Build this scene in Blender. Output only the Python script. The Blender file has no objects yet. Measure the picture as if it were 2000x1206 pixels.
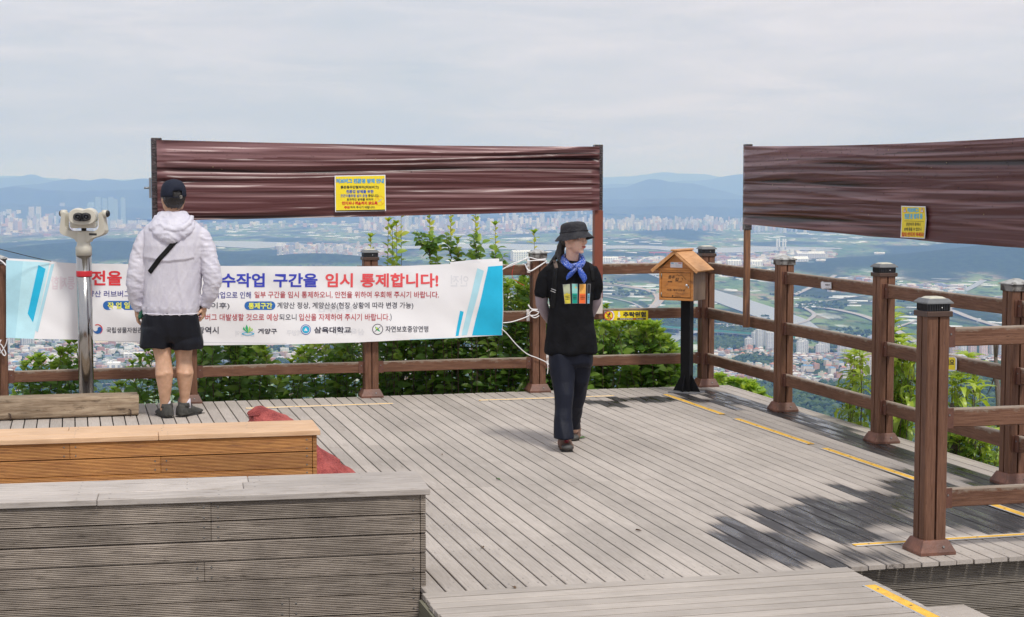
import bpy, bmesh, math, random
import numpy as np
from mathutils import Vector, Matrix, noise
random.seed(7); rng = np.random.default_rng(7)
R = math.radians
# ---------------------------------------------------------------- camera, sky, sun, exposure
scene = bpy.context.scene
COL = scene.collection
H = 1.77; FPX = 3300.0; PITCH = math.atan(243/FPX)
cd = bpy.data.cameras.new("camera"); cam = bpy.data.objects.new("camera", cd); COL.objects.link(cam)
cd.sensor_width = 36; cd.lens = FPX/2000*36; cd.clip_start = .1; cd.clip_end = 200000
cam.location = (0, 0, H); cam.rotation_euler = (math.pi/2-PITCH, 0, 0)
scene.camera = cam
scene.view_settings.view_transform = 'Standard'; scene.view_settings.look = 'None'
scene.view_settings.exposure = 0.0; scene.view_settings.gamma = 1.0
scene.cycles.volume_bounces = 2; scene.cycles.max_bounces = 6
SUN_EL = R(57); SUN_AZ = R(30)      # azimuth: from behind the viewer, turned towards the right
sdir = Vector((math.sin(SUN_AZ)*math.cos(SUN_EL), -math.cos(SUN_AZ)*math.cos(SUN_EL), math.sin(SUN_EL)))
sl = bpy.data.lights.new("sun", 'SUN'); sl.energy = 2.75; sl.angle = R(10); sl.color = (1, .965, .92)
so = bpy.data.objects.new("sun", sl); COL.objects.link(so); so.rotation_euler = (-sdir).to_track_quat('-Z', 'Y').to_euler()
so.location = (5, -5, 20)

class NT:
    """small helper around a node tree"""
    def __init__(s, tree): s.t = tree; s.n = tree.nodes; s.l = tree.links
    def node(s, typ, **kw):
        n = s.n.new(typ)
        for k, v in kw.items():
            if k == 'ins':
                for a, b in v.items(): s.put(n.inputs[a], b)
            else: setattr(n, k, v)
        return n
    def put(s, sock, v):
        if isinstance(v, bpy.types.NodeSocket): s.l.new(v, sock)
        elif isinstance(v, (tuple, list)) and len(v) == 3 and sock.type == 'RGBA': sock.default_value = (*v, 1)
        else: sock.default_value = v
    def math(s, op, a, b=0.0, c=0.0):
        n = s.node('ShaderNodeMath', operation=op); s.put(n.inputs[0], a); s.put(n.inputs[1], b); s.put(n.inputs[2], c); return n.outputs[0]
    def mix(s, f, a, b, mode='MIX'):
        n = s.node('ShaderNodeMix', data_type='RGBA', blend_type=mode); s.put(n.inputs[0], f); s.put(n.inputs[6], a); s.put(n.inputs[7], b); return n.outputs[2]
    def rng(s, v, a, b, c=0.0, d=1.0):
        n = s.node('ShaderNodeMapRange'); s.put(n.inputs[0], v); s.put(n.inputs[1], a); s.put(n.inputs[2], b); s.put(n.inputs[3], c); s.put(n.inputs[4], d); return n.outputs[0]
    def noise(s, vec, scale=5, detail=4, rough=.55, dist=0.0):
        n = s.node('ShaderNodeTexNoise'); s.put(n.inputs['Vector'], vec); s.put(n.inputs['Scale'], scale); s.put(n.inputs['Detail'], detail)
        s.put(n.inputs['Roughness'], rough); s.put(n.inputs['Distortion'], dist); return n.outputs[0]
    def map(s, vec, scale=(1,1,1), loc=(0,0,0), rot=(0,0,0)):
        n = s.node('ShaderNodeMapping'); s.put(n.inputs[0], vec); n.inputs[1].default_value = loc; n.inputs[2].default_value = rot; n.inputs[3].default_value = scale; return n.outputs[0]
    def obj(s): return s.node('ShaderNodeTexCoord').outputs['Object']
    def attr(s, name): return s.node('ShaderNodeAttribute', attribute_name=name)
    def bump(s, h, dist=.01, strength=.5, normal=None):
        n = s.node('ShaderNodeBump'); s.put(n.inputs['Height'], h); n.inputs['Distance'].default_value = dist; n.inputs['Strength'].default_value = strength
        if normal is not None: s.put(n.inputs['Normal'], normal)
        return n.outputs[0]

world = bpy.data.worlds.new("World"); scene.world = world; world.use_nodes = True
w = NT(world.node_tree); bg = w.n['Background']
sky = w.node('ShaderNodeTexSky', sky_type='NISHITA'); sky.sun_disc = False; sky.sun_elevation = SUN_EL
sky.sun_rotation = math.pi - SUN_AZ
sky.air_density = 1.2; sky.dust_density = 2.5; sky.altitude = 390
gen = w.node('ShaderNodeTexCoord').outputs['Generated']
v1 = w.map(gen, (1.0, 1.0, 5.5), (3.1, 1.7, .4), (0, R(-6), 0))
c1 = w.noise(v1, 2.1, 6, .55, .3); c2 = w.noise(w.map(gen, (1.3, 1.3, 9), (.3, 2.2, 1), (0, R(-9), 0)), 5.5, 7, .6, .6)
cl = w.math('ADD', w.math('MULTIPLY', c1, .75), w.math('MULTIPLY', c2, .25))
f = w.rng(cl, .36, .53, .30, 1.0)
bright = w.rng(c2, .3, .7, .94, 1.06)
sepz = w.node('ShaderNodeSeparateXYZ', ins={0: gen}).outputs[2]
tint = w.mix(w.rng(sepz, .0, .20), (7.1, 6.9, 7.35), (8.2, 8.2, 8.75))
cloud = w.mix(1.0, tint, bright, 'MULTIPLY')
colr = w.mix(f, w.mix(.7, sky.outputs[0], (5.8, 6.7, 7.9)), cloud)
w.put(bg.inputs[0], colr); bg.inputs[1].default_value = .1

# ---------------------------------------------------------------- the deck's own frame: x along the back fence, y away from the viewer
TH = R(14.6); E1 = (math.cos(TH), math.sin(TH)); E2 = (math.sin(TH), -math.cos(TH)); ORG = (1.70, 14.76)
def W(a, b, z=0.0): return Vector((ORG[0]+a*E1[0]+b*E2[0], ORG[1]+a*E1[1]+b*E2[1], z))
def ray(u, v):
    x = (u-1000)/FPX; y = -(v-603)/FPX
    return (x, math.cos(PITCH)+y*math.sin(PITCH), -math.sin(PITCH)+y*math.cos(PITCH))
def G(u, v, z=0.0):
    d = ray(u, v); t = (z-H)/d[2]; return Vector((d[0]*t, d[1]*t, z))
def AB(x, y):
    dx = x-ORG[0]; dy = y-ORG[1]; return (dx*E1[0]+dy*E1[1], dx*E2[0]+dy*E2[1])
def AZ(u, v, b):     # point of the sight line u,v on the upright plane b -> (a, z)
    d = ray(u, v); k = (b+ORG[0]*E2[0]+ORG[1]*E2[1])/(d[0]*E2[0]+d[1]*E2[1])
    return AB(d[0]*k, d[1]*k)[0], H+d[2]*k
def BZ(u, v, a):
    d = ray(u, v); k = (a+ORG[0]*E1[0]+ORG[1]*E1[1])/(d[0]*E1[0]+d[1]*E1[1])
    return AB(d[0]*k, d[1]*k)[1], H+d[2]*k

# ---------------------------------------------------------------- object helpers
def tag(o, label=None, cat=None, group=None, kind=None):
    if label: o['label'] = label
    if cat: o['category'] = cat
    if group: o['group'] = group
    if kind: o['kind'] = kind
    return o
def empty(name, loc=(0,0,0), rz=0.0, label=None, cat=None, group=None):
    o = bpy.data.objects.new(name, None); COL.objects.link(o); o.location = loc; o.rotation_euler = (0, 0, rz)
    o.empty_display_size = .1
    return tag(o, label, cat, group)
def at(name, a, b, z=0.0, label=None, cat=None, group=None, rz=0.0): return empty(name, W(a, b, z), TH+rz, label, cat, group)
def copy_tree(o, parent=None):
    c = o.copy(); COL.objects.link(c)
    if parent: c.parent = parent
    for ch in o.children: copy_tree(ch, c)
    return c

class MB:
    def __init__(s): s.v = []; s.f = []; s.m = []; s.s = []; s.at = {}
    def add(s, vs, fs, mi=0, sm=False, M=None):
        k = len(s.v)
        if M is not None: vs = [M @ Vector(p) for p in vs]
        s.v.extend([tuple(p) for p in vs]); s.f.extend([tuple(i+k for i in f) for f in fs])
        s.m.extend([mi]*len(fs)); s.s.extend([sm]*len(fs)); return s
    def box(s, x0, x1, y0, y1, z0, z1, mi=0, bev=0.0, M=None):
        if bev <= 0:
            vs = [(x, y, z) for z in (z0, z1) for y in (y0, y1) for x in (x0, x1)]
            return s.add(vs, [(0,2,3,1),(4,5,7,6),(0,1,5,4),(2,6,7,3),(0,4,6,2),(1,3,7,5)], mi, False, M)
        bm = bmesh.new(); bmesh.ops.create_cube(bm, size=1)
        for v in bm.verts:
            v.co = ((x0+x1)/2+v.co.x*(x1-x0), (y0+y1)/2+v.co.y*(y1-y0), (z0+z1)/2+v.co.z*(z1-z0))
        bmesh.ops.bevel(bm, geom=bm.edges[:], offset=bev, segments=1, affect='EDGES')
        bm.verts.index_update()
        s.add([v.co.copy() for v in bm.verts], [[v.index for v in f.verts] for f in bm.faces], mi, False, M); bm.free(); return s
    def prism(s, pts, z0, z1, mi=0, M=None, sm=False, top=None):
        n = len(pts); t = top or pts
        vs = [(x, y, z0) for x, y in pts]+[(x, y, z1) for x, y in t]
        fs = [(i, (i+1) % n, n+(i+1) % n, n+i) for i in range(n)]
        s.add(vs, fs, mi, sm, M); k = len(s.v)-2*n
        s.f += [tuple(k+i for i in reversed(range(n))), tuple(k+n+i for i in range(n))]; s.m += [mi, mi]; s.s += [False, False]; return s
    def tube(s, pts, r, seg=10, mi=0, cap=True, M=None, flat=1.0):
        pts = [Vector(p) for p in pts]; n = len(pts); rr = r if isinstance(r, (list, tuple)) else [r]*n
        vs = []; up = None
        for i, p in enumerate(pts):
            t = (pts[min(i+1, n-1)]-pts[max(i-1, 0)]).normalized()
            if up is None: up = Vector((0, 0, 1)) if abs(t.z) < .9 else Vector((0, 1, 0))
            a = t.cross(up).normalized(); b = a.cross(t).normalized(); up = b
            for j in range(seg):
                q = 2*math.pi*j/seg; vs.append(p+(a*math.cos(q)+b*math.sin(q)*flat)*rr[i])
        fs = [(i*seg+j, i*seg+(j+1) % seg, (i+1)*seg+(j+1) % seg, (i+1)*seg+j) for i in range(n-1) for j in range(seg)]
        if cap: fs += [tuple(reversed(range(seg))), tuple((n-1)*seg+j for j in range(seg))]
        return s.add(vs, fs, mi, True, M)
    def lathe(s, prof, seg=24, mi=0, M=None):
        n = len(prof); vs = [(r*math.cos(2*math.pi*j/seg), r*math.sin(2*math.pi*j/seg), z) for r, z in prof for j in range(seg)]
        fs = [(i*seg+j, i*seg+(j+1) % seg, (i+1)*seg+(j+1) % seg, (i+1)*seg+j) for i in range(n-1) for j in range(seg)]
        fs += [tuple(reversed(range(seg))), tuple((n-1)*seg+j for j in range(seg))]
        return s.add(vs, fs, mi, True, M)
    def disc(s, c, r, nrm=(0,-1,0), seg=10, mi=0, th=.002, M=None):
        n = Vector(nrm).normalized(); q = n.to_track_quat('Z', 'Y').to_matrix().to_4x4(); q.translation = Vector(c)
        if M is not None: q = M @ q
        return s.prism([(r*math.cos(2*math.pi*j/seg), r*math.sin(2*math.pi*j/seg)) for j in range(seg)], 0, th, mi, q)
    def build(s, name, mats, parent=None, loc=None, rz=None, auto=None):
        me = bpy.data.meshes.new(name); me.from_pydata(s.v, [], s.f)
        for m in (mats if isinstance(mats, (list, tuple)) else [mats]): me.materials.append(m)
        me.polygons.foreach_set('material_index', s.m); me.polygons.foreach_set('use_smooth', s.s)
        for k, arr in s.at.items():
            a = me.attributes.new(k, 'FLOAT', 'POINT'); a.data.foreach_set('value', arr)
        me.update()
        o = bpy.data.objects.new(name, me); COL.objects.link(o)
        if parent: o.parent = parent
        if loc is not None: o.location = loc
        if rz is not None: o.rotation_euler = (0, 0, rz)
        return o

def np_mesh(name, V, F, mats, attrs=None, smooth=False, parent=None, midx=None):
    me = bpy.data.meshes.new(name); V = np.asarray(V, dtype=np.float32); F = np.asarray(F, dtype=np.int32)
    me.vertices.add(len(V)); me.vertices.foreach_set('co', V.ravel())
    k = F.shape[1]; me.loops.add(F.size); me.loops.foreach_set('vertex_index', F.ravel())
    me.polygons.add(len(F)); me.polygons.foreach_set('loop_start', np.arange(len(F), dtype=np.int32)*k)
    for m in (mats if isinstance(mats, (list, tuple)) else [mats]): me.materials.append(m)
    if midx is not None: me.polygons.foreach_set('material_index', np.asarray(midx, dtype=np.int32))
    me.polygons.foreach_set('use_smooth', np.full(len(F), smooth))
    for kk, arr in (attrs or {}).items():
        a = me.attributes.new(kk, 'FLOAT', 'POINT'); a.data.foreach_set('value', np.asarray(arr, dtype=np.float32))
    me.update(calc_edges=True); me.validate()
    o = bpy.data.objects.new(name, me); COL.objects.link(o)
    if parent: o.parent = parent
    return o

# ---------------------------------------------------------------- material helpers
def mat(name, col, rough=.6, var=.0, vscale=4, bump=0.0, bscale=40, metal=0.0, spec=.5, stretch=(1,1,1), col2=None, cfac=(.4,.6)):
    m = bpy.data.materials.new(name); m.use_nodes = True; t = NT(m.node_tree); p = t.n['Principled BSDF']
    p.inputs['Roughness'].default_value = rough; p.inputs['Metallic'].default_value = metal; p.inputs['Specular IOR Level'].default_value = spec
    o = t.obj(); c = col
    if var or col2:
        nz = t.noise(t.map(o, stretch), vscale, 5, .6)
        if col2: c = t.mix(t.rng(nz, *cfac), col, col2)
        if var:
            k = t.rng(t.noise(t.map(o, stretch, (5,3,1)), vscale*2.3, 5, .6), .25, .75, 1-var, 1+var)
            c = t.mix(1.0, c, k, 'MULTIPLY')
        else: pass
    t.put(p.inputs['Base Color'], c)
    if bump: t.put(p.inputs['Normal'], t.bump(t.noise(t.map(o, stretch), bscale, 5, .6), .01, bump))
    m['_'] = 0
    return m

TEXTS = [(')', 0.0), ('7월 중(일몰 30분 이후)', 0.006), ('계양산 정상, 계양산성(현장 상황에 따라 변경 가능)', 0.006), ('(향후 러브', 0.006), ('버그 대발생할 것으로 예상', 0.006), ('되오니', 0.006), ('입산을 자제하여 주시기 바랍니다.', 0.006), ('계양산 러브버그 개체', 0.008), ('수 조절을 위한 살', 0.008), ('작업으로 인해', 0.008), ('일부 구간을 임시 통제하오니, 안전을 위하여 우회해 주시기 바랍니다.', 0.008), ('자연보호중앙연맹', 0.008), ('국립생물자원관', 0.01), ('종주', 0.015), ('길', 0.015), ('지점: 계양산정상', 0.015), ('인천광역시', 0.016), ('통제합', 0.02), ('인천광역', 0.02), ('계양구', 0.02), ('삼육대학', 0.02), ('안전', 0.02), ('통제구간', 0.02), ('러브버그 친환경 방제 안내', 0.02), ('끈끈이롤트랩 설치 운영', 0.02), ('효과적인 방제를 위하여', 0.02), ('하여 주시기 바랍니다.', 0.02), ('끈끈이가 옷이나', 0.02), ('손에 묻을 수 있으니', 0.02), ('정상', 0.02), ('인천광역시', 0.02), ('작 업 일 시', 0.022), ('계양구', 0.022), ('중입니다.', 0.025), ('통제구간', 0.026), ('삼육대학교', 0.026), ('안전을', 0.028), ('위해 살', 0.028), ('수작업', 0.028), ('구간을', 0.028), ('임시', 0.028), ('통제합니다!', 0.028), ('붉은등우단털파리(러브버그)', 0.03), ('DANGER OF FALLING', 0.03), ('FALL DOWN', 0.03), ('계양산', 0.03), ('친환경 방제를 위한', 0.035), ('절대 만지지 마세요!', 0.035), ('기대지 마세요', 0.035), ('만지거나 훼손하지 않도록', 0.04), ('주의', 0.045), ('추락위험', 0.045), ('친환경 방제 중', 0.05), ('인천', 0.05), ('러브버그 친환경 방제 안내', 0.055), ('러브버그', 0.06)]
_glyphs = {}
_ts = bpy.data.scenes.new('workbench')
def evaluated(ob):
    _ts.collection.objects.link(ob); _ts.view_layers[0].update(); return ob.evaluated_get(_ts.view_layers[0].depsgraph)
def text_mesh(s, size=1.0, bold=0.0, res=3):
    """flat glyph outlines of a string: (verts2d, faces), origin at left baseline"""
    if (s, bold) not in _glyphs:
        L = [q for q, b in TEXTS if b == bold] if (s, bold) in TEXTS else [s]
        cu = bpy.data.curves.new('t', 'FONT'); cu.body = '\n'.join(L); cu.resolution_u = res; cu.offset = bold; cu.space_line = 4
        ob = bpy.data.objects.new('t', cu); me = bpy.data.meshes.new_from_object(evaluated(ob))
        P = [(v.co.x, v.co.y) for v in me.vertices]; line = [max(0, min(len(L)-1, int((1.5-y)//4))) for x, y in P]; new = {}
        for q in L: _glyphs[(q, bold)] = ([], [])
        for i, (x, y) in enumerate(P): g_ = _glyphs[(L[line[i]], bold)]; new[i] = len(g_[0]); g_[0].append((x, y+4*line[i]))
        for p in me.polygons: _glyphs[(L[line[p.vertices[0]]], bold)][1].append(tuple(new[i] for i in p.vertices))
        bpy.data.objects.remove(ob); bpy.data.curves.remove(cu); bpy.data.meshes.remove(me)
    return _glyphs[(s, bold)]
def fit_text(mb, s, x0, x1, y0, y1, fn, mi=0, bold=0.0, skew=0.0):
    """put a string into the box x0..x1, y0..y1 of a surface given by fn(x, y) -> point"""
    vs, fs = text_mesh(s, 1.0, bold)
    if not vs: return
    ax = min(v[0] for v in vs); bx = max(v[0] for v in vs); ay = min(v[1] for v in vs); by = max(v[1] for v in vs)
    P = []
    for x, y in vs:
        tx = (x-ax)/(bx-ax); ty = (y-ay)/(by-ay)
        P.append(fn(x0+(x1-x0)*tx+skew*ty, y0+(y1-y0)*ty))
    mb.add(P, fs, mi)
# ================================================================ LANDSCAPE BELOW THE MOUNTAIN
GZ = -390.0
def pxy(u, v, z=GZ): g = G(u, v, z); return g.x, g.y
def in_ell(u, v, lst):
    m = np.zeros(np.shape(u))
    for (cu, cv, ru, rv) in lst:
        m = np.maximum(m, 1-np.clip((((u-cu)/ru)**2+((v-cv)/rv)**2), 0, 2))
    return m
FOREST = [(130,487,190,24),(480,500,110,15),(690,512,70,12),(560,468,60,5),(1180,500,50,10),(1090,502,50,8),(1840,500,150,26),(1980,480,200,40),(1440,668,85,34),(1500,712,70,16),
          (1610,716,80,18),(1700,905,420,150),(1560,790,300,42),(1980,790,220,110),(1320,452,70,10),(1440,610,60,10),(1600,598,60,9),(1640,545,50,6),(1240,640,120,22),(60,752,60,8),(1200,770,400,60),(1880,712,60,8)]
URBAN = [(150,712,260,42),(1640,700,100,22),(1700,745,170,32),(1440,695,60,8),(1480,735,90,12),(1900,700,90,20),(60,440,320,26),(650,492,110,16),(900,440,260,22),(1320,425,200,22),(1450,512,60,16),(1570,508,60,16),
         (1250,515,50,10),(1680,560,60,14),(1820,572,60,12),(1760,520,60,6),(250,560,300,40),(700,600,300,40)]
HILLS = [ # u, v of the foot on the plain, height, width across, depth
    (40,508,40,500,420),(150,506,34,420,360),(255,500,66,420,400),(360,512,24,400,300),(480,512,26,450,300),(560,520,35,300,200),(690,520,40,350,200),
    (1180,505,30,400,260),(1090,508,25,350,200),(1320,462,52,300,420),(2350,520,210,1200,700),(2020,500,50,500,500),(1440,690,16,60,200),(1610,735,22,60,120),(1480,725,14,40,90),
    (1700,850,60,220,260),(2050,830,90,260,300)]
hc = [(pxy(u, v), h, sx, sy) for u, v, h, sx, sy in HILLS]
def terrain(x, y):
    r = np.hypot(x, y-10)
    d = 1.7+np.clip(r-6.5, 0, None)*.40
    z = GZ*(1-np.exp(-d/300.0)); z = np.where(r > 1900, z+(GZ-z)*np.clip((r-1900)/500, 0, 1), z)-1.7*np.exp(-d/300.0)
    for (cx, cy), h, sx, sy in hc: z = z+h*np.exp(-((x-cx)/sx)**2-((y-cy)/sy)**2)
    return z
C0 = -120.0
azs = np.radians(np.linspace(-33, 33, 640)); rr = np.concatenate([np.geomspace(60, 1900, 80, endpoint=False), np.geomspace(1900, 47000, 260)])
AA, RR = np.meshgrid(azs, rr); X = RR*np.sin(AA); Y = C0+RR*np.cos(AA); Z = terrain(X, Y)
U = 1000+FPX*X/np.maximum(Y, 1); V_ = 360+FPX*(H-GZ)/np.maximum(Y, 1)
nz = np.array([noise.noise((x*.004, y*.0012, 0)) for x, y in zip(X.ravel(), Y.ravel())]).reshape(X.shape)
fo = np.clip((in_ell(U, V_, FOREST)+nz*.9)*3, 0, 1); hh_ = sum(h*np.exp(-((X-cx)/sx)**2-((Y-cy)/sy)**2) for (cx, cy), h, sx, sy in hc); fo = np.maximum(fo, np.clip((hh_-9)/9+nz, 0, 1)); fo = np.where((Y < 2350), 1, fo); ur = np.clip((in_ell(U, V_, URBAN)+nz*.8)*2.5, 0, 1)
nr, na = X.shape; idx = np.arange(nr*na).reshape(nr, na)
F = np.stack([idx[:-1,:-1], idx[:-1,1:], idx[1:,1:], idx[1:,:-1]], -1).reshape(-1, 4)
m = bpy.data.materials.new('valley_ground'); m.use_nodes = True; t = NT(m.node_tree); p = t.n['Principled BSDF']; p.inputs['Roughness'].default_value = .95; p.inputs['Specular IOR Level'].default_value = .1
o = t.obj()
def vor(scale, loc=(0,0,0), rot=0.0):
    n = t.node('ShaderNodeTexVoronoi'); t.put(n.inputs['Vector'], t.map(o, scale, loc, (0, 0, rot))); n.inputs['Scale'].default_value = 1; return n
vf = vor((.021, .0075, 0), rot=.25); sf = t.node('ShaderNodeSeparateColor', ins={0: vf.outputs['Color']})
g1 = t.mix(t.rng(sf.outputs[0], .25, .6), (.12, .21, .065), (.21, .28, .115)); g2 = t.mix(t.rng(sf.outputs[1], .80, .86), g1, (.30, .25, .17)); g3 = t.mix(t.rng(sf.outputs[2], .94, .95), g2, (.75, .76, .76))
bigp = t.noise(t.map(o, (.0011, .0005, 0)), 1.0, 4, .6); g3 = t.mix(t.rng(bigp, .48, .6), g3, (.075, .145, .05))
tl = t.noise(t.map(o, (.02, .006, 0)), 1.0, 4, .65); g4 = t.mix(t.rng(tl, .53, .58), g3, (.03, .06, .025))
fine = t.noise(t.map(o, (.05, .02, 0)), 1.0, 3, .6); g4 = t.mix(t.rng(fine, .72, .74), g4, (.5, .5, .48))
vu = vor((.05, .024, 0)); su = t.node('ShaderNodeSeparateColor', ins={0: vu.outputs['Color']})
u1 = t.mix(t.rng(su.outputs[0], .3, .75), (.13, .13, .14), (.48, .45, .43)); u2 = t.mix(t.rng(su.outputs[1], .72, .78), u1, (.36, .2, .16)); u3 = t.mix(t.rng(su.outputs[2], .72, .8), u2, (.03, .06, .03))
gg = t.mix(t.attr('urban').outputs['Fac'], g4, u3)
fc = t.mix(t.rng(t.noise(t.map(o, (.03, .015, .0)), 1.0, 6, .7), .35, .65), (.018, .038, .016), (.05, .085, .03))
gg = t.mix(t.attr('forest').outputs['Fac'], gg, fc)
t.put(p.inputs['Base Color'], gg)
gr = np_mesh('ground', np.stack([X, Y, Z], -1).reshape(-1, 3), F, m, {'urban': ur.ravel(), 'forest': fo.ravel()}, True); tag(gr, kind='structure')

# --- near ground around and below the deck
gm = mat('hill_soil', (.10, .085, .06), .95, .35, .8, .5, 6)
mb = MB(); N = 40
for i in range(N+1):
    for j in range(N+1):
        x = -32+64*i/N; y = -12+50*j/N; a, b = AB(x, y)
        z = -1.05-max(0, -b-.6)*.5-max(0, a-.9)*.5+.05*noise.noise((x, y, 0)) if True else 0
        z = max(z, -14); mb.v.append((x, y, z))
for i in range(N):
    for j in range(N):
        k = i*(N+1)+j; mb.f.append((k, k+N+1, k+N+2, k+1)); mb.m.append(0); mb.s.append(True)
tag(mb.build('hilltop_ground', gm), kind='structure')

# --- mountain ranges
mm = mat('mountain_forest', (.035, .06, .03), .95, .3, .0012)
def prange(name, D, tab, base_v=402, w=.045, seed=0, lo=-400, hi=2400):
    us = np.arange(lo, hi, 5.0); tu = [q[0] for q in tab]; tv = [q[1] for q in tab]
    vv = np.interp(us, tu, tv); vs_ = vv.copy()
    ker = np.array([1, 4, 6, 4, 1])/16.0
    for _ in range(3): vs_ = np.convolve(np.pad(vs_, 2, mode='edge'), ker, 'valid')
    vv = vs_+np.array([noise.fractal((u*.035, seed, 0), 1.0, 2.0, 5)*1.1 for u in us])
    P = []; K = 15
    for k in range(K):
        q = (k/(K-1)*2-1); prof = math.exp(-(q*1.9)**2)
        for i, u in enumerate(us):
            dd = D*(1+q*w*1.6)*(1+.012*noise.noise((u*.02, seed+k*.25, 1))); x = (u-1000)/FPX*dd
            top = H+D*(360-vv[i])/FPX
            nn = noise.fractal((u*.02, k*.45, seed), 1.0, 2.1, 5)
            z = GZ-5+(top-GZ)*prof*(1 if abs(q) < .01 else 1+.22*nn*(1-prof)); P.append((x, dd, z))
    n = len(us); idx = np.arange(K*n).reshape(K, n)
    F = np.stack([idx[:-1,:-1], idx[:-1,1:], idx[1:,1:], idx[1:,:-1]], -1).reshape(-1, 4)
    tag(np_mesh(name, P, F, mm, smooth=True), kind='structure')
prange('mountain_range', 43000, [(-400,352),(0,344),(20,343),(66,346),(100,347),(150,352),(300,350),(700,346),(1178,346),(1230,345),(1260,341),(1289,336),(1310,338),(1342,339),(1362,341),(1379,339),(1395,345),(1500,350),(2400,350)], seed=3)
prange('mountain_range', 33000, [(-400,356),(0,347),(30,346),(45,345),(66,338),(80,345),(100,352),(140,356),(200,360),(300,352),(900,356),(1178,360),(1300,357),(1309,355),(1336,352),(1360,353),(1384,351),(1409,345),(1442,340),(1470,342),(1600,352),(2400,356)], seed=5)
prange('mountain_range', 26000, [(-400,372),(0,368),(30,362),(90,358),(115,352),(141,348),(158,351),(171,355),(185,351),(201,348),(222,350),(243,354),(262,351),(282,347),(305,352),(360,362),(700,366),(1100,370),(1178,367),(1223,366),(1245,356),(1266,349),(1289,350),(1309,356),(1356,358),(1400,370),(1452,383),(1600,380),(2400,370)], seed=8)
prange('mountain_range', 21500, [(-400,380),(-40,378),(0,369),(25,363),(50,365),(75,369),(150,373),(240,370),(300,368),(420,378),(700,384),(1000,388),(1170,389),(1240,388),(1300,386),(1400,388),(1500,390),(2400,384)], seed=11, w=.035)
prange('hills', 19000, [(-400,404),(0,398),(60,399),(150,404),(400,405),(700,408),(1000,406),(1178,403),(1300,402),(1460,404),(1600,402),(2400,400)], seed=14, w=.03)
prange('hills', 17300, [(-400,426),(0,426),(500,425),(1100,420),(1178,415),(1230,419),(1276,417),(1330,422),(1400,424),(1440,421),(1500,424),(2400,420)], seed=17, w=.012)

# --- water
wm = bpy.data.materials.new('river_water'); wm.use_nodes = True; t = NT(wm.node_tree); p = t.n['Principled BSDF']
t.put(p.inputs['Base Color'], (.26, .29, .31)); p.inputs['Roughness'].default_value = .28; p.inputs['Specular IOR Level'].default_value = .5
t.put(p.inputs['Normal'], t.bump(t.noise(t.map(t.obj(), (.02, .02, .02)), 1.5, 5, .6), 2.0, .35))
def ribbon(name, pts, m, zoff=2.0, smooth=3, label=None):
    """pts: (u, v_upper, v_lower) along a band of flat land"""
    P = []; n = len(pts)
    for k in range((n-1)*6+1):
        q = k/6; i = min(int(q), n-2); f = q-i; u, a, b = [pts[i][j]*(1-f)+pts[i+1][j]*f for j in range(3)]
        wob = noise.noise((u*.05, a*.2, 3))*.5
        P += [G(u, a+wob, GZ+zoff), G(u, b+wob, GZ+zoff)]
    F = [(2*i, 2*i+1, 2*i+3, 2*i+2) for i in range((n-1)*6)]
    return tag(np_mesh(name, P, F, m), kind='structure')
ribbon('water', [(395,471,474),(430,471,482),(500,472,486),(560,474,482),(600,477,480),(640,478,479)], wm, 3)
ribbon('water', [(640,484,486),(700,483,487),(820,480,486),(960,476,486),(1060,478,490),(1200,480,486),(1265,480,486),(1330,483,492),(1420,484,494),(1470,482,493),(1540,482,490),(1620,484,488),(1645,485,486)], wm, 3)
ribbon('water', [(1040,501,507),(1100,505,514),(1180,501,514),(1260,502,514),(1300,506,514),(1340,508,512)], wm, 4)
ribbon('water', [(960,522,524),(1060,512,522),(1120,506,523),(1200,505,524),(1270,506,522),(1300,510,516)], wm, 3.2)
def path_strip(name, pts, wpx, m, zoff=3.0, kind='structure', n_sub=8):
    """pts: (u, v) centre line on the plain; wpx: real width in metres"""
    C = []
    for i in range(len(pts)-1):
        p0 = pts[max(i-1,0)]; p1 = pts[i]; p2 = pts[i+1]; p3 = pts[min(i+2, len(pts)-1)]
        for k in range(n_sub):
            q = k/n_sub
            C.append([.5*((2*p1[j])+(-p0[j]+p2[j])*q+(2*p0[j]-5*p1[j]+4*p2[j]-p3[j])*q*q+(-p0[j]+3*p1[j]-3*p2[j]+p3[j])*q**3) for j in (0, 1)])
    C.append(pts[-1]); Q = [G(u, v, GZ+zoff) for u, v in C]; P = []
    for i, q in enumerate(Q):
        d = (Q[min(i+1, len(Q)-1)]-Q[max(i-1, 0)]); d.z = 0; d.normalize(); nn = Vector((-d.y, d.x, 0))
        ww = wpx if not isinstance(wpx, (list, tuple)) else np.interp(i/(len(Q)-1), np.linspace(0, 1, len(wpx)), wpx)
        P += [q+nn*ww/2, q-nn*ww/2]
    F = [(2*i, 2*i+1, 2*i+3, 2*i+2) for i in range(len(Q)-1)]
    return tag(np_mesh(name, P, F, m), kind=kind)
path_strip('water', [(1262,528),(1290,538),(1330,552),(1378,570),(1420,584),(1460,598),(1500,612),(1540,628),(1570,652)], [60,75,95,115,130,135,130,120,110], wm, 2.5)
path_strip('water', [(1240,690),(1290,668),(1330,652),(1400,640),(1450,633)], [60,70,60,45,30], wm, 2.5)
path_strip('water', [(1870,574),(1900,560),(1925,545),(1952,528)], [26,28,28,26], wm, 2.5)
rm = mat('far_road', (.36, .34, .32), .9, .15, .01); sm_ = mat('bare_earth', (.42, .34, .26), .95, .2, .004)
path_strip('bare_ground', [(1150,549),(1210,556),(1262,566),(1288,580),(1280,596),(1262,612),(1255,640)], [14,18,24,34,30,22,18], sm_, 3.0)
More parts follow.
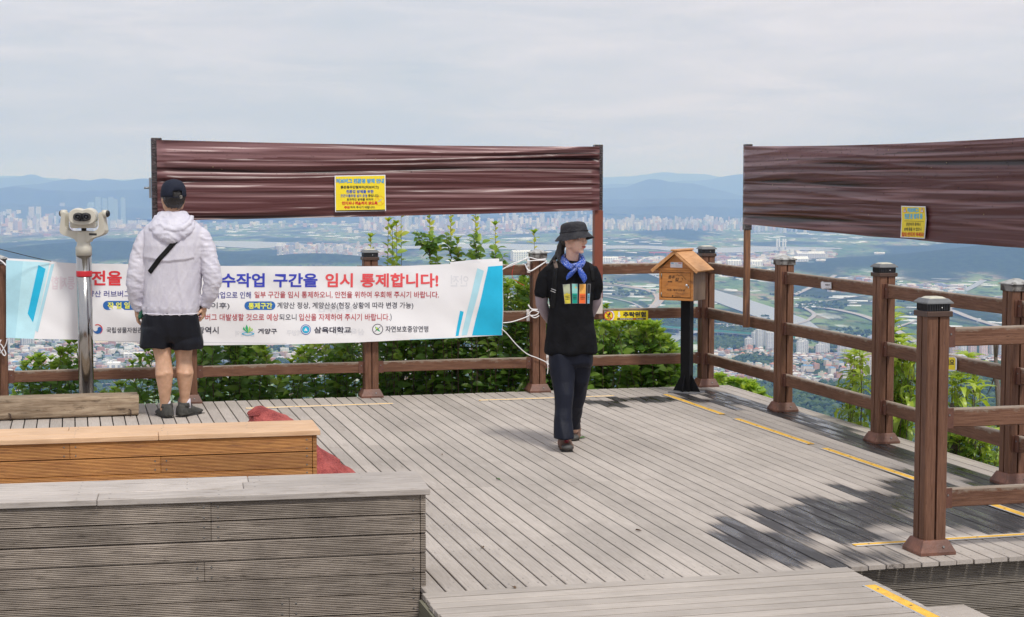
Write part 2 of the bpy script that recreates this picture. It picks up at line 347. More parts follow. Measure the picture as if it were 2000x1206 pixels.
for pts, ww in [([(1150,551),(1220,560),(1275,570),(1290,584),(1270,606),(1262,625)], 18), ([(1551,576),(1580,563),(1620,545),(1657,516),(1665,512)], 22), ([(1551,634),(1575,627),(1590,616),(1584,608),(1560,596)], 14),
                ([(1595,599),(1640,606),(1690,618),(1740,640),(1790,668)], 24), ([(1740,532),(1790,519),(1850,503)], 26), ([(1800,600),(1850,604),(1900,622),(1960,640)], 24), ([(1551,600),(1600,590),(1700,575)], 10),
                ([(1750,640),(1830,612),(1900,590),(2050,560)], 12), ([(180,744),(250,736),(330,733),(520,700)], 16), ([(-40,772),(60,760),(160,752),(260,748)], 14), ([(1700,590),(1780,560),(1860,545),(2050,535)], 8),
                ([(1380,520),(1450,530),(1540,545),(1600,560)], 12), ([(1160,575),(1230,590),(1260,606)], 9), ([(1400,632),(1480,640),(1560,652),(1700,690)], 26), ([(550,705),(700,716),(900,730)], 14)]:
    path_strip('road', pts, ww, rm, 3.6)
sandm = mat('sand_flat', (.5, .42, .3), .95, .15, .01)
path_strip('bare_ground', [(168,668),(220,669),(262,674)], 60, sandm, 3.0)

# --- highway bridge with green noise barrier, arched bridge, cable bridge
bm_ = mat('bridge_concrete', (.5, .5, .48), .8); gb = mat('green_barrier', (.12, .42, .33), .5); rdm = mat('red_crane_steel', (.5, .12, .08), .6)
def span(u0, v0, u1, v1, z): a = G(u0, v0, GZ+z); b = G(u1, v1, GZ+z); return a, b
t0 = tag(empty('highway_bridge', G(1300, 640, GZ)), 'long low highway bridge with a green noise barrier crossing the canal', 'bridge')
a, b = span(1160, 628, 1560, 660, 14); o_ = Vector(t0.location); d = (b-a); L = d.length; q = d.to_track_quat('X', 'Z').to_matrix().to_4x4(); q.translation = a-o_
MB().box(0, L, -14, 14, -2, 0, M=q).build('deck', bm_, t0)
for i in range(1, 14): MB().box(i*L/14-1.5, i*L/14+1.5, -10, 10, -14, -2, M=q).build('pier', bm_, t0)
MB().box(0, L, -14.6, -14.1, 0, 5, M=q).build('barrier', gb, t0)
t0 = tag(empty('arch_bridge', G(1255, 515, GZ)), 'small white arched bridge over the far river', 'bridge')
a, b = span(1215, 513, 1325, 511, 8); o_ = Vector(t0.location); d = (b-a); L = d.length; q = d.to_track_quat('X', 'Z').to_matrix().to_4x4(); q.translation = a-o_; wt = mat('white_steel', (.75, .75, .74), .6)
MB().box(0, L, -10, 10, -2, 0, M=q).build('deck', bm_, t0)
k = MB(); k.tube([(L*(.25+.5*i/16), 0, 24*math.sin(math.pi*i/16)) for i in range(17)], 2.2, 6, M=q)
[k.box(L*(.25+.5*i/16)-.5, L*(.25+.5*i/16)+.5, -.5, .5, 0, 24*math.sin(math.pi*i/16), M=q) for i in range(1, 16)]; k.build('arch', wt, t0)
t0 = tag(empty('cable_bridge', G(1530, 484, GZ)), 'distant cable bridge with two pairs of pale pylons', 'bridge')
a, b = span(1440, 480, 1640, 486, 20); o_ = Vector(t0.location); d = (b-a); L = d.length; q = d.to_track_quat('X', 'Z').to_matrix().to_4x4(); q.translation = a-o_
MB().box(0, L, -12, 12, -3, 0, M=q).build('deck', bm_, t0)
for fx in (.41, .47):
    k = MB(); [k.box(L*fx-3, L*fx+3, s*13-3, s*13+3, -20, 48, M=q) for s in (-1, 1)]; k.box(L*fx-2.6, L*fx+2.6, -10, 10, 38, 42, M=q); k.build('pylon', wt, t0)

# --- buildings
def bmat(name, wall, glass, bay=4.0, floor=3.0, glassy=.55):
    m = bpy.data.materials.new(name); m.use_nodes = True; t = NT(m.node_tree); p = t.n['Principled BSDF']; p.inputs['Roughness'].default_value = .7; p.inputs['Specular IOR Level'].default_value = .3
    o = t.obj(); s = t.node('ShaderNodeSeparateXYZ', ins={0: o}); n = t.node('ShaderNodeSeparateXYZ', ins={0: t.node('ShaderNodeTexCoord').outputs['Normal']})
    fx = t.math('FRACT', t.math('DIVIDE', t.math('ADD', s.outputs[0], 1000), bay)); fz = t.math('FRACT', t.math('DIVIDE', t.math('ADD', s.outputs[2], .4), floor))
    win = t.math('MULTIPLY', t.math('LESS_THAN', fx, glassy+.1), t.math('GREATER_THAN', fz, .35))
    side = t.math('GREATER_THAN', t.math('ABSOLUTE', n.outputs[1]), .5)
    t.put(p.inputs['Base Color'], t.mix(t.math('MULTIPLY', win, side), wall, glass)); return m
BM = [bmat('white_apartment_wall', (.68, .68, .67), (.20, .24, .30)), bmat('cream_apartment_wall', (.64, .60, .54), (.25, .27, .31)), bmat('pink_apartment_wall', (.72, .56, .50), (.26, .26, .30)),
      bmat('grey_apartment_wall', (.45, .48, .53), (.20, .24, .30)), bmat('blue_glass_tower', (.45, .55, .62), (.14, .25, .33), 5, 4, .8)]
def slab(w, d, h, segs):
    k = MB(); sw = w/segs
    for i in range(segs):
        x = -w/2+i*sw; dd = d/2-(1.2 if i % 2 else 0); hh = h-(3 if (i*7) % 3 == 1 else 0)
        k.box(x+.01, x+sw-.6, -dd, dd, 0, hh); k.box(x+sw-.6, x+sw, -dd+2, dd-2, 0, hh-1.5)
        k.box(x+sw*.3, x+sw*.7, -dd*.5, dd*.5, hh, hh+4.5); k.box(x+.6, x+sw-1.2, -dd+.5, dd-.5, hh, hh+1.0)
    return k
PROT = {}
def apartment(u, v, hpx, wpx, mi, label, group, rz=None):
    g = G(u, v, GZ); D = g.y; h = max(10, hpx*D/FPX); wd = max(9, wpx*D/FPX)
    hq = round(h/6)*6; wq = round(wd/8)*8; key = (hq, wq, mi)
    if key not in PROT:
        me = slab(wq, min(14, 8+wq*.2), hq, max(1, int(wq/14))); o = me.build('apartment_block', BM[mi]); PROT[key] = o
    else:
        o = PROT[key].copy(); COL.objects.link(o)
    o.location = (g.x, g.y, float(terrain(np.array(g.x), np.array(g.y)))-1); o.rotation_euler = (0, 0, rz if rz is not None else random.choice([0, 0, .3, -.35, .8]))
    tag(o, label, 'apartment block', group); return o
rn = random.uniform
def cluster(n, ub, vb, hb, wb, mis, label, group, rzs=(0, .3, -.35)):
    for _ in range(n): apartment(random.triangular(*ub) if ub[1]-ub[0] > 120 and ub[0] > 500 and ub[0] < 600 else rn(*ub), rn(*vb), rn(*hb), rn(*wb), random.choice(mis), label, group, random.choice(rzs))
# nearest white complex by the woods: single blocks
for i, (u, v, h, wd) in enumerate([(1462,693,18,16),(1483,690,42,14),(1503,693,42,16),(1524,697,45,16),(1498,684,40,13),(1512,683,44,13),(1533,684,46,14),(1475,684,30,14)]):
    apartment(u, v, h, wd, 0, ['short white block at the left end of the complex by the woods','slim white high-rise standing just right of the short end block','white high-rise in the middle of the complex by the woods','widest white high-rise at the front of the complex by the woods',
        'white slab half hidden behind the middle high-rise','rear white slab with pale roof boxes near the fence post','tallest white slab at the right end of the complex','low white slab behind the short end block'][i], 'white apartment complex by the woods', .25)
L1 = 'white apartment slab in the row seen between the fence posts on the right'
cluster(14, (1556, 1712), (688, 699), (26, 36), (11, 15), (0, 0, 3), L1, 'apartment row behind the right fence', (.25, .1))
cluster(7, (1758, 1800), (700, 706), (26, 38), (11, 15), (0, 3), 'pale apartment slab seen behind the curly-leaved plants', 'apartment slabs behind the curly-leaved plants', (.25, .1))
for i, (u, v, h) in enumerate([(1863,698,34),(1880,701,38),(1899,700,42),(1921,703,36),(1940,702,38),(1957,702,34)]): apartment(u, v, h, 15, (2, 0, 2, 2, 1, 0)[i], ['pink apartment tower right beside the nearest post','white apartment tower second from the nearest post','tall pink apartment tower in the middle of the right-hand group','pinkish apartment tower left of the bare branch','cream apartment tower behind the bare branch','white apartment tower touching the right-hand post'][i], 'towers behind the bare branch', .2)
cluster(10, (1975, 2120), (690, 706), (28, 38), (13, 17), (0, 2, 1), 'apartment tower beyond the right-hand fence post', 'towers beyond the right-hand fence post', (.2,))
apartment(1700, 746, 40, 13, 1, 'single cream tower above the low houses by the fence post', None, .1)
cluster(12, (-60, 30), (668, 694), (30, 42), (12, 15), (0, 1), 'white apartment block below the left end of the banner', 'apartment blocks at the far left', (.2, 0))
cluster(5, (42, 64), (678, 682), (30, 36), (9, 12), (0,), 'white apartment block in the close row under the blue banner end', 'close apartment row under the blue banner end', (.1,))
cluster(8, (72, 118), (668, 672), (22, 30), (8, 12), (0, 3), 'grey-white apartment slab in the long row under the banner', 'long apartment row under the banner', (.1,))
cluster(26, (540, 735), (492, 508), (10, 22), (4, 9), (0, 0, 3, 1), 'small white apartment block in the town between the two wooded hills', 'riverside apartment town', (0, .3))
cluster(14, (-40, 130), (425, 446), (16, 34), (6, 13), (3, 0, 1), 'hazy apartment tower in the large city at the left edge', 'hazy city at the left', (0, .2))
cluster(26, (-60, 215), (420, 458), (10, 24), (5, 12), (3, 0, 1), 'hazy mid-rise apartment block in the large city at the left edge', 'hazy mid-rise blocks at the left', (0, .2))
for i, (u, v, h) in enumerate([(176,440,42),(192,438,52),(205,441,53),(217,440,55),(226,441,52),(241,441,54),(179,424,28)]): apartment(u, v, h, 9 if i < 6 else 11, 4, ['blue glass tower left of the tallest group','blue glass tower directly above the viewer head','blue glass tower with flat top in the middle of the tall group','tallest blue glass tower of the group','blue glass tower at the right of the tall group','lone blue glass tower standing apart near the dark screen','short glass tower farther back'][i], 'glass towers beyond the viewer', 0)
for u, v, h, wd in [(221,446,14,10),(234,445,16,10),(258,437,6,18),(278,439,8,18)]: apartment(u, v, h, wd, 0, 'low white building at the foot of the glass towers', 'low buildings below the glass towers', 0)
cluster(60, (740, 1170), (426, 450), (8, 26), (4, 10), (0, 3, 3, 1), 'hazy pale apartment block under the long dark screen', 'hazy city under the long screen', (0, .2))
cluster(45, (1178, 1462), (438, 450), (10, 20), (3, 7), (0, 0, 1), 'hazy white apartment block in the lower row between the two screens', 'lower hazy row between the screens', (0, .2))
cluster(26, (1178, 1462), (414, 424), (6, 17), (3, 7), (0, 3), 'faint apartment block in the upper row between the two screens', 'upper hazy row between the screens', (0, .2))
for i, (u, h) in enumerate([(1333,27),(1343,27),(1353,27)]): apartment(u, 418, h, 5, 0, ['left tower of the three tallest in the gap between screens','middle tower of the three tallest in the gap between screens','right tower of the three tallest in the gap between screens'][i], 'three tall hazy towers', 0)
cluster(14, (1470, 1600), (448, 456), (8, 16), (3, 7), (0, 3), 'hazy white apartment block just below the right screen edge', 'hazy blocks below the right screen', (0, .2))

whm = bmat('white_hall_wall', (.80, .80, .79), (.35, .38, .42), 12, 9, .5); whr = mat('hall_roof_red', (.6, .2, .16), .7); whp = bmat('pale_hall_wall', (.66, .66, .66), (.3, .3, .33), 9, 6, .5)
def hall(u, v, wpx, hpx, dep, m, label, group=None, rz=0.0, name='warehouse'):
    g = G(u, v, GZ); D = g.y; wd = wpx*D/FPX; h = hpx*D/FPX; k = MB(); k.box(-wd/2, wd/2, 0, dep, 0, h)
    k.add([(-wd/2-.5, -.5, h), (wd/2+.5, -.5, h), (wd/2+.5, dep+.5, h), (-wd/2-.5, dep+.5, h), (-wd/2-.5, dep/2, h+dep*.08), (wd/2+.5, dep/2, h+dep*.08)], [(0,1,5,4),(2,3,4,5),(0,4,3),(1,2,5)])
    k.box(-wd*.3, -wd*.1, dep*.2, dep*.35, h, h+3.5+dep*.06)
    o = k.build(name, m, loc=g, rz=rz); return tag(o, label, 'building', group)
for u, v, wd, h, dp, m, lb in [(1435,524,26,14,60,whm,'white long hall left of the stamp box post top'),(1472,524,34,13,70,whm,'white industrial hall seen right of the hanging screen leg'),(1556,518,46,12,120,whm,'large white factory hall above the second fence post'),(1585,510,54,14,120,whp,'white factory hall with stepped roof behind the large one'),
        (1604,519,18,10,50,whp,'small pale hall at the right end of the factory'),(1170,496,26,17,60,whp,'pale block on the riverbank beside the dark post'),(1190,514,36,10,60,whm,'white hall by the far river next to the red-brown post'),(1020,512,36,20,80,whm,'big pale office block above the weathered post cap'),(1060,506,30,12,80,whp,'pale hall at the river near the hat'),
        (1232,503,24,8,50,whp,'domed pale building on the far riverbank'),(1718,500,20,5,60,whp,'distant white hall near the round solar post cap'),(165,690,20,10,30,whp,'white flat block under the banner left of the pole'),(222,730,24,20,30,whm,'white house-shaped building behind the steel pole'),(60,735,60,14,40,bmat('blue_market_hall', (.10,.28,.42), (.1,.3,.45)),'blue-walled market hall above the lower left rail'),
        (262,706,40,14,40,whp,'grey hall behind the left leg'),(1300,748,70,14,60,whm,'white-roofed hall behind the black post'),(1690,735,30,16,40,whp,'white stepped building among the low houses')]:
    hall(u, v, wd, h, dp, m, lb, rz=rn(-.2, .2))
t0 = tag(empty('gantry_crane', G(1290, 505, GZ)), 'red gantry crane on the far riverbank behind the little roofed box', 'crane')
MB().box(-60, 60, -3, 3, 28, 34).build('girder', rdm, t0)
k = MB(); [k.box(x-1.5, x+1.5, y-1.5, y+1.5, 0, 28) for x in (-34, 34) for y in (-8, 8)]; k.build('legs', rdm, t0)

def boxes(name, L, label_kind='stuff', mats=None):
    """many plain blocks as one mesh: (x, y, z, w, d, h, rot, colour 0-1)"""
    L = np.array(L); n = len(L); c = np.array([(-1,-1,0),(1,-1,0),(1,1,0),(-1,1,0),(-1,-1,1),(1,-1,1),(1,1,1),(-1,1,1)], float)
    P = np.repeat(c[None], n, 0); P[:,:,0] *= L[:,3,None]/2; P[:,:,1] *= L[:,4,None]/2; P[:,:,2] *= L[:,5,None]
    cs = np.cos(L[:,6])[:,None]; sn = np.sin(L[:,6])[:,None]; x = P[:,:,0]*cs-P[:,:,1]*sn; y = P[:,:,0]*sn+P[:,:,1]*cs; P[:,:,0] = x+L[:,0,None]; P[:,:,1] = y+L[:,1,None]; P[:,:,2] += L[:,2,None]
    q = np.array([(0,1,5,4),(1,2,6,5),(2,3,7,6),(3,0,4,7),(4,5,6,7)]); F = (q[None]+np.arange(n)[:,None,None]*8).reshape(-1, 4)
    return tag(np_mesh(name, P.reshape(-1, 3), F, mats, {'tint': np.repeat(L[:,7], 8)}), kind=label_kind)
tm = bpy.data.materials.new('town_walls'); tm.use_nodes = True; t = NT(tm.node_tree); p = t.n['Principled BSDF']; p.inputs['Roughness'].default_value = .85
cr = t.node('ShaderNodeValToRGB'); t.put(cr.inputs[0], t.attr('tint').outputs['Fac']); cr.color_ramp.interpolation = 'CONSTANT'
cols = [(.62,.60,.57),(.35,.34,.35),(.50,.36,.30),(.70,.70,.70),(.42,.24,.19),(.28,.36,.33),(.72,.66,.60),(.25,.30,.40)]
for i, c in enumerate(cols):
    e = cr.color_ramp.elements[i] if i < 2 else cr.color_ramp.elements.new(i/8); e.position = i/8; e.color = (*c, 1)
t.put(p.inputs['Base Color'], cr.outputs[0])
HR = [((1556,1712),(698,722)), ((1560,1712),(722,752)), ((0,300),(672,744)), ((1380,1520),(694,704)), ((1400,1520),(726,745)), ((1856,1960),(702,716)), ((400,1000),(675,745))]
def house_spots(n):
    out = []
    for _ in range(n):
        (u0, u1), (v0, v1) = random.choice(HR+HR[:3]); u = rn(u0-15, u1+15); v = rn(v0, v1); g = G(u, v, GZ)
        if in_ell(u, v, [(1610,716,46,9),(1480,712,40,9)]) > 0: continue
        out.append((g.x, g.y, rn(9, 17), rn(8, 13), random.choice([5, 7, 9, 12]), random.choice([.3, .35, 1.1, -.4]), random.random()))
    return out
hm = [mat('house_wall_'+n, c, .85) for n, c in [('white', (.66,.64,.60)), ('brick', (.42,.27,.21)), ('grey', (.42,.42,.43)), ('beige', (.60,.52,.44))]]; hr = [mat('roof_'+n, c, .8) for n, c in [('orange', (.46,.22,.15)), ('green', (.16,.32,.24)), ('grey', (.3,.3,.32)), ('blue', (.15,.27,.42)), ('pale', (.6,.6,.58))]]
hp = []
for i in range(12):
    k = MB(); wd, dp, h = 11+i % 4, 10+i % 3, (6, 9, 12)[i % 3]; k.box(-wd/2, wd/2, -dp/2, dp/2, 0, h)
    if i % 2: k.box(-wd/2+.3, wd/2-.3, -dp/2+.3, dp/2-.3, h, h+.2, 1); k.box(-wd*.3, 0, -2, 2, h+.2, h+3)
    else: k.add([(-wd/2-.5,-dp/2-.5,h),(wd/2+.5,-dp/2-.5,h),(wd/2+.5,dp/2+.5,h),(-wd/2-.5,dp/2+.5,h),(-wd*.2,0,h+3),(wd*.2,0,h+3)], [(0,1,5,4),(1,2,5),(2,3,4,5),(3,0,4)], 1)
    o = k.build('house', [hm[i % 4], hr[i % 5]]); hp.append(o)
for i, s in enumerate(sorted(house_spots(330), key=lambda q: q[1])[:290]):
    o = hp[i] if i < 12 else hp[i % 12].copy()
    if i >= 12: COL.objects.link(o)
    left = s[0] < -200; o.location = (s[0], s[1], float(terrain(np.array(s[0]), np.array(s[1])))-.5); o.rotation_euler = (0, 0, s[5])
    tag(o, 'low town house in the dense quarter seen below the banner' if left else 'low town house in the dense quarter behind the right fence', 'house', 'houses below the banner' if left else 'houses behind the right fence')
L = [(s[0], s[1], GZ, s[2], s[3], s[4], s[5], s[6]) for s in house_spots(4200)]
for _ in range(2600):       # far low-rise quarters
    cu, cv, ru, rv = random.choice(URBAN[6:]); u = rn(cu-ru, cu+ru); v = rn(cv-rv*.8, cv+rv*.8); g = G(u, v, GZ); s = g.y/4500
    L.append((g.x, g.y, GZ, rn(10, 30)*s**.5, rn(10, 24)*s**.5, rn(6, 16)*s**.5, rn(-.4, .4), random.random()))
boxes('distant_houses', L, mats=tm)
L = []
for (ub, vb, hb, wb, n) in [((-60,230),(418,452),(6,20),(4,9),260), ((700,1180),(420,450),(4,16),(3,8),520), ((1178,1560),(436,452),(6,14),(2,6),420), ((1178,1500),(412,426),(3,9),(2,6),220), ((545,735),(486,512),(3,11),(3,7),260), ((260,700),(420,450),(3,8),(3,8),160)]:
    for _ in range(n):
        g = G(random.triangular(*ub) if ub[0] in (545, 260) else rn(*ub), rn(*vb), GZ); L.append((g.x, g.y, GZ, rn(*wb)*g.y/FPX, 16, rn(*hb)*g.y/FPX, rn(-.3, .3), random.choice([.05, .15, .8, .65, .3, .15])))
boxes('distant_city', L, mats=tm)
# greenhouses and white-roofed sheds on the plain
gm2 = mat('greenhouse_film', (.62, .65, .66), .5); hp = []
for i in range(5):
    k = MB(); nn = 3+i; [k.tube([(x*8-nn*4, 0, 0), (x*8-nn*4, 55+12*i, 0)], 4, 8, M=Matrix.Translation((0, 0, 0))) for x in range(nn)]; hp.append(k.build('greenhouse', gm2))
i = 0
for (ub, vb, n) in [((1175,1300),(556,600),14), ((1556,1700),(578,600),9), ((1760,2050),(536,560),26), ((1860,2050),(600,640),12), ((1752,1840),(596,640),8), ((420,740),(428,466),40), ((1180,1300),(462,478),16), ((760,1060),(455,476),20), ((1478,1700),(455,476),16), ((1390,1560),(536,550),8)]:
    for _ in range(n):
        o = hp[i] if i < 5 else hp[i % 5].copy(); 
        if i >= 5: COL.objects.link(o)
        i += 1; g = G(rn(*ub), rn(*vb), GZ); o.location = g; o.rotation_euler = (0, 0, rn(.9, 1.5)); s = (g.y/7000)**.35*rn(.55, 1.0); o.scale = (s, s*rn(.6, 1.2), s*.8)
        side = 'left of the stamp box' if 1000 < ub[0] < 1380 and vb[0] > 500 else ('behind the right fence' if vb[0] > 500 else 'far out on the hazy plain')
        tag(o, 'long white greenhouse on the farmland '+side, 'greenhouse', 'greenhouses '+side)
# --- woods: crowns as blobs
bm = bmesh.new(); bmesh.ops.create_icosphere(bm, subdivisions=1, radius=1); IV = np.array([v.co[:] for v in bm.verts]); IF = np.array([[v.index for v in f.verts] for f in bm.faces]); bm.free()
def woods(name, pts, smin, smax, m):
    n = len(pts); P = np.array(pts); s = rng.uniform(smin, smax, n); jit = 1+rng.uniform(-.35, .35, (n, len(IV)))
    V = IV[None]*jit[:,:,None]*s[:,None,None]; V[:,:,2] *= .8; V += P[:,None,:]; F = (IF[None]+np.arange(n)[:,None,None]*len(IV)).reshape(-1, 3)
    return tag(np_mesh(name, V.reshape(-1, 3), F, m, {'tint': np.repeat(rng.uniform(0, 1, n), len(IV))}, False), kind='stuff')
def leafmat(name, stops, rough=.5, trans=.35, spec=.5):
    m = bpy.data.materials.new(name); m.use_nodes = True; t = NT(m.node_tree); p = t.n['Principled BSDF']; p.inputs['Roughness'].default_value = rough; p.inputs['Specular IOR Level'].default_value = spec
    cr = t.node('ShaderNodeValToRGB'); t.put(cr.inputs[0], t.attr('tint').outputs['Fac'])
    for i, (q, c) in enumerate(stops):
        e = cr.color_ramp.elements[i] if i < 2 else cr.color_ramp.elements.new(q); e.position = q; e.color = (*c, 1)
    t.put(p.inputs['Base Color'], cr.outputs[0])
    if trans:
        tr = t.node('ShaderNodeBsdfTranslucent'); t.put(tr.inputs[0], t.mix(1.0, cr.outputs[0], (1.5, 1.5, .7), 'MULTIPLY')); ms = t.node('ShaderNodeMixShader'); ms.inputs[0].default_value = trans
        t.l.new(p.outputs[0], ms.inputs[1]); t.l.new(tr.outputs[0], ms.inputs[2]); t.l.new(ms.outputs[0], t.n['Material Output'].inputs[0])
    return m
wdm = leafmat('wood_canopy', [(0, (.02, .045, .018)), (.5, (.045, .085, .03)), (1, (.09, .13, .045))], .9, 0, .1)
pts = []
for (ub, vb, n, thr) in [((1375,1530),(640,694),1500,0), ((1395,1560),(700,722),500,0), ((1545,1712),(702,732),650,0), ((1380,1530),(748,800),500,-1), ((1530,2100),(752,960),8500,-1), ((1180,1320),(622,664),500,0), ((1850,2080),(706,760),900,-1), ((1560,1720),(590,606),200,0), ((0,160),(745,766),300,0)]:
    for _ in range(n):
        u = rn(*ub); v = rn(*vb)
        if thr == 0 and in_ell(u, v, FOREST) < .05: continue
        g = G(u, v, GZ); z = float(terrain(np.array(g.x), np.array(g.y))); pts.append((g.x, g.y, z+2))
woods('woodland', pts, 4.5, 8, wdm)
pts = []
for _ in range(900):        # tree lines and copses in the farmland
    u = rn(1170, 2050); v = rn(535, 690); g = G(u, v, GZ); q = noise.noise((g.x*.004, g.y*.0016, 5))
    if q > .12:
        for _ in range(7): pts.append((g.x+rn(-30, 30), g.y+rn(-14, 14), GZ+3))
for _ in range(500):
    g = G(rn(0, 700), rn(675, 770), GZ)
    for _ in range(5): pts.append((g.x+rn(-16, 16), g.y+rn(-8, 8), GZ+3))
woods('copses', pts, 3.5, 7, wdm)

# --- the air
k = MB().box(-33000, 33000, -400, 47500, -400, 520); hz = bpy.data.materials.new('haze_air'); hz.use_nodes = True; t = NT(hz.node_tree); t.n.remove(t.n['Principled BSDF'])
pv = t.node('ShaderNodeVolumePrincipled'); t.put(pv.inputs['Color'], (.26, .44, 1.0)); pv.inputs['Density'].default_value = 8.2e-5; t.put(pv.inputs['Absorption Color'], (.90, .91, 1)); pv.inputs['Anisotropy'].default_value = .0
t.l.new(pv.outputs[0], t.n['Material Output'].inputs['Volume'])
tag(k.build('haze', hz), kind='stuff')
# ================================================================ DECK
def woodmat(name, c1, c2, stretch=(1, 12, 12), rough=.75, ridge=None, var=.18, bump=.25, rnd=.12, scale=6, dark=None, spec=.3):
    m = bpy.data.materials.new(name); m.use_nodes = True; t = NT(m.node_tree); p = t.n['Principled BSDF']; p.inputs['Roughness'].default_value = rough; p.inputs['Specular IOR Level'].default_value = spec
    o = t.obj(); g = t.noise(t.map(o, stretch), scale, 6, .62, .4); c = t.mix(t.rng(g, .3, .7), c1, c2)
    bn = t.attr('board').outputs['Fac']; wn = t.node('ShaderNodeTexWhiteNoise', noise_dimensions='1D'); t.put(wn.inputs['W'], bn)
    c = t.mix(1.0, c, t.rng(wn.outputs['Value'], 0, 1, 1-rnd, 1+rnd), 'MULTIPLY')
    st = t.noise(o, 2.2, 5, .6); c = t.mix(1.0, c, t.rng(st, .3, .7, 1-var, 1+var*.7), 'MULTIPLY')
    if dark:
        dn = t.noise(t.map(o, (stretch[0]*1.4, stretch[1]*.6, stretch[2]*.6), (3, 5, 7)), 4, 6, .7); c = t.mix(t.rng(dn, .55, .68, 0, .75), c, dark)
    h = g
    if ridge:
        ax, per = ridge; s = t.node('ShaderNodeSeparateXYZ', ins={0: o}).outputs[ax]
        sn = t.math('SINE', t.math('MULTIPLY', t.math('ADD', s, t.math('MULTIPLY', g, .0012)), 2*math.pi/per)); h = t.math('ADD', t.math('MULTIPLY', sn, .8), g)
        c = t.mix(t.rng(sn, -1, -.1, .55, 0), c, tuple(x*.35 for x in c1))
    t.put(p.inputs['Base Color'], c); t.put(p.inputs['Normal'], t.bump(h, .004, bump)); return m

# --- deck boards (grain runs along local y)
dm = bpy.data.materials.new('deck_board'); dm.use_nodes = True; t = NT(dm.node_tree); p = t.n['Principled BSDF']
o = t.obj(); g = t.noise(t.map(o, (22, 1.2, 22)), 5, 6, .65, .5); base = t.mix(t.rng(g, .3, .72), (.375, .33, .292), (.50, .45, .405))
wn = t.node('ShaderNodeTexWhiteNoise', noise_dimensions='1D'); t.put(wn.inputs['W'], t.attr('board').outputs['Fac'])
base = t.mix(1.0, base, t.rng(wn.outputs['Value'], 0, 1, .86, 1.08), 'MULTIPLY'); st = t.noise(o, 1.1, 6, .65, .4)
base = t.mix(1.0, base, t.rng(st, .3, .7, .80, 1.10), 'MULTIPLY'); st2 = t.noise(t.map(o, (3, .7, 3)), 3, 5, .7); base = t.mix(t.rng(st2, .60, .72, 0, .35), base, (.20, .165, .135))
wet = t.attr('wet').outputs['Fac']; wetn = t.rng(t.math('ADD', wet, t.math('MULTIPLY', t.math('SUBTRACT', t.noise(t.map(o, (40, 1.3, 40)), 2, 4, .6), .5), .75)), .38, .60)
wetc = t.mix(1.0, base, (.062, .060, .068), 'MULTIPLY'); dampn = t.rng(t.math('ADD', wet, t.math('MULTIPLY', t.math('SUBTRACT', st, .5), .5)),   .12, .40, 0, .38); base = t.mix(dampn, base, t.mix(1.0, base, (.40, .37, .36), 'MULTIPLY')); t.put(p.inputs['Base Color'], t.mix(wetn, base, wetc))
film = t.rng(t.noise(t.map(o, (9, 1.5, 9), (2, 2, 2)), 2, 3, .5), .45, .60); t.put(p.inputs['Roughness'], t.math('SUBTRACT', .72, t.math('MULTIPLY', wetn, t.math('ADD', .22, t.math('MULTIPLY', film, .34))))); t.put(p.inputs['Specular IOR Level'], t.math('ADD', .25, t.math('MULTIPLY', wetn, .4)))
rid = t.math('SINE', t.math('MULTIPLY', t.node('ShaderNodeSeparateXYZ', ins={0: o}).outputs[0], 2*math.pi/.0076))
t.put(p.inputs['Normal'], t.bump(t.math('ADD', t.math('MULTIPLY', g, 1.0), t.math('MULTIPLY', rid, .25)), .003, .3))
PITCHB = .0912; A0 = -7.6; A1 = .20; B0 = -.02; B1 = 6.78
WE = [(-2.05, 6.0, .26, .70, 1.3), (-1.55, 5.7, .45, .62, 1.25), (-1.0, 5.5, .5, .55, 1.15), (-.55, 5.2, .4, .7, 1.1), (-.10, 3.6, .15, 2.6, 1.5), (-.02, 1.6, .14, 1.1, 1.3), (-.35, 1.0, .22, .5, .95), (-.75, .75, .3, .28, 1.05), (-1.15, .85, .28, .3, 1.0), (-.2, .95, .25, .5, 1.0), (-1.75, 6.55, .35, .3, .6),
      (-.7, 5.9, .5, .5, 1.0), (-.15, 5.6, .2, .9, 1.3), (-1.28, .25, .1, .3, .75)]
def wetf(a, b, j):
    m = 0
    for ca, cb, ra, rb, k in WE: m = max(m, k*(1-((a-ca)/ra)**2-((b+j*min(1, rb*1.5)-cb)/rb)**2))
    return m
mb = MB(); wt_ = []; bd = []; nb = int((A1-A0)/PITCHB); BF = B1
for i in range(nb):
    a0 = A1-(i+1)*PITCHB; a1 = a0+PITCHB-.0082; BF = B1 if a0 > -3.92 else 6.30; j = random.gauss(0, .30); cuts = [B0+rn(-.006, .006)]
    cuts += [2.63+rn(-.01, .01)] if i % 3 == 0 else []; cuts += [4.33+rn(-.012, .012)] if i % 3 != 1 else []
    if i > 60: cuts += [1.9]
    cuts.append(BF+rn(-.004, .004))
    for c0, c1 in zip(cuts[:-1], cuts[1:]):
        c1 = c1-.0018; step = .06 if a0 > -2.6 else .6; n = max(1, int((c1-c0)/step)); zt = rn(-.0008, .0008); cid = random.random()*50
        prof = [(a0, -.021), (a0, -.0025), (a0+.0025, 0), (a1-.0025, 0), (a1, -.0025), (a1, -.021)]; k = len(mb.v)
        for q in range(n+1):
            b = c0+(c1-c0)*q/n
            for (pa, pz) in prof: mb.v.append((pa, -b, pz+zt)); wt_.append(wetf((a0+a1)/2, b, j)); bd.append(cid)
        for q in range(n):
            for e in range(5): mb.f.append((k+q*6+e, k+q*6+e+1, k+(q+1)*6+e+1, k+(q+1)*6+e)); mb.m.append(0); mb.s.append(False)
        mb.f.append(tuple(k+e for e in reversed(range(6)))); mb.f.append(tuple(k+n*6+e for e in range(6))); mb.m += [0, 0]; mb.s += [False, False]
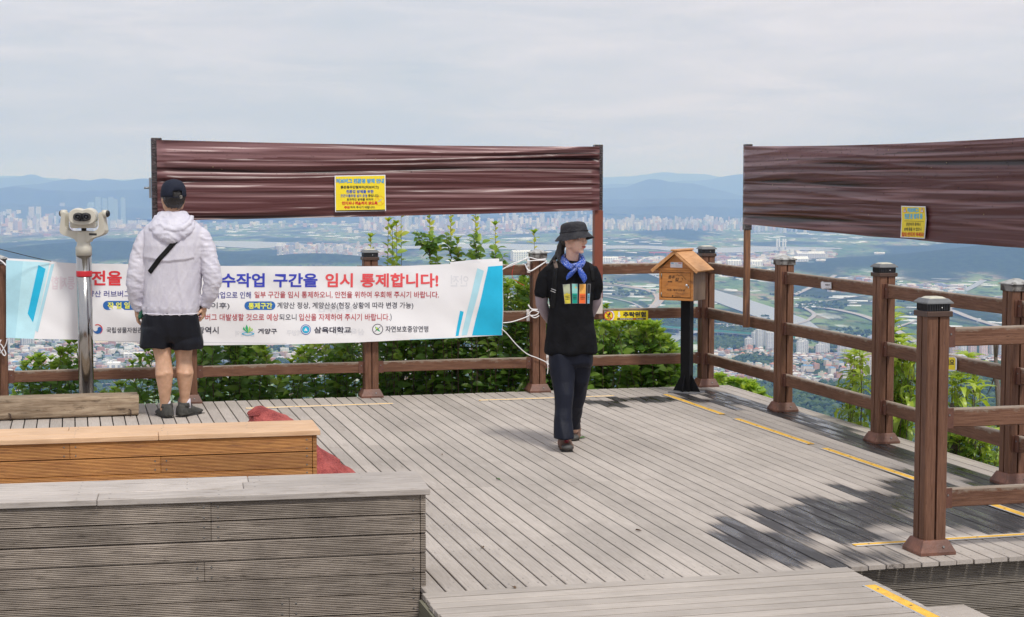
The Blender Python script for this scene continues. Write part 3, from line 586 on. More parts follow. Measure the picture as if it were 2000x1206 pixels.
mb.at = {'wet': wt_, 'board': bd}
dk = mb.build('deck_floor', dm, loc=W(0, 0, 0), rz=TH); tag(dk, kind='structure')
# joists below, dark sheets as shade for the gaps, screws in the boards
joist = mat('joist_and_gap_shade', (.03, .028, .026), .8); mb = MB()
for b in np.arange(.1, 6.8, .62): mb.box(A0 if b < 6.25 else -3.90, A1-.02, -b-.03, -b+.03, -.14, -.0225)
mb.box(A0, A1-.03, -6.28, -B0, -.5, -.46); mb.box(-3.90, A1-.03, -B1+.06, -6.285, -.5, -.46); mb.box(-3.90, -1.96, -12.4, -6.85, -.5, -.46)  # dark sheets added as painted shade behind the board gaps
tag(mb.build('deck_joists_gap_shade', joist, loc=W(0, 0, 0), rz=TH), kind='structure')
scr = mat('screw_steel', (.22, .21, .2), .45, metal=.6); mb = MB()
for b in list(np.arange(.41, 6.7, .62))+[6.70]:
    for i in range(min(nb, 62) if b < 6.25 else 44):
        for d in (.02, .064):
            if random.random() < .8: mb.disc((A1-(i+1)*PITCHB+d, -b+rn(-.008, .008), .0002), .0034, (0, 0, 1), 6, 0, .0006)
tag(mb.build('deck_screws', scr, loc=W(0, 0, 0), rz=TH), kind='structure')

# --- walkway leading to the viewer: boards along the fence direction
def board_run(name, xs, ys, zt, th, pitch, m, kind='structure', gap=.014, cuts=None, wetfn=None):
    mb = MB(); bd = []; y = ys[0]; wt = []
    while y < ys[1]-.02:
        y1 = min(y+pitch-gap, ys[1]); cc = [xs[0]+rn(-.006, .006)]+([cuts[int(rn(0, len(cuts)))]] if cuts and random.random() < .7 else [])+[xs[1]+rn(-.004, .004)]
        for c0, c1 in zip(cc[:-1], cc[1:]):
            n0 = len(mb.v); z = zt+rn(-.001, .001); mb.box(c0, c1-.0015, -y1, -y, z-th, z, 0, .0022); bd += [random.random()*50]*(len(mb.v)-n0)
        y += pitch
    mb.at = {'board': bd, 'wet': [0.0]*len(bd)}
    return tag(mb.build(name, m, loc=W(0, 0, 0), rz=TH), kind=kind)
dm2 = dm.copy(); dm2.name = 'walkway_board'
for n_ in dm2.node_tree.nodes:      # same timber, grain turned along the walkway boards
    if n_.type == 'MAPPING':
        s_ = n_.inputs[3].default_value; n_.inputs[3].default_value = (s_[1], s_[0], s_[2])
board_run('walkway', (-3.93, -1.925), (6.79, 12.5), .004, .025, .0925, dm2)
fasm = woodmat('fascia_board', (.17, .145, .12), (.28, .245, .205), (1.5, 22, 22), .6, (2, .0085), .3, .6, .15, 5, (.035, .03, .028))
def wall_boards(name, x0, x1, y, z1, n, h, m, th=.022, cut=None, M=None, parent=None, gap=.004, kind=None, face=-1):
    mb = MB(); bd = []
    for i in range(n):
        zt = z1-i*h; cc = [x0]+([cut[i % len(cut)]] if cut and cut[i % len(cut)] else [])+[x1]
        for c0, c1 in zip(cc[:-1], cc[1:]):
            n0 = len(mb.v); mb.box(c0+.0006, c1-.0006, y-th+rn(-.001, .001), y, zt-h+gap, zt, 0, .002, M); bd += [random.random()*50]*(len(mb.v)-n0)
            for sx in (c0+.03, c1-.03):
                for sz in (.24, .76): n0 = len(mb.v); mb.disc((sx, y-th-.001, zt-h*sz), .0045, (0, -1, 0), 8, 1, .001, M); bd += [0]*(len(mb.v)-n0)
    mb.at = {'board': bd}; o = mb.build(name, [m, scr], parent)
    return o
o = wall_boards('deck_fascia', -1.92, 1.2, -6.70, -.024, 6, .118, fasm, cut=[-.35, .3, None]); o.location = W(0, 0); o.rotation_euler = (0, 0, TH); tag(o, kind='structure')
mb = MB(); mb.box(-3.945, -3.925, -12.4, -6.80, -.6, -.022).box(-1.945, -1.925, -12.4, -6.80, -.6, -.022); bdv = [0]*len(mb.v); mb.at = {'board': bdv}; o = mb.build('walkway_side', woodmat('walkway_side_board', (.13, .125, .09), (.2, .19, .14), (22, 1.5, 22), .75, (2, .0085)), loc=W(0, 0), rz=TH); tag(o, kind='structure')
# lower tread right of the walkway, tread below
board_run('lower_step', (-1.92, -1.40), (6.93, 12.0), -.17, .03, .30, dm2)
# rim board along the right and back edge
mb = MB(); mb.box(A1+.002, A1+.03, -7.4, -B0+.02, -.15, -.002, 0, .002); mb.at = {'board': [3.0]*len(mb.v), 'wet': [.2]*len(mb.v)}; tag(mb.build('deck_rim', dm, loc=W(0, 0), rz=TH), kind='structure')

# --- anti-slip strips
ym = mat('yellow_strip', (.78, .45, .05), .65, .25, 9, .3, 200, col2=(.62, .36, .07), cfac=(.5, .7)); alm = mat('aluminium_edge', (.75, .75, .76), .35, metal=.7)
def strip(a0, b0, a1, b1, label, w=.05):
    d = Vector((a1-a0, -(b1-b0), 0)); L = d.length; an = math.atan2(d.y, d.x); t0 = at('anti_slip_strip', a0, b0, .0025, label, 'safety strip', 'yellow strips on the deck', rz=an)
    MB().box(0, L, -w/2, w/2, 0, .003, 0, .001).build('grit_band', ym, t0); MB().box(0, L, -w/2-.009, -w/2-.001, 0, .0045, 0, .001).build('metal_edge', alm, t0); MB().box(0, L, w/2+.001, w/2+.006, 0, .0045, 0, .001).build('metal_edge', alm, t0)
    k = MB(); [k.disc((x, 0, .0031), .006, (0, 0, 1), 8, 0, .0015) for x in np.arange(.08, L, .3)]; k.build('screws', scr, t0)
strip(-4.06, .51, -2.88, .51, 'faded yellow strip on the boards behind the red sack')
strip(-2.16, .49, -1.00, .49, 'yellow strip crossed by the walking woman in front of the back rail')
strip(-.555, .50, -.545, 1.77, 'yellow strip nearest the black post of the little box')
strip(-.535, 2.03, -.515, 3.32, 'yellow strip second from the black post, in front of the solar-capped post')
strip(-.510, 3.51, -.490, 4.80, 'yellow strip ending behind the nearest big post')
strip(-.480, 5.03, -.455, 6.25, 'yellow strip on the wet boards behind the nearest low rails')
strip(-1.68, 6.36, -.3, 6.34, 'yellow strip running under the nearest post along the step edge', .042)
strip(-1.985, 7.14, -1.985, 8.5, 'yellow strip with bare metal rims on the walkway edge at the bottom right', .055)

# ================================================================ FENCES
brown = bpy.data.materials.new('brown_stained_wood'); brown.use_nodes = True; t = NT(brown.node_tree); p = t.n['Principled BSDF']; p.inputs['Roughness'].default_value = .55; p.inputs['Specular IOR Level'].default_value = .22
def brownmat(m, stretch, worn_top):
    t = NT(m.node_tree); p = t.n['Principled BSDF']; o = t.obj(); rnd = t.node('ShaderNodeObjectInfo').outputs['Random']
    off = t.node('ShaderNodeVectorMath', operation='ADD'); t.put(off.inputs[0], o); t.put(off.inputs[1], t.node('ShaderNodeCombineXYZ', ins={0: t.math('MULTIPLY', rnd, 9.0), 1: t.math('MULTIPLY', rnd, 5.0), 2: t.math('MULTIPLY', rnd, 7.0)}).outputs[0]); o2 = off.outputs[0]
    g = t.noise(t.map(o2, stretch), 5, 6, .65, .5); c = t.mix(t.rng(g, .3, .7), (.10, .045, .027), (.21, .108, .068))
    c = t.mix(1.0, c, t.rng(t.noise(o2, 1.4, 4, .6), .3, .7, .75, 1.22), 'MULTIPLY'); c = t.mix(t.rng(t.noise(t.map(o2, stretch, (4, 4, 4)), 3.1, 6, .75), .62, .74, 0, .6), c, (.10, .085, .072))
    fl = t.noise(t.map(o2, tuple(s*1.3 for s in stretch), (1, 7, 3)), 9, 5, .7); c = t.mix(t.rng(fl, .68, .74, 0, .8), c, (.42, .35, .28)); ck = t.noise(t.map(o2, tuple(s*2.2 for s in stretch), (9, 2, 5)), 6, 3, .6); c = t.mix(t.rng(ck, .66, .69, 0, .8), c, (.03, .015, .01))
    if worn_top:
        nz = t.node('ShaderNodeSeparateXYZ', ins={0: t.node('ShaderNodeTexCoord').outputs['Normal']}).outputs[2]; up = t.rng(nz, .4, .9)
        wr = t.rng(t.noise(t.map(o2, (3, 9, 9)), 4, 6, .7), .40, .52); c = t.mix(t.math('MULTIPLY', up, t.math('ADD', .35, t.math('MULTIPLY', wr, .65))), c, t.mix(t.rng(g, .3, .7), (.36, .30, .24), (.50, .43, .36)))
        z = t.node('ShaderNodeSeparateXYZ', ins={0: o}).outputs[2]; edge = t.rng(t.math('ADD', z, t.math('MULTIPLY', t.math('SUBTRACT', t.noise(t.map(o2, (5, 9, 9)), 3, 6, .7), .5), .10)), .026, .040)
        c = t.mix(t.math('MULTIPLY', edge, .75), c, (.26, .21, .165))
    t.put(p.inputs['Base Color'], c); t.put(p.inputs['Normal'], t.bump(g, .005, .6))
railm = brown.copy(); railm.name = 'brown_rail_wood'; brownmat(railm, (1.3, 20, 20), True); brownmat(brown, (20, 20, 1.3), False)
basem = mat('brown_post_base', (.20, .085, .055), .55, .25, 7, .3, 60, col2=(.13, .06, .042)); brk = mat('brown_bracket', (.13, .055, .036), .5, .3, 14, .2, 80, metal=.1)
capk = mat('black_plastic', (.018, .018, .02), .38, .2, 20); capg = mat('grey_cap_plastic', (.13, .135, .14), .5, .2, 20); solar = mat('yellowed_solar_lens', (.52, .50, .40), .35, .15, 12); oldcap = mat('weathered_cap_metal', (.22, .21, .20), .6, .3, 12, .5, 30, col2=(.05, .04, .035), cfac=(.45, .58)); capband = mat('dark_band', (.075, .042, .03), .5, .2, 20, metal=.1); whitebits = mat('white_paint_bits', (.7, .7, .7), .7)
def post(parent, x, y, cap, z1=1.150, foot=True):
    """x,y in deck frame (y away from the viewer)"""
    r = empty('post', (x, y, 0)); r.parent = parent
    w = .058; g = .0055; d = .017; q = []
    for s in range(4):
        c, s_ = math.cos(s*math.pi/2), math.sin(s*math.pi/2)
        for (px_, py_) in [(-w+.006, -w), (-g, -w), (-g+.001, -w+d), (g-.001, -w+d), (g, -w), (w-.006, -w), (w, -w+.006)]: q.append((px_*c-py_*s_, px_*s_+py_*c))
    MB().prism(q, .03, z1).build('shaft', brown, r)
    if foot:
        k = MB(); b0, b1 = .093, .066; k.prism([(-b0,-b0),(b0,-b0),(b0,b0),(-b0,b0)], .001, .016, 0); k.prism([(-b0,-b0),(b0,-b0),(b0,b0),(-b0,b0)], .016, .07, 0, top=[(-b1,-b1),(b1,-b1),(b1,b1),(-b1,b1)])
        k.disc((.03, -.085, .04), .006, (0, -1, .3), 6, 1, .003); k.build('base', [basem, scr], r)
    if cap == 'solar':
        c = empty('cap', (0, 0, z1)); c.parent = r
        MB().box(-.068, .068, -.068, .068, -.008, .018, 0, .003).build('band', capband, c)
        k = MB(); k.box(-.056, .056, -.056, .056, .018, .058, 0, .003)
        for i in range(9):
            for s in (-1, 1):
                k.box(-.05+i*.0125-.002, -.05+i*.0125+.002, s*.0585-.002, s*.0585+.002, .02, .056, 0); k.box(s*.0585-.002, s*.0585+.002, -.05+i*.0125-.002, -.05+i*.0125+.002, .02, .056, 0)
        k.disc((.012, -.061, .036), .003, (0, -1, 0), 6, 1, .002); k.build('housing', [capk, whitebits], c)
        k = MB(); k.prism([(-.07,-.07),(.07,-.07),(.07,.07),(-.07,.07)], .054, .060, 0, top=[(-.069,-.069),(.069,-.069),(.069,.069),(-.069,.069)]); k.prism([(-.069,-.069),(.069,-.069),(.069,.069),(-.069,.069)], .060, .078, 0, top=[(-.050,-.050),(.050,-.050),(.050,.050),(-.050,.050)]); k.build('lid', capg, c)
        MB().prism([(-.044,-.044),(.044,-.044),(.044,.044),(-.044,.044)], .078, .086, 0, top=[(-.03,-.03),(.03,-.03),(.03,.03),(-.03,.03)]).build('solar_panel', solar, c)
    elif cap == 'old':
        c = empty('cap', (0, 0, z1)); c.parent = r
        MB().box(-.066, .066, -.066, .066, -.006, .034, 0, .003).build('band', oldcap, c)
        k = MB(); k.prism([(-.074,-.074),(.074,-.074),(.074,.074),(-.074,.074)], .034, .040, 0); k.prism([(-.074,-.074),(.074,-.074),(.074,.074),(-.074,.074)], .040, .068, 0, top=[(-.012,-.012),(.012,-.012),(.012,.012),(-.012,.012)])
        k.build('lid', mat('grey_cap_lid', (.36, .36, .35), .55, .3, 14, .6, 40, col2=(.10, .09, .085), cfac=(.5, .6)) if 'lid_m' not in globals() else lid_m, c)
    return r
lid_m = mat('grey_cap_lid', (.38, .38, .37), .55, .3, 16, .6, 40, col2=(.12, .11, .10), cfac=(.52, .62))
RZ = (1.045, .650, .250)      # rail centre heights
def rails(parent, x0, y0, x1, y1, zs=RZ, hh=.045, th=.021, plates=(True, True)):
    d = Vector((x1-x0, y1-y0, 0)); L = d.length; an = math.atan2(d.y, d.x)
    for z in zs:
        r = empty('rail', (x0, y0, z), an); r.parent = parent
        n = 16; k = MB(); ph = rn(0, 9); bow = rn(-.004, .004)
        prof = [(-th, -hh+.004), (-th, hh-.006), (-th+.005, hh), (th-.005, hh), (th, hh-.006), (th, -hh+.004), (th-.004, -hh), (-th+.004, -hh)]
        vs = [(.0+L*i/n, y, zz+bow*math.sin(math.pi*i/n)+.0012*noise.noise((i*.7, ph, 0))) for i in range(n+1) for y, zz in prof]
        k.add(vs, [(i*8+j, i*8+(j+1) % 8, (i+1)*8+(j+1) % 8, (i+1)*8+j) for i in range(n) for j in range(8)]); k.f += [tuple(range(8)), tuple(n*8+j for j in reversed(range(8)))]; k.m += [0, 0]; k.s += [False, False]
        k.build('bar', railm, r)
        for e, on in zip((0, L), plates):
            if not on: continue
            s = 1 if e == 0 else -1; k = MB(); k.box(*sorted((e, e+s*.045)), -th-.005, -th-.001, -hh-.004, hh+.004, 0, .001); k.box(*sorted((e, e+s*.045)), th+.001, th+.005, -hh-.004, hh+.004, 0, .001)
            k.box(*sorted((e-s*.001, e+s*.004)), -th-.022, th+.022, -hh-.004, hh+.004, 0, .001); k.disc((e+s*.022, -th-.005, .015), .005, (0, -1, 0), 6, 1, .003)
            k.build('bracket', [brk, scr], r)
PA = [-7.42, -5.93, -4.46, -2.975, -1.53, 0.0]
bf = at('back_fence', PA[0], 0, 0, 'long brown wooden fence with three rails running behind the banner to the corner', 'fence')
for i, a in enumerate(PA): post(bf, a-PA[0], 0, ['old', 'old', 'solar', 'solar', 'old', 'solar'][i])
for a0, a1 in zip(PA[:-1], PA[1:]): rails(bf, a0-PA[0]+.060, 0, a1-PA[0]-.060, 0)
PB = [1.67, 3.34, 5.01, 6.66]
rf = at('right_fence', 0, 0, 0, 'brown wooden fence with three rails coming from the corner down the right side', 'fence')
for i, b in enumerate(PB): post(rf, 0, -b, ['old', 'solar', 'old', 'solar'][i])
for b0, b1 in zip([0]+PB[:-1], PB): rails(rf, 0, -b0-.060, 0, -b1+.060)
nf = at('near_fence', -1.390, 6.575, 0, 'short brown fence end with the nearest big post and solar cap in the right foreground', 'fence')
post(nf, 0, 0, 'solar'); rails(nf, .060, 0, 1.36, 0, zs=(1.040, .650, .262))

# ================================================================ DARK FILM SCREENS
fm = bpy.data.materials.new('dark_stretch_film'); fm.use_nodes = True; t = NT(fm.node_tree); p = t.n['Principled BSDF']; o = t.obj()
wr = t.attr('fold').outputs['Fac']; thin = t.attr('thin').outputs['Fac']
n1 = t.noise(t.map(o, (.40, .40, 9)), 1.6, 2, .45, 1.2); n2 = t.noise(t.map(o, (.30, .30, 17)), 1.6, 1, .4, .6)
c = t.mix(t.rng(t.math('ADD', n1, t.math('MULTIPLY', wr, .9)), .40, .64), (.013, .004, .0045), (.095, .034, .034))  # raised folds coloured lighter, gloss put into the base colour
c = t.mix(t.rng(n2, .49, .63, 0, .85), c, (.26, .145, .145)); c = t.mix(t.math('MULTIPLY', thin, .8), c, t.mix(t.rng(n1, .3, .7), (.17, .080, .082), (.27, .15, .155)))  # pale bands painted in for glossy streaks; thin part is the single layer
t.put(p.inputs['Base Color'], c); p.inputs['Roughness'].default_value = .33; p.inputs['Specular IOR Level'].default_value = .27; p.inputs['Coat Weight'].default_value = .03; p.inputs['Coat Roughness'].default_value = .22
t.put(p.inputs['Normal'], t.bump(t.math('ADD', n1, t.math('MULTIPLY', n2, .25)), .03, .30))
spk = mat('stuck_insects', (.012, .010, .010), .6); spl = mat('stuck_leaf_bits', (.6, .5, .25), .7)
def film_sheet(name, parent, L, ztl, ztr, zbl, zbr, sag, thin_fn, seed, nbug, mats, n=260, k_=110):
    """sheet in the local xz plane, x 0..L"""
    P = []; fold = []; th = []; 
    def disp(s, q):
        e = (1+1.0*math.exp(-s*L/.3)+1.0*math.exp(-(1-s)*L/.3))*min(1, .15+s*L/.08, .15+(1-s)*L/.08); v = 0
        for (fs, ft, am) in ((.6, 7, .012), (.9, 15, .0045), (1.5, 30, .0012)):
            x = noise.noise((s*fs*L*.5, q*ft+.8*noise.noise((s*2, q*3, seed)), seed+ft)); v += am*(1-abs(x)*2.6)
        return v*e
    for i in range(n+1):
        s = i/n
        for j in range(k_+1):
            q = j/k_; zt = ztl+(ztr-ztl)*s-sag*math.sin(math.pi*s); zb = zbl+(zbr-zbl)*s-sag*.6*math.sin(math.pi*s)+.004*noise.noise((s*9, seed, 1)); d = disp(s, q)
            P.append((s*L, -d, zb+(zt-zb)*q)); fold.append(d*30); th.append(1.0 if q > thin_fn(s)+.015*noise.noise((s*7, seed, 2)) else 0.0)
    idx = np.arange((n+1)*(k_+1)).reshape(n+1, k_+1); F = np.stack([idx[:-1,:-1], idx[1:,:-1], idx[1:,1:], idx[:-1,1:]], -1).reshape(-1, 4)
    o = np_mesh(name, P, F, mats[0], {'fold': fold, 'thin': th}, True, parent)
    k = MB()
    for _ in range(nbug):
        s = rn(.03, .99); q = 1-abs(random.gauss(0, .38)); 
        if not 0 < q < 1: continue
        i = int(s*n); j = int(q*k_); x, y, z = P[i*(k_+1)+j]; r = rn(.0018, .0034); an = rn(0, 3.1); dx, dz = math.cos(an)*r*1.5, math.sin(an)*r*1.5
        k.tube([(x-dx, y-.003, z-dz), (x, y-.0045, z), (x+dx, y-.003, z+dz)], [r*.25, r*.55, r*.2], 5, 1 if random.random() < .05 else 0)
    k.build('stuck_insects', [spk, spl], o)['kind'] = 'stuff'; return o
wrapm = bpy.data.materials.new('wrapped_dark_film'); wrapm.use_nodes = True; t = NT(wrapm.node_tree); p = t.n['Principled BSDF']; o = t.obj(); n1 = t.noise(t.map(o, (3, 3, 30)), 2, 5, .65, 1.5)
t.put(p.inputs['Base Color'], t.mix(t.rng(n1, .45, .7), (.018, .010, .011), (.09, .055, .06))); p.inputs['Roughness'].default_value = .25; p.inputs['Coat Weight'].default_value = .5; t.put(p.inputs['Normal'], t.bump(n1, .02, .8))
redw = mat('red_brown_post', (.20, .045, .025), .5, .3, 5, .3, 30, stretch=(6, 6, .8), col2=(.13, .035, .022)); 
rw2 = bpy.data.materials.new('peeling_post_foot'); rw2.use_nodes = True; t = NT(rw2.node_tree); p = t.n['Principled BSDF']; o = t.obj(); nn = t.noise(t.map(o, (26, 26, 5)), 2.5, 6, .7); zz = t.node('ShaderNodeSeparateXYZ', ins={0: o}).outputs[2]
t.put(p.inputs['Base Color'], t.mix(t.rng(t.math('SUBTRACT', nn, t.math('MULTIPLY', zz, 3.2)), .02, .10), t.mix(nn, (.16, .04, .024), (.24, .07, .04)), (.62, .56, .50)))
# left screen
bq = .075; al, zl = AZ(305, 271, bq); ar, zr = AZ(1168, 284, bq); L_ = ar-al
sc = at('insect_screen', al, bq, 0, 'long dark brown plastic film stretched high between two posts above the banner', 'film screen', 'dark film screens')
MB().box(-.042, .042, -.035, .035, 1.47, zl+.005, 0, .005).build('wrapped_post', wrapm, sc); MB().box(-.038, .038, -.032, .032, .64, 1.47, 0, .004).build('post_foot', redw, sc)
zrb = AZ(1168, 411, bq)[1]; zft = AZ(1168, 613, bq)[1]
MB().box(L_-.036, L_+.036, -.03, .03, zrb, zr+.004, 0, .003).build('wrapped_post', wrapm, sc)
o_ = MB().box(-.038, .038, -.032, .032, 0, zrb-zft, 0, .003).build('peeling_post', rw2, sc); o_.location = (L_, 0, zft); 
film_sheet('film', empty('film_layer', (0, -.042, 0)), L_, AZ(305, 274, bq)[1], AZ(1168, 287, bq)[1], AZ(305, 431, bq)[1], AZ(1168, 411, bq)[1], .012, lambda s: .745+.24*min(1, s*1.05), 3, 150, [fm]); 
fl_ = bpy.data.objects['film_layer']; fs_ = [c for c in fl_.children][0]; fs_.parent = sc; fs_.location = (0, -.045, 0); bpy.data.objects.remove(fl_)
k = MB(); k.box(-.062, -.044, -.01, .0, 1.66, 1.82, 0, .002); k.tube([(-.06, -.005, 1.74), (-.1, -.005, 1.74)], .022, 10, 0, flat=.4); k.build('hinge_plate', mat('galvanised', (.3, .31, .32), .4, metal=.6), sc)
# right screen
aq = -.075; bl, zl2 = BZ(1461, 282, aq); blb, zfoot = BZ(1458, 640, aq)
sr = at('insect_screen', aq, bl, 0, 'dark brown plastic film stretched high along the right fence with insects stuck along its top', 'film screen', 'dark film screens', rz=-math.pi/2)
Lr = 5.62-bl
MB().box(-.028, .028, -.03, .03, 1.40, zl2, 0, .003).build('wrapped_post', wrapm, sr)
orw = mat('bare_orange_leg', (.24, .11, .05), .6, .35, 5, .4, 40, stretch=(9, 9, .7), col2=(.12, .055, .035), cfac=(.42, .6)); MB().box(-.024, .024, -.022, .022, zfoot, 1.40, 0, .003).build('hanging_leg', orw, sr)
MB().box(Lr-.036, Lr+.036, -.03, .03, .0, 2.06, 0, .003).build('wrapped_post', wrapm, sr)
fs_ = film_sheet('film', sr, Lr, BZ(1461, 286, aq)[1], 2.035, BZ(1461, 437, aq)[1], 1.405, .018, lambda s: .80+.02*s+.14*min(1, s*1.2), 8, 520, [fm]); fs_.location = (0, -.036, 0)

# ================================================================ BANNER
vin = bpy.data.materials.new('white_banner_cloth'); vin.use_nodes = True; t = NT(vin.node_tree); p = t.n['Principled BSDF']; p.inputs['Roughness'].default_value = .45; t.put(p.inputs['Base Color'], t.mix(t.rng(t.noise(t.obj(), 1.3, 4, .6), .3, .7), (.78, .77, .78), (.84, .83, .85))); p.inputs['Specular IOR Level'].default_value = .4
def ink(n, c, r=.5): return mat(n, c, r, .06, 6)
INK = [vin, ink('ink_red', (.72, .035, .045)), ink('ink_blue', (.035, .05, .45)), ink('ink_coral', (.78, .08, .09)), ink('ink_navy', (.05, .05, .28)), ink('ink_dark_red', (.50, .045, .06)), ink('ink_black', (.05, .05, .075)), ink('ink_pill', (.02, .13, .42)), ink('ink_yellow', (.85, .85, .10)),
       ink('ink_cyan', (.01, .46, .72)), ink('ink_pale_cyan', (.42, .70, .80)), ink('ink_sky', (.50, .78, .86)), ink('ink_green', (.03, .42, .16)), ink('ink_light_green', (.36, .62, .12)), ink('ink_see_through', (.76, .66, .70)), ink('ink_see_through_grey', (.70, .70, .73)), ink('ink_seam', (.55, .56, .6))]
BT = [(12,508),(60,510),(150,515),(300,517),(440,520),(700,520.5),(790,520),(880,516),(982,511)]; BBt = [(12,660.5),(150,664),(270,670),(400,675),(550,673.5),(700,669),(800,664),(900,660),(982,655.5)]
b0 = .120
def ripple(a, z):
    r = .014*noise.noise((a*2.2, z*2.0, 4))+.012*noise.noise((a*1.4+z*3.6, z*1.0, 9))+.005*noise.noise((a*5+z*6, z*3, 2))
    e = max(0, (a+2.6)/.8) if a > -2.6 else 0; r += .022*e*math.sin((z*7+a*5.5))*min(1, e)        # sagging folds near the right end
    e2 = max(0, (-5.2-a)/.6) if a < -5.2 else 0; r += .010*min(1, e2)*math.sin(z*9-a*4); return r
def bpt(u, v, eps=0.0):
    a, z = AZ(u, v, b0); return (a+5.93, -(b0+eps+ripple(a, z)), z)
bn = at('banner', -5.93, 0, 0, 'long white banner with red and blue Korean lettering and cyan ends tied across the fence', 'banner')
P = []; nu, nv = 200, 34
for i in range(nu+1):
    u = 12+970*i/nu; vt = np.interp(u, [q[0] for q in BT], [q[1] for q in BT]); vb = np.interp(u, [q[0] for q in BBt], [q[1] for q in BBt])
    for j in range(nv+1): P.append(bpt(u, vt+(vb-vt)*j/nv))
idx = np.arange((nu+1)*(nv+1)).reshape(nu+1, nv+1); F = np.stack([idx[:-1,:-1], idx[:-1,1:], idx[1:,1:], idx[1:,:-1]], -1).reshape(-1, 4)
P2 = [(x, y+.0012, z) for x, y, z in P]; k = MB(); k.add(P, [tuple(f) for f in F], 0, True); k.add(P2, [tuple(reversed(f)) for f in F], 0, True)
def patch(k, q, mi, eps=.0012, nx=6, ny=16):
    """q: four corners (u,v) tl, tr, br, bl"""
    V = []
    for j in range(ny+1):
        for i in range(nx+1):
            s, t_ = i/nx, j/ny; x = [(q[0][c]*(1-s)+q[1][c]*s)*(1-t_)+(q[3][c]*(1-s)+q[2][c]*s)*t_ for c in (0, 1)]; V.append(bpt(x[0], x[1], eps))
    k.add(V, [(j*(nx+1)+i, (j+1)*(nx+1)+i, (j+1)*(nx+1)+i+1, j*(nx+1)+i+1) for j in range(ny) for i in range(nx)], mi, True)
patch(k, [(12.2,508.5),(97,513.5),(66,662),(12.2,660)], 11, .0010); patch(k, [(12.2,508.5),(45,511),(30,660.5),(12.2,660)], 10, .0014)
patch(k, [(75,518),(89,525.5),(64.5,630),(54,613)], 9, .0022, 4, 14); patch(k, [(100,516.5),(106,516),(74,649),(69,645)], 10, .0022, 2, 14)
patch(k, [(953,521),(981.8,519),(980.8,655.5),(923,656)], 9, .0014, 8, 18); patch(k, [(932,524),(944.5,529.5),(913,655),(902,656)], 10, .0014, 3, 16); patch(k, [(899,607.5),(906,609.5),(896,656.5),(890,657)], 9, .0014, 2, 8)
patch(k, [(800,663),(900,659.5),(900,660.3),(800,664.2)], 10, .0012, 10, 1); patch(k, [(270,667.6),(560,671),(560,671.6),(270,668.4)], 16, .0012, 30, 1); patch(k, [(185,665.2),(270,667.6),(270,668.4),(185,666)], 16, .0012, 10, 1)
def bt(s, u0, u1, v0, v1, mi, bold=0.0, eps=.0028): fit_text(k, s, u0, u1, v1, v0, lambda x, y: bpt(x, y, eps), mi, bold)
bt('안전을', 149, 238, 529, 558, 1, .028); bt('위해 살', 256, 345, 531, 560, 2, .028); bt('수작업', 432, 517, 534, 561.5, 2, .028); bt('구간을', 534, 620, 534, 561.5, 2, .028); bt('임시', 635.5, 689, 534, 561.5, 3, .028); bt('통제합니다!', 704, 856, 534, 561.5, 3, .028)
bt('계양산 러브버그 개체', 158, 285, 568, 580.5, 4, .008); bt('수 조절을 위한 살', 292, 412, 569, 582, 4, .008); bt('작업으로 인해', 418, 490, 570, 583, 4, .008); bt('일부 구간을 임시 통제하오니, 안전을 위하여 우회해 주시기 바랍니다.', 497, 857, 569.5, 583, 5, .008)
def pill(u0, u1, v0, v1, mi):
    r = (v1-v0)/2; V = [bpt((u0+r) if i < 9 else (u1-r), (v0+v1)/2, .0016) for i in (0, 10)]
    ring = [((u0+r)+r*math.cos(math.pi/2+math.pi*i/10), (v0+v1)/2-r*math.sin(math.pi/2+math.pi*i/10)) for i in range(11)]+[((u1-r)+r*math.cos(-math.pi/2+math.pi*i/10), (v0+v1)/2-r*math.sin(-math.pi/2+math.pi*i/10)) for i in range(11)]
    k.add([bpt(x, y, .0022) for x, y in ring], [tuple(range(len(ring)))], mi)
pill(201, 277, 588, 605.5, 7); bt('작 업 일 시', 210, 269, 590.5, 603, 8, .022, .0042); bt('7월 중(일몰 30분 이후)', 283, 448, 591, 604.5, 6, .006)
pill(477, 538, 589, 605.5, 7); bt('통제구간', 485, 531.5, 591.5, 603.5, 8, .026, .0042); bt('계양산 정상, 계양산성(현장 상황에 따라 변경 가능)', 541.5, 807.5, 590.5, 605, 6, .006)
bt('(향후 러브', 300, 394, 613, 626.5, 5, .006); bt('버그 대발생할 것으로 예상', 401, 544, 613, 626.5, 5, .006); bt('되오니', 545.5, 579, 613.5, 626, 6, .006); bt('입산을 자제하여 주시기 바랍니다.', 584, 761, 613, 626.5, 5, .006); bt(')', 762, 765, 613, 627.5, 6, .0)
bt('국립생물자원관', 208, 278, 639.5, 650.5, 6, .010); bt('인천광역시', 357, 427, 638.5, 652.5, 6, .016); bt('계양구', 503.5, 541, 642, 652.5, 6, .022); bt('삼육대학교', 613, 686, 638.5, 651, 6, .026); bt('자연보호중앙연맹', 753, 836.5, 637, 649, 6, .008)
def poly(pts, mi, eps=.0028): k.add([bpt(x, y, eps) for x, y in pts], [tuple(range(len(pts)))], mi)
def circ(cu, cv, r, mi, eps=.0028, a0=0, a1=360, n=24, rin=None):
    an = [R(a0+(a1-a0)*i/n) for i in range(n+1)]
    if rin is None: poly([(cu+r*math.cos(q), cv-r*math.sin(q)) for q in an[:-1 if a1-a0 >= 360 else None]], mi, eps)
    else:
        for q0, q1 in zip(an[:-1], an[1:]): poly([(cu+r*math.cos(q0), cv-r*math.sin(q0)), (cu+r*math.cos(q1), cv-r*math.sin(q1)), (cu+rin*math.cos(q1), cv-rin*math.sin(q1)), (cu+rin*math.cos(q0), cv-rin*math.sin(q0))], mi, eps)
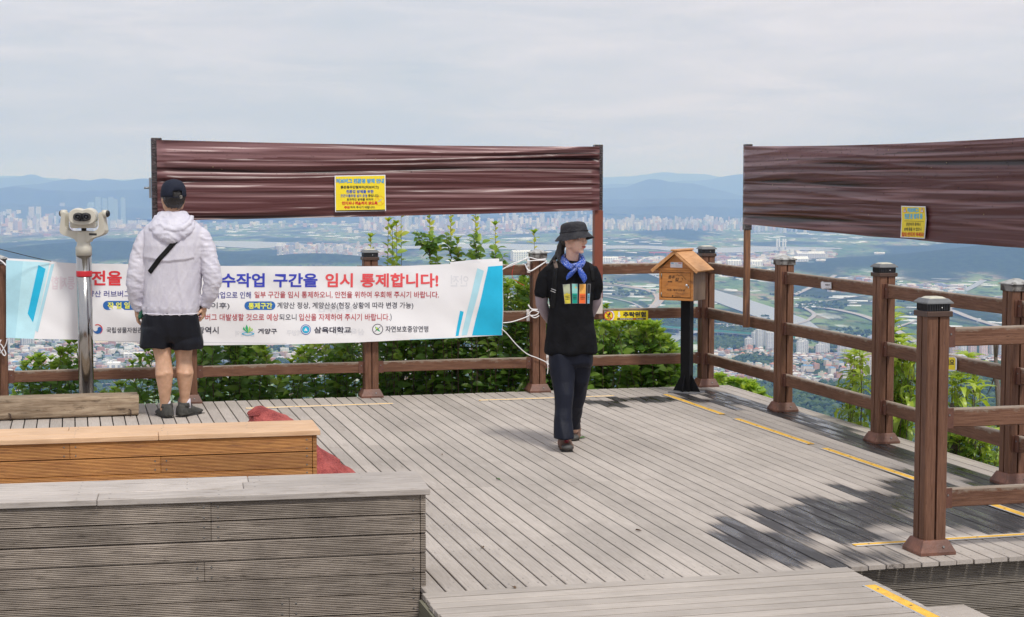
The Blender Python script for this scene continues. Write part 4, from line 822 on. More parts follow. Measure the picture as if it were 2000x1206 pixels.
circ(190.5, 643.5, 10, 1, .0024, -60, 120, 18, 8.2); circ(190.5, 643.5, 8.8, 7, .0026, 180, 360); circ(194.5, 643.3, 4.4, 7, .003); circ(186.3, 643, 4.4, 0, .0034)
circ(345, 646, 7.5, 7, .0026, 40, 320, 18, 4.0)
for (x, w_, h_, mi) in ((476, 4.2, 13, 12), (481.5, 5.0, 17, 12), (487.5, 4.6, 14, 13), (492, 3.6, 10, 13)): poly([(484, 651), (x-w_*.5, 651-h_*.6), (x, 651-h_), (x+w_*.6, 651-h_*.6)], mi)
circ(484.5, 652.5, 11.5, 7, .0026, 0, 360, 26, 10.2) if False else [poly([(484.5+12*math.cos(q), 652.3-3.2*math.sin(q)), (484.5+12*math.cos(q+.26), 652.3-3.2*math.sin(q+.26)), (484.5+9.6*math.cos(q+.26), 652.3-2.1*math.sin(q+.26)), (484.5+9.6*math.cos(q), 652.3-2.1*math.sin(q))], 9, .0026) for q in np.arange(0, 6.28, .2618)]
circ(597, 644, 10, 7, .0024); circ(597, 644, 8.6, 0, .003, 0, 360, 24, 7.4); circ(597, 644, 6.6, 9, .0032); poly([(597, 640), (600.5, 646.5), (593.5, 646.5)], 0, .004)
circ(737.5, 643.5, 10.6, 6, .0024); circ(737.5, 643.5, 9.2, 0, .003); poly([(732, 638), (738, 640.5), (743, 649), (739, 647), (734.5, 645)], 12, .0036); poly([(733.5, 639.5), (737.5, 641.5), (736.5, 645.5)], 8, .0042); poly([(731, 648), (743, 637.5), (743.6, 638.3), (731.6, 648.8)], 6, .0048)
# print on the cloth's back layer showing faintly through, mirrored
def ghost(s, u0, u1, v0, v1, mi): fit_text(k, s, u1, u0, v1, v0, lambda x, y: bpt(x, y, .0009), mi, .02)
ghost('통제합', 100, 146, 540, 566, 14); ghost('인천광역', 460, 498, 646, 658, 15); ghost('계양구', 560, 590, 645, 656, 15); ghost('삼육대학', 655, 712, 642, 655, 15); ghost('안전', 880, 915, 538, 560, 15); ghost('통제구간', 620, 690, 598, 610, 15)
k.build('printed_cloth', INK, bn)
k = MB(); Pq = [bpt(u, v, -.018) for u, v in [(14,505),(60,507.5),(110,512),(110,520),(60,520),(14,520)]]; k.add(Pq, [(0,1,4,5),(1,2,3,4)], 0); k.build('folded_back_layer', [vin], bn); k = MB(); Pq = [bpt(u, v, -.014) for u, v in [(880,512.5),(930,507.5),(976,505.5),(976,530),(880,530)]]; k.add(Pq, [(0,1,2,3,4)], 0)
k.build('folded_back_layer', [vin], bn)
ropem = mat('white_cord', (.80, .79, .80), .7, .1, 60, .4, 300)
def rope(name, pts, r, label, group='white cords tying the banner', m=ropem, cat='cord'):
    """pts: (u, v, b) on upright planes b"""
    Q = []
    for u, v, b in pts:
        a, z = AZ(u, v, b); Q.append(W(a, b, z))
    S = []
    for i in range(len(Q)-1):
        p0, p1, p2, p3 = Q[max(i-1, 0)], Q[i], Q[i+1], Q[min(i+2, len(Q)-1)]
        for j in range(6):
            q = j/6; S.append(.5*((2*p1)+(p2-p0)*q+(2*p0-5*p1+4*p2-p3)*q*q+(3*p1-p0-3*p2+p3)*q**3))
    S.append(Q[-1]); o = MB().tube([s-Q[0] for s in S], r, 7).build(name, m, loc=Q[0]); return tag(o, label, cat, group)
rope('cord', [(981,527,.12),(1000,516,.12),(1022,508,.1),(1032,503,.075),(1050,507,.075),(1066,506,.075)], .0048, 'upper white cord pulled from the banner corner to the post cap')
rope('cord', [(983,525,.12),(1004,517,.115),(1026,506,.10),(1030,510,.08),(1048,509,.08),(1066,508.5,.08)], .0045, 'second strand of white cord twisted beside the upper one')
rope('cord', [(1026,517,.02),(1034,530,.075),(1050,522,.078),(1068,510,.07)], .006, 'thick white cord slanting across the weathered post below its cap')
rope('cord', [(982,631,.12),(1000,629,.12),(1022,622,.10),(1034,617,.08),(1046,616,.085),(1052,610,.09),(1040,607,.09),(1034,614,.085),(1044,621,.085),(1053,617,.085)], .0045, 'white cord with looped knot at the middle rail of the weathered post')
rope('cord', [(1034,600,.08),(1032,596,.085),(1038,604,.085),(1050,605,.08)], .006, 'short white cord end sticking up above the looped knot')
rope('cord', [(980,643,.12),(990,652,.12),(1010,675,.11),(1030,692,.09),(1050,700,.08),(1068,709,.085),(1080,722,.10)], .0045, 'long white cord sagging from the lower banner corner past the lower rail')
rope('cord', [(1068,706,.09),(1070,718,.09),(1069,731,.09)], .004, 'thin cord tail hanging at the lower rail beside the woman')
rope('cord', [(13,520,.12),(5,512,.1),(-4,506,.1)], .006, 'white cord at the upper left corner of the banner')
rope('cord', [(14,659,.12),(12,672,.12),(4,686,.1),(-3,692,.09)], .004, 'white cord curving down from the lower left banner corner')
rope('cord', [(2,664,.12),(-2,676,.12),(4,690,.1),(9,695,.1),(11,690,.1),(4,676,.1),(0,672,.1)], .005, 'looped white cord end dangling at the left edge')
rope('thread', [(1004,560-42,.09),(1000,536,.09),(1003,545,.09),(1012,552,.09),(1024,558,.09)], .0018, 'thin red thread hanging beside the weathered post', None, mat('red_thread', (.7, .03, .03), .6), 'thread')
rope('cable', [(-30,480,.3),(20,492,.3),(60,502,.2),(100,511,.13)], .003, 'thin black cable running down to the banner top', None, mat('black_cable', (.02, .02, .02), .5), 'cable')
# metal angle plates on the weathered post, painted white
for (u, v) in ((1032, 522), (1031, 616), (1069, 700)):
    a, z = AZ(u, v, .03); MB().box(-.014, .014, -.006, -.003, -.05, .05, 0, .001).build('painted_bracket', mat('flaking_white_paint', (.72, .72, .72), .6, .3, 30, col2=(.4, .3, .25)) if 'fwp' not in globals() else fwp, bf, loc=(a-PA[0], -.030, z)); fwp = bpy.data.materials['flaking_white_paint']

# ================================================================ SIGNS
SY = mat('sign_yellow', (.86, .68, .02), .4, .06, 5); SW = mat('sign_white', (.8, .79, .84), .4); SB = mat('sign_blue', (.03, .10, .45), .5); SC = mat('sign_cyan', (.12, .50, .75), .5); SK = mat('sign_black', (.03, .03, .03), .5); SR = mat('sign_red', (.62, .03, .02), .5); SO = mat('sign_orange', (.85, .45, .02), .5); SG = mat('sign_grey', (.45, .45, .45), .5)
SM = [SY, SW, SB, SC, SK, SR, SO, SG]
def sign_grp(fn, base_fn=None): pass
class Sheet:
    """flat printed sheet on plane: fn(u,v,eps)->local point"""
    def __init__(s, fn): s.k = MB(); s.fn = fn
    def poly(s, pts, mi, eps=.001): s.k.add([s.fn(x, y, eps) for x, y in pts], [tuple(range(len(pts)))], mi); return s
    def text(s, st, u0, u1, v0, v1, mi, bold=.01, eps=.002): fit_text(s.k, st, u0, u1, v1, v0, lambda x, y: s.fn(x, y, eps), mi, bold); return s
    def ring(s, cu, cv, r, rin, mi, eps=.001, n=24):
        for i in range(n):
            q0, q1 = 2*math.pi*i/n, 2*math.pi*(i+1)/n; s.poly([(cu+r*math.cos(q0), cv-r*math.sin(q0)), (cu+r*math.cos(q1), cv-r*math.sin(q1)), (cu+rin*math.cos(q1), cv-rin*math.sin(q1)), (cu+rin*math.cos(q0), cv-rin*math.sin(q0))], mi, eps)
        return s
bs = .145; ca, cz = AZ(704, 378, bs)
S = Sheet(lambda u, v, e: (AZ(u, v, bs)[0]-ca, -e, AZ(u, v, bs)[1]-cz))
S.poly([(653.5,343.5),(752.5,341.8),(753.8,412.5),(654.5,414.6)], 1, .004).poly([(653.5,343.5),(654.5,414.6),(753.8,412.5),(752.5,341.8)], 7, 0).poly([(655.3,345.3),(751,343.6),(752,409.5),(656,411.5)], 0, .0052).poly([(656,411.3),(752,409.6),(752,412),(656,413.4)], 4, .0056)
for a_, b_ in (((653.5,343.5),(752.5,341.8)), ((752.5,341.8),(753.8,412.5)), ((753.8,412.5),(654.5,414.6)), ((654.5,414.6),(653.5,343.5))): S.k.add([S.fn(*a_, 0), S.fn(*b_, 0), S.fn(*b_, .004), S.fn(*a_, .004)], [(0,1,2,3)], 1)
S.text('러브버그 친환경 방제 안내', 656.6, 749.8, 349.3, 358.6, 2, .055, .0062).text('러브버그 친환경 방제 안내', 657, 749.5, 349.8, 358.2, 3, .020, .0072).text('붉은등우단털파리(러브버그)', 665, 739.5, 363, 369.8, 4, .03, .0066).text('친환경 방제를 위한', 676, 729.5, 371.3, 378, 2, .035, .0066).text('끈끈이롤트랩 설치 운영', 665, 717, 379.8, 385.8, 2, .02, .0066).text('중입니다.', 719, 740, 379.8, 385.4, 4, .025, .0066)
S.text('효과적인 방제를 위하여', 677, 728.5, 387.5, 392.6, 4, .02, .0066).text('만지거나 훼손하지 않도록', 668, 737, 393.8, 400.8, 5, .04, .0068).text('주의', 672, 682.5, 402.6, 408.6, 5, .045, .0068).text('하여 주시기 바랍니다.', 684, 732.5, 402.8, 407.8, 4, .02, .0068)
S.ring(741.5, 392.3, 9.6, 8.4, 6, .0060).poly([(735, 385), (736, 384), (748.6, 399), (747.6, 400)], 6, .0060).poly([(738, 394), (745.5, 389), (746, 390), (739, 395.4)], 7, .0064)
o_ = S.k.build('notice_sheet', SM, loc=W(ca, bs, cz), rz=TH); tag(o_, 'yellow notice with cyan heading stuck on the long dark film', 'notice', 'yellow notices')
a_s = -.137; cb, cz = BZ(1785, 434, a_s)
S = Sheet(lambda u, v, e: (BZ(u, v, a_s)[0]-cb, -e, BZ(u, v, a_s)[1]-cz))
S.poly([(1761,402.3),(1808.3,403.5),(1810.2,429.5),(1761.5,428)], 1, .003).poly([(1761.5,428),(1810.2,429.5),(1806.8,466.6),(1759.3,464)], 1, .003).poly([(1762.5,404.3),(1807,405.5),(1808.7,429.5),(1763,428)], 0, .0045).poly([(1763,428),(1808.7,429.5),(1805.6,464.8),(1761.2,462.5)], 0, .0045)
S.poly([(1761,402.3),(1761.5,428),(1810.2,429.5),(1808.3,403.5)], 7, .0).poly([(1761.5,428),(1759.3,464),(1806.8,466.6),(1810.2,429.5)], 7, .0)
S.text('러브버그', 1774, 1796, 406, 415.6, 3, .06, .006).text('친환경 방제 중', 1768, 1803.5, 417.4, 428.4, 3, .05, .006).poly([(1768,431.6),(1806,432.6),(1806,433.2),(1768,432.2)], 4, .006).text('끈끈이가 옷이나', 1771.5, 1799.5, 435, 442, 4, .02, .006).text('손에 묻을 수 있으니', 1767.5, 1801, 444.6, 451.5, 4, .02, .006).text('절대 만지지 마세요!', 1762.6, 1806, 454, 462.6, 5, .035, .006)
for x in (1768.7, 1802.3): S.poly([(x, 405.2), (x+3.6, 415.3), (x-3.6, 414.9)], 5, .0056).poly([(x, 407), (x+2.6, 414.4), (x-2.6, 414.1)], 1, .0062).poly([(x-.35, 409), (x+.35, 409), (x+.25, 413.4), (x-.25, 413.4)], 4, .0068)
o_ = S.k.build('notice_sheet', SM, loc=W(a_s, cb, cz), rz=TH-math.pi/2); tag(o_, 'small yellow notice with two warning triangles on the right-hand film', 'notice', 'yellow notices')
bs2 = .031; ca, cz = AZ(1227, 617, bs2)
S = Sheet(lambda u, v, e: (AZ(u, v, bs2)[0]-ca, -e, AZ(u, v, bs2)[1]-cz))
S.poly([(1180,607.8),(1265.6,607.0),(1265.6,625.6),(1180,626.2)], 7, 0).poly([(1180,607.8),(1180,626.2),(1265.6,625.6),(1265.6,607.0)], 7, .0) 
S.poly([(1188,607.6),(1196,607.6),(1199,612),(1200,617),(1199,622),(1196,626),(1188,626)], 1, .003).poly([(1196.5,607.5),(1265.6,607.0),(1265.6,625.6),(1196.5,626),(1199.3,622),(1200,617),(1199.3,612)], 0, .003)
S.ring(1188.4, 616.9, 9.0, 7.6, 5, .0045); S.poly([(1188.4+7.7*math.cos(q), 616.9-7.7*math.sin(q)) for q in np.arange(0, 6.28, .262)], 0, .004)
S.poly([(1188,612.5),(1191.5,612),(1192.5,614),(1190,616),(1190.5,618.5),(1188.5,622),(1187.6,621.5),(1188.4,618),(1186,619.5),(1185,619)], 4, .0048).poly([(1190.6+1.3*math.cos(q), 611.6-1.3*math.sin(q)) for q in np.arange(0, 6.28, .8)], 4, .0048).poly([(1184,622.2),(1192,622.2),(1192,622.9),(1184,622.9)], 4, .0048)
S.poly([(1182.8,611.6),(1183.9,610.6),(1194.2,622.2),(1193.2,623.2)], 5, .0054).poly([(1207.2,609.2),(1210.2,609.2),(1210.2,616),(1212,616),(1208.6,621),(1205.2,616),(1207.2,616)], 1, .0045)
S.text('추락위험', 1216.6, 1261.2, 609.2, 620, 4, .045, .0045).poly([(1205,621.8),(1261,621.6),(1261,624.7),(1205,624.9)], 4, .0045).text('DANGER OF FALLING', 1211, 1236, 622.4, 624.2, 1, .03, .0055).poly([(1237,622.4),(1241,622.4),(1241,624.3),(1237,624.3)], 5, .0055).text('FALL DOWN', 1242.5, 1255, 622.4, 624.2, 1, .03, .0055)
o_ = S.k.build('warning_plate', SM, loc=W(ca, bs2, cz), rz=TH); tag(o_, 'yellow warning plate with a crossed-out falling figure fixed to the middle back rail', 'warning sign')
# small plates on the right fence
a_s = -.0285; cb, cz = BZ(1616, 558, a_s); S = Sheet(lambda u, v, e: (BZ(u, v, a_s)[0]-cb, -e, BZ(u, v, a_s)[1]-cz))
S.poly([(1603,552),(1606.5,549),(1610,551),(1624,551.5),(1624.6,564.5),(1611,564.8),(1607,566.2),(1603.5,563)], 7, .001); S.poly([(1604.2,552.6),(1606.6,550.4),(1609.6,552.3),(1622.8,552.8),(1623.3,563.2),(1611,563.4),(1607,564.8),(1604.7,562.4)], 1, .0022).text('계양산', 1612, 1621.5, 555, 559, 4, .03, .003).text('정상', 1613, 1621, 561, 562.5, 7, .02, .003)
o_ = S.k.build('name_plate', SM, loc=W(a_s, cb, cz), rz=TH-math.pi/2); tag(o_, 'small white plate with a round end on the top right rail', 'plate')
a_s = -.034; cb, cz = BZ(1850, 712, a_s); S = Sheet(lambda u, v, e: (BZ(u, v, a_s)[0]-cb, -e, BZ(u, v, a_s)[1]-cz))
S.poly([(1800,694),(1865,697),(1869,700),(1869,722),(1865,725),(1800,722)], 1, .001).poly([(1802,695.5),(1864,698.5),(1866.5,701),(1866,723),(1802,719)], 0, .0025).text('기대지 마세요', 1804, 1865, 702, 714, 4, .035, .004)
o_ = S.k.build('warning_plate', SM, loc=W(a_s, cb, cz), rz=TH-math.pi/2); tag(o_, 'yellow plate on the right fence mostly hidden by the nearest post', 'warning sign')

# ================================================================ STAMP BOX ON ITS POST
g = G(1341, 767); bx = tag(empty('stamp_box', (g.x, g.y, 0), R(-30)), 'small roofed wooden box on a black steel post beside the corner of the fence', 'stamp box')
ob = woodmat('orange_varnished_wood', (.46, .17, .035), (.62, .27, .07), (1.5, 9, 9), .38, None, .2, .15, .0, 5, (.22, .09, .03), .5); rbm = woodmat('roof_plank_wood', (.50, .23, .08), (.66, .36, .16), (9, 1.3, 9), .5, None, .15, .2, .0, 5, None, .4); dkw = woodmat('grey_brown_side_wood', (.16, .10, .06), (.26, .17, .11), (9, 9, 1.3), .6, None, .2, .2, .0, 5); blk = mat('black_steel', (.008, .008, .009), .6, .2, 9, spec=.15)
MB().box(-.042, .042, -.042, .042, .012, .80, 0, .003).build('post', blk, bx); MB().box(-.13, .13, -.10, .10, 0, .012, 0, .002).build('base_plate', mat('grey_base_plate', (.22, .22, .23), .5, .3, 12, metal=.3), bx)
for an in range(4):
    q = Matrix.Rotation(an*math.pi/2, 4, 'Z'); k = MB(); k.add([(.042, -.004, .012), (.125 if an % 2 == 0 else .095, -.004, .012), (.042, -.004, .16), (.042, .004, .012), (.125 if an % 2 == 0 else .095, .004, .012), (.042, .004, .16)], [(0,1,2),(5,4,3),(0,3,4,1),(1,4,5,2),(2,5,3,0)], M=q); k.build('gusset', blk, bx)
X0, X1, Z0, Z1 = -.155, .155, .793, 1.052; cx = -.035      # body is centred slightly left of the post
bd_ = empty('box', (cx, -.02, 0)); bd_.parent = bx
k = MB(); k.box(X0+.02, X1-.02, -.12, .12, Z0+.015, Z1, 0, .002); k.build('core', dkw, bd_)
k = MB(); k.box(X0+.018, X0, -.125, .125, Z0, Z1) if False else k.box(X0, X0+.018, -.125, .125, Z0, Z1, 0, .002).box(X1-.018, X1, -.125, .125, Z0, Z1, 0, .002); k.build('side_boards', dkw, bd_)
k = MB(); k.box(X0-.001, X0+.02, -.137, -.125, Z0, Z1, 0, .002).box(X1-.02, X1+.001, -.137, -.125, Z0, Z1, 0, .002).box(X0+.02, X1-.02, -.137, -.125, Z0, Z0+.02, 0, .002).box(X0+.02, X1-.02, -.137, -.125, Z1-.022, Z1, 0, .002); k.build('front_frame', ob, bd_)
door = MB().box(X0+.023, X1-.023, -.134, -.124, Z0+.028, Z1-.026, 0, .002).build('door', ob, bd_)
k = MB(); k.lathe([(.004, 0), (.004, .012), (.011, .014), (.013, .02), (.010, .026), (.002, .028)], 12, M=Matrix.Translation((X1-.05, -.134, .925)) @ Matrix.Rotation(R(90), 4, 'X')); k.box(X1-.046, X1-.036, -.137, -.133, .90, .925, 0, .001); k.build('knob', mat('chrome', (.8, .8, .8), .15, metal=1), door)
k = MB(); [k.tube([(X0+.021, -.139, z-.018), (X0+.021, -.139, z+.018)], .004, 8) for z in (.84, 1.0)]; k.build('hinges', mat('dull_hinge', (.35, .33, .3), .4, metal=.8), door)
bk = mat('burnt_black', (.035, .02, .012), .6); k = MB()
def dt(s, x0, x1, z0, z1, b=.02, sk=0.0): fit_text(k, s, x0, x1, z0, z1, lambda x, z: (x, -.1358, z), 0, b, sk)
dt('종주', -.075, -.015, .975, 1.003, .015, .008); dt('길', -.012, .02, .955, .985, .015, .006); dt('인천', -.078, -.035, .945, .956, .05); dt('지점: 계양산정상', -.085, .082, .872, .889, .015); dt('인천광역시', -.012, .042, .826, .835, .02)
for pts in ([(-.005,.998),(.012,1.012),(.028,1.0),(.045,1.010),(.062,1.0),(.075,.985)], [(.075,.985),(.092,.972)], [(.02,.952),(.055,.953)], [(.05,.985),(.062,.978),(.055,.965)]): k.tube([(x, -.1360, z) for x, z in pts], .0012, 4)
k.lathe([(.0065, 0), (.0065, .001)], 14, M=Matrix.Translation((-.03, -.1352, .831)) @ Matrix.Rotation(R(90), 4, 'X')); k.build('burnt_lettering', bk, door)
k = MB(); k.add([(X0, -.128, Z1), (X1, -.128, Z1), (0, -.128, 1.195), (X0, .12, Z1), (X1, .12, Z1), (0, .12, 1.195)], [(0,1,2),(5,4,3),(0,3,4,1)]); k.build('gable', ob, bd_)
k = MB(); k.box(X0-.01, X1+.01, -.145, -.128, Z1-.003, Z1+.010, 0, .002); k.build('gable_ledge', ob, bd_)
RA = math.atan2(1.205-1.035, .215)
for s in (-1, 1):
    q = Matrix.Translation((0, 0, 1.208)) @ Matrix.Rotation(s*RA, 4, 'Y'); k = MB(); k.box(*sorted((0.0, s*.272)), -.175, .160, -.004, .011, 0, .002, q); k.box(*sorted((0.0, s*.272)), -.178, -.165, -.018, -.004, 0, .002, q); k.build('roof_board', rbm, bd_)
MB().box(-.03, .03, -.185, .165, 1.210, 1.224, 0, .003).build('ridge_board', rbm, bd_)
k = MB(); k.box(-.055, .055, -.1315, -.129, 1.070, 1.115); k.box(-.048, -.025, -.133, -.1312, 1.103, 1.110, 1); k.box(.018, .048, -.133, -.1312, 1.105, 1.110, 2); k.box(-.006, -.001, -.133, -.1312, 1.098, 1.106, 1)
[k.box(-.006, .046-(i % 3)*.008, -.1325, -.1312, 1.093-i*.0055, 1.0942-i*.0055, 3) for i in range(4)]; k.build('sticker', [SW, SC, SR, SG], bd_)

# ================================================================ COIN-FREE BINOCULAR VIEWER
g_ = AZ(167.5, 700, .34)[0]; g = W(g_, .34); sx_ = g.y/FPX; vw = tag(empty('binocular_viewer', (g.x, g.y, 0), R(-14)), 'cream binocular viewer on a shiny steel pole standing behind the old timber', 'viewer')
stl = mat('polished_steel', (.42, .41, .40), .16, metal=1, var=.06, vscale=3, bump=.04, bscale=3); crm = mat('cream_enamel', (.56, .53, .45), .4, .05, 4); rub = mat('black_rubber', (.015, .015, .017), .4); lens = mat('dark_lens', (.03, .03, .035), .05, spec=1); redt = mat('red_tape', (.55, .02, .03), .4)
def vz(v): return H-(v-360)*sx_
MB().lathe([(.058, 0), (.058, vz(498))], 36).build('pole', stl, vw); MB().lathe([(.0605, vz(540)), (.0610, vz(539)), (.0610, vz(530)), (.0605, vz(529))], 30).build('tape_band', redt, vw)
MB().lathe([(.062, vz(499)), (.062, vz(483.5)), (.060, vz(482.5)), (.052, vz(478)), (.049, vz(470)), (.050, vz(455)), (.050, vz(451))], 32).build('collar', crm, vw)
def vp(x, y): return ((100+x/8.04)-167.8)*sx_, vz(380+y/8.04)
out = [vp(*q) for q in [(452,745),(420,700),(360,675),(290,655),(215,630),(175,600),(163,560),(172,500),(185,430),(196,345),(205,300),(235,275),(262,290)]]
inn = [vp(*q) for q in [(560,572),(520,572),(460,574),(400,576),(340,574),(300,556),(275,530),(263,500),(262,450),(265,400),(268,345),(266,310),(262,292)]]
cxv = (vp(452,0)[0]+vp(655,0)[0])/2
def strip3(A_, B_, y0, y1):
    k = MB(); n = len(A_); V = [(x, y, z) for y in (y0, y1) for (x, z) in A_+B_]; m2 = 2*n
    for i in range(n-1): k_ = [(i, i+1, n+i+1, n+i), (m2+i, m2+n+i, m2+n+i+1, m2+i+1), (i, m2+i, m2+i+1, i+1), (n+i, n+i+1, m2+n+i+1, m2+n+i)]; k.f += [tuple(q) for q in k_]; k.m += [0]*4; k.s += [False]*4
    k.v = V; k.f += [(0, n, m2+n, m2), (n-1, m2+n-1, m2+2*n-1, 2*n-1)]; k.m += [0]*2; k.s += [False]*2; return k
yk = strip3(out, inn, -.032, .032); yk2 = strip3([(2*cxv-x, z) for x, z in out], [(2*cxv-x, z) for x, z in inn], -.032, .032); yk.add(yk2.v, yk2.f); yk.box(vp(452,0)[0], vp(655,0)[0], -.034, .034, vp(0,745)[1], vp(0,573)[1], 0, .006)
yk.build('yoke', crm, vw)
zb_ = vp(0, 300)[1]
for s in (-1, 1):
    xc = cxv+s*(vp(800,0)[0]-vp(440,0)[0])*.98 if False else (vp(232,0)[0] if s < 0 else vp(905,0)[0]); k = MB(); k.tube([(xc-s*.01-.0, 0, zb_), (xc+s*.028, 0, zb_)], .029, 18); k.build('pivot', crm, vw)
    k = MB(); k.tube([(xc+s*.028, 0, zb_), (xc+s*.034, 0, zb_), (xc+s*.042, 0, zb_), (xc+s*.046, 0, zb_)], [.026, .026, .02, .008], 18); k.build('pivot_knob', rub, vw)
hd = empty('head', (cxv, 0, vp(0, 345)[1]), R(24)); hd.parent = vw
def fig8(w, h, n=40, dip=.22):
    o = []
    for i in range(n):
        q = 2*math.pi*i/n; x = math.cos(q); y = math.sin(q); X_ = w*math.copysign(abs(x)**.75, x); Y_ = h*math.copysign(abs(y)**.8, y)
        if y > 0: Y_ -= dip*h*math.exp(-(X_/(w*.28))**2)
        o.append((X_, Y_))
    return o
def ext8(k, w0, h0, y0, w1, h1, y1, mi=0, cap=(True, True), z0=0, z1=0):
    a_, b_ = fig8(w0, h0), fig8(w1, h1); n = len(a_); V = [(x, y0, z+z0) for x, z in a_]+[(x, y1, z+z1) for x, z in b_]; kk = len(k.v)
    k.add(V, [(i, (i+1) % n, n+(i+1) % n, n+i) for i in range(n)], mi, True)
    if cap[0]: k.f.append(tuple(kk+i for i in range(n))); k.m.append(mi); k.s.append(False)
    if cap[1]: k.f.append(tuple(kk+n+i for i in reversed(range(n)))); k.m.append(mi); k.s.append(False)
k = MB(); prs = [(-.135, .096, .058), (-.128, .104, .066), (-.02, .106, .070), (.12, .104, .070), (.20, .096, .064), (.215, .086, .056)]
for (y0, w0, h0), (y1, w1, h1) in zip(prs[:-1], prs[1:]): ext8(k, w0, h0, y0, w1, h1, y1, 0, (y0 == -.135, y1 == .215))
k.box(-.098, .098, -.10, .15, -.088, -.02, 0, .012); k.build('housing', crm, hd)
k = MB(); ext8(k, .098, .060, -.150, .098, .060, -.134); k.build('face_plate', crm, hd)
k = MB(); ext8(k, .066, .034, -.164, .066, .034, -.149); k.build('eyepiece_surround', rub, hd)
for s in (-1, 1):
    k = MB(); M_ = Matrix.Translation((s*.031, -.160, 0)) @ Matrix.Rotation(R(90), 4, 'X'); k.lathe([(.030, 0), (.030, .012), (.026, .022), (.024, .034), (.017, .036), (.0165, .024)], 24, 0, M_); k.lathe([(.0165, .02), (.0163, .025), (.001, .0275)], 20, 1, M_); k.build('eyepiece', [rub, lens], hd)
MB().tube([(cxv, 0, vp(0, 585)[1]), (cxv, 0, vp(0, 500)[1])], .019, 16).build('swivel', rub, vw)
k = MB(); k.box(vp(678,0)[0], vp(808,0)[0], -.0335, -.0325, vp(0,638)[1], vp(0,606)[1]); k.build('name_tag', SK, vw)

# ================================================================ OLD TIMBER
tw = woodmat('old_timber', (.20, .135, .085), (.42, .33, .235), (1.1, 12, 12), .85, None, .3, .9, 0, 5, (.045, .028, .018)); 
tb = at('timber', -5.42, .60, 0, 'weathered square timber with cracks lying on the deck before the viewer', 'timber', rz=R(1.4))
k = MB(); n, ns = 150, 90; V = []
for i in range(n+1):
    x = -.525+1.05*i/n
    for j in range(ns):
        q = 2*math.pi*j/ns; cy, cz_ = math.cos(q), math.sin(q); y = .125*math.copysign(abs(cy)**.28, cy); z = .080*math.copysign(abs(cz_)**.28, cz_)
        nn = noise.fractal((x*1.6, y*14, z*26), 1, 2, 5)*.009; kn = .026*math.exp(-((x-.02)/.075)**2-((z-.016)/.011)**2) if y < -.1 else 0; kn += .018*math.exp(-((x-.30)/.014)**2-((z+.004)/.008)**2) if y < -.1 else 0
        V.append((x+.006*noise.noise((y*20, z*20, i == 0))*(1 if i in (0, n) else 0), y+(kn-nn if y < 0 else nn), .082+z+nn*.6))
k.add(V, [(i*ns+j, i*ns+(j+1) % ns, (i+1)*ns+(j+1) % ns, (i+1)*ns+j) for i in range(n) for j in range(ns)], 0, True); k.f += [tuple(range(ns)), tuple(n*ns+j for j in reversed(range(ns)))]; k.m += [0, 0]; k.s += [False, False]; k.build('beam', tw, tb)
for x in (-.43, .45):
    MB().tube([(x, -.134, .055), (x+.012, -.145, .05), (x+.014, -.142, .02), (x+.012, -.138, .002)], .005, 7).build('iron_staple', mat('rusty_iron', (.06, .035, .025), .7), tb)

# ================================================================ BENCHES
gw_top = woodmat('grey_bench_top', (.33, .29, .26), (.50, .455, .42), (.9, 16, 16), .75, None, .14, .4, .12, 5, (.20, .16, .13)); gw = woodmat('grey_ridged_board', (.22, .18, .148), (.40, .34, .285), (1.3, 24, 24), .75, (2, .0078), .42, .7, .18, 5, (.075, .058, .045))
ow_top = woodmat('tan_bench_top', (.50, .30, .17), (.68, .47, .30), (.9, 16, 16), .6, None, .12, .3, .08, 5); ow = woodmat('orange_ridged_board', (.33, .13, .04), (.54, .26, .08), (1.3, 22, 22), .6, (2, .0078), .16, .6, .22, 5, (.20, .08, .035))
def bench(name, label, a, b, rz, L, zt, nbd, hb, mt, mf, depth, tw_, zfl, cutx, cuttop, extra=0):
    """a,b: deck-frame position of the top's front right corner; runs to the left for L"""
    r = at(name, a, b, 0, label, 'bench', rz=rz); r.location.z = 0
    nt = 3; wdt = depth/nt; k = MB(); bd = []
    for i in range(nt):
        cc = [-L]+cuttop[i]+[0]
        for c0, c1 in zip(cc[:-1], cc[1:]):
            n0 = len(k.v); z = zt+rn(-.001, .001); k.box(c0+.001, c1-.001, i*wdt, (i+1)*wdt-.004, z-.028, z, 0, .003); bd += [random.random()*50]*(len(k.v)-n0)
            for x in np.arange(c0+.05, c1, .46):
                for y in (.03, wdt-.03): n0 = len(k.v); k.disc((x, i*wdt+y, z-.0002), .004, (0, 0, 1), 6, 1, .0007); bd += [0]*(len(k.v)-n0)
    k.at = {'board': bd}; k.build('seat_boards', [mt, scr], r)
    o = wall_boards('front_boards', -L, -.045, .035, zt-.030, nbd, hb, mf, cut=cutx, parent=r)
    k = MB(); bd = []
    for i in range(nbd):
        zz = zt-.030-i*hb; n0 = len(k.v); k.box(-.043, -.020, .014, depth-.02, zz-hb+.004, zz, 0, .002); bd += [random.random()*50]*(len(k.v)-n0)
    k.at = {'board': bd}; k.build('end_boards', mf, r)
    k = MB(); bd = []
    for i in range(nbd):
        zz = zt-.030-i*hb; n0 = len(k.v); k.box(-L, -.045, depth-.035, depth-.013, zz-hb+.004, zz, 0, .002); bd += [random.random()*50]*(len(k.v)-n0)
    k.at = {'board': bd}; k.build('back_boards', mf, r)
    k = MB(); k.box(-L+.01, -.05, .038, depth-.04, zt-.03-nbd*hb+.002, zt-.031); k.build('inner_frame', joist, r)
    return r
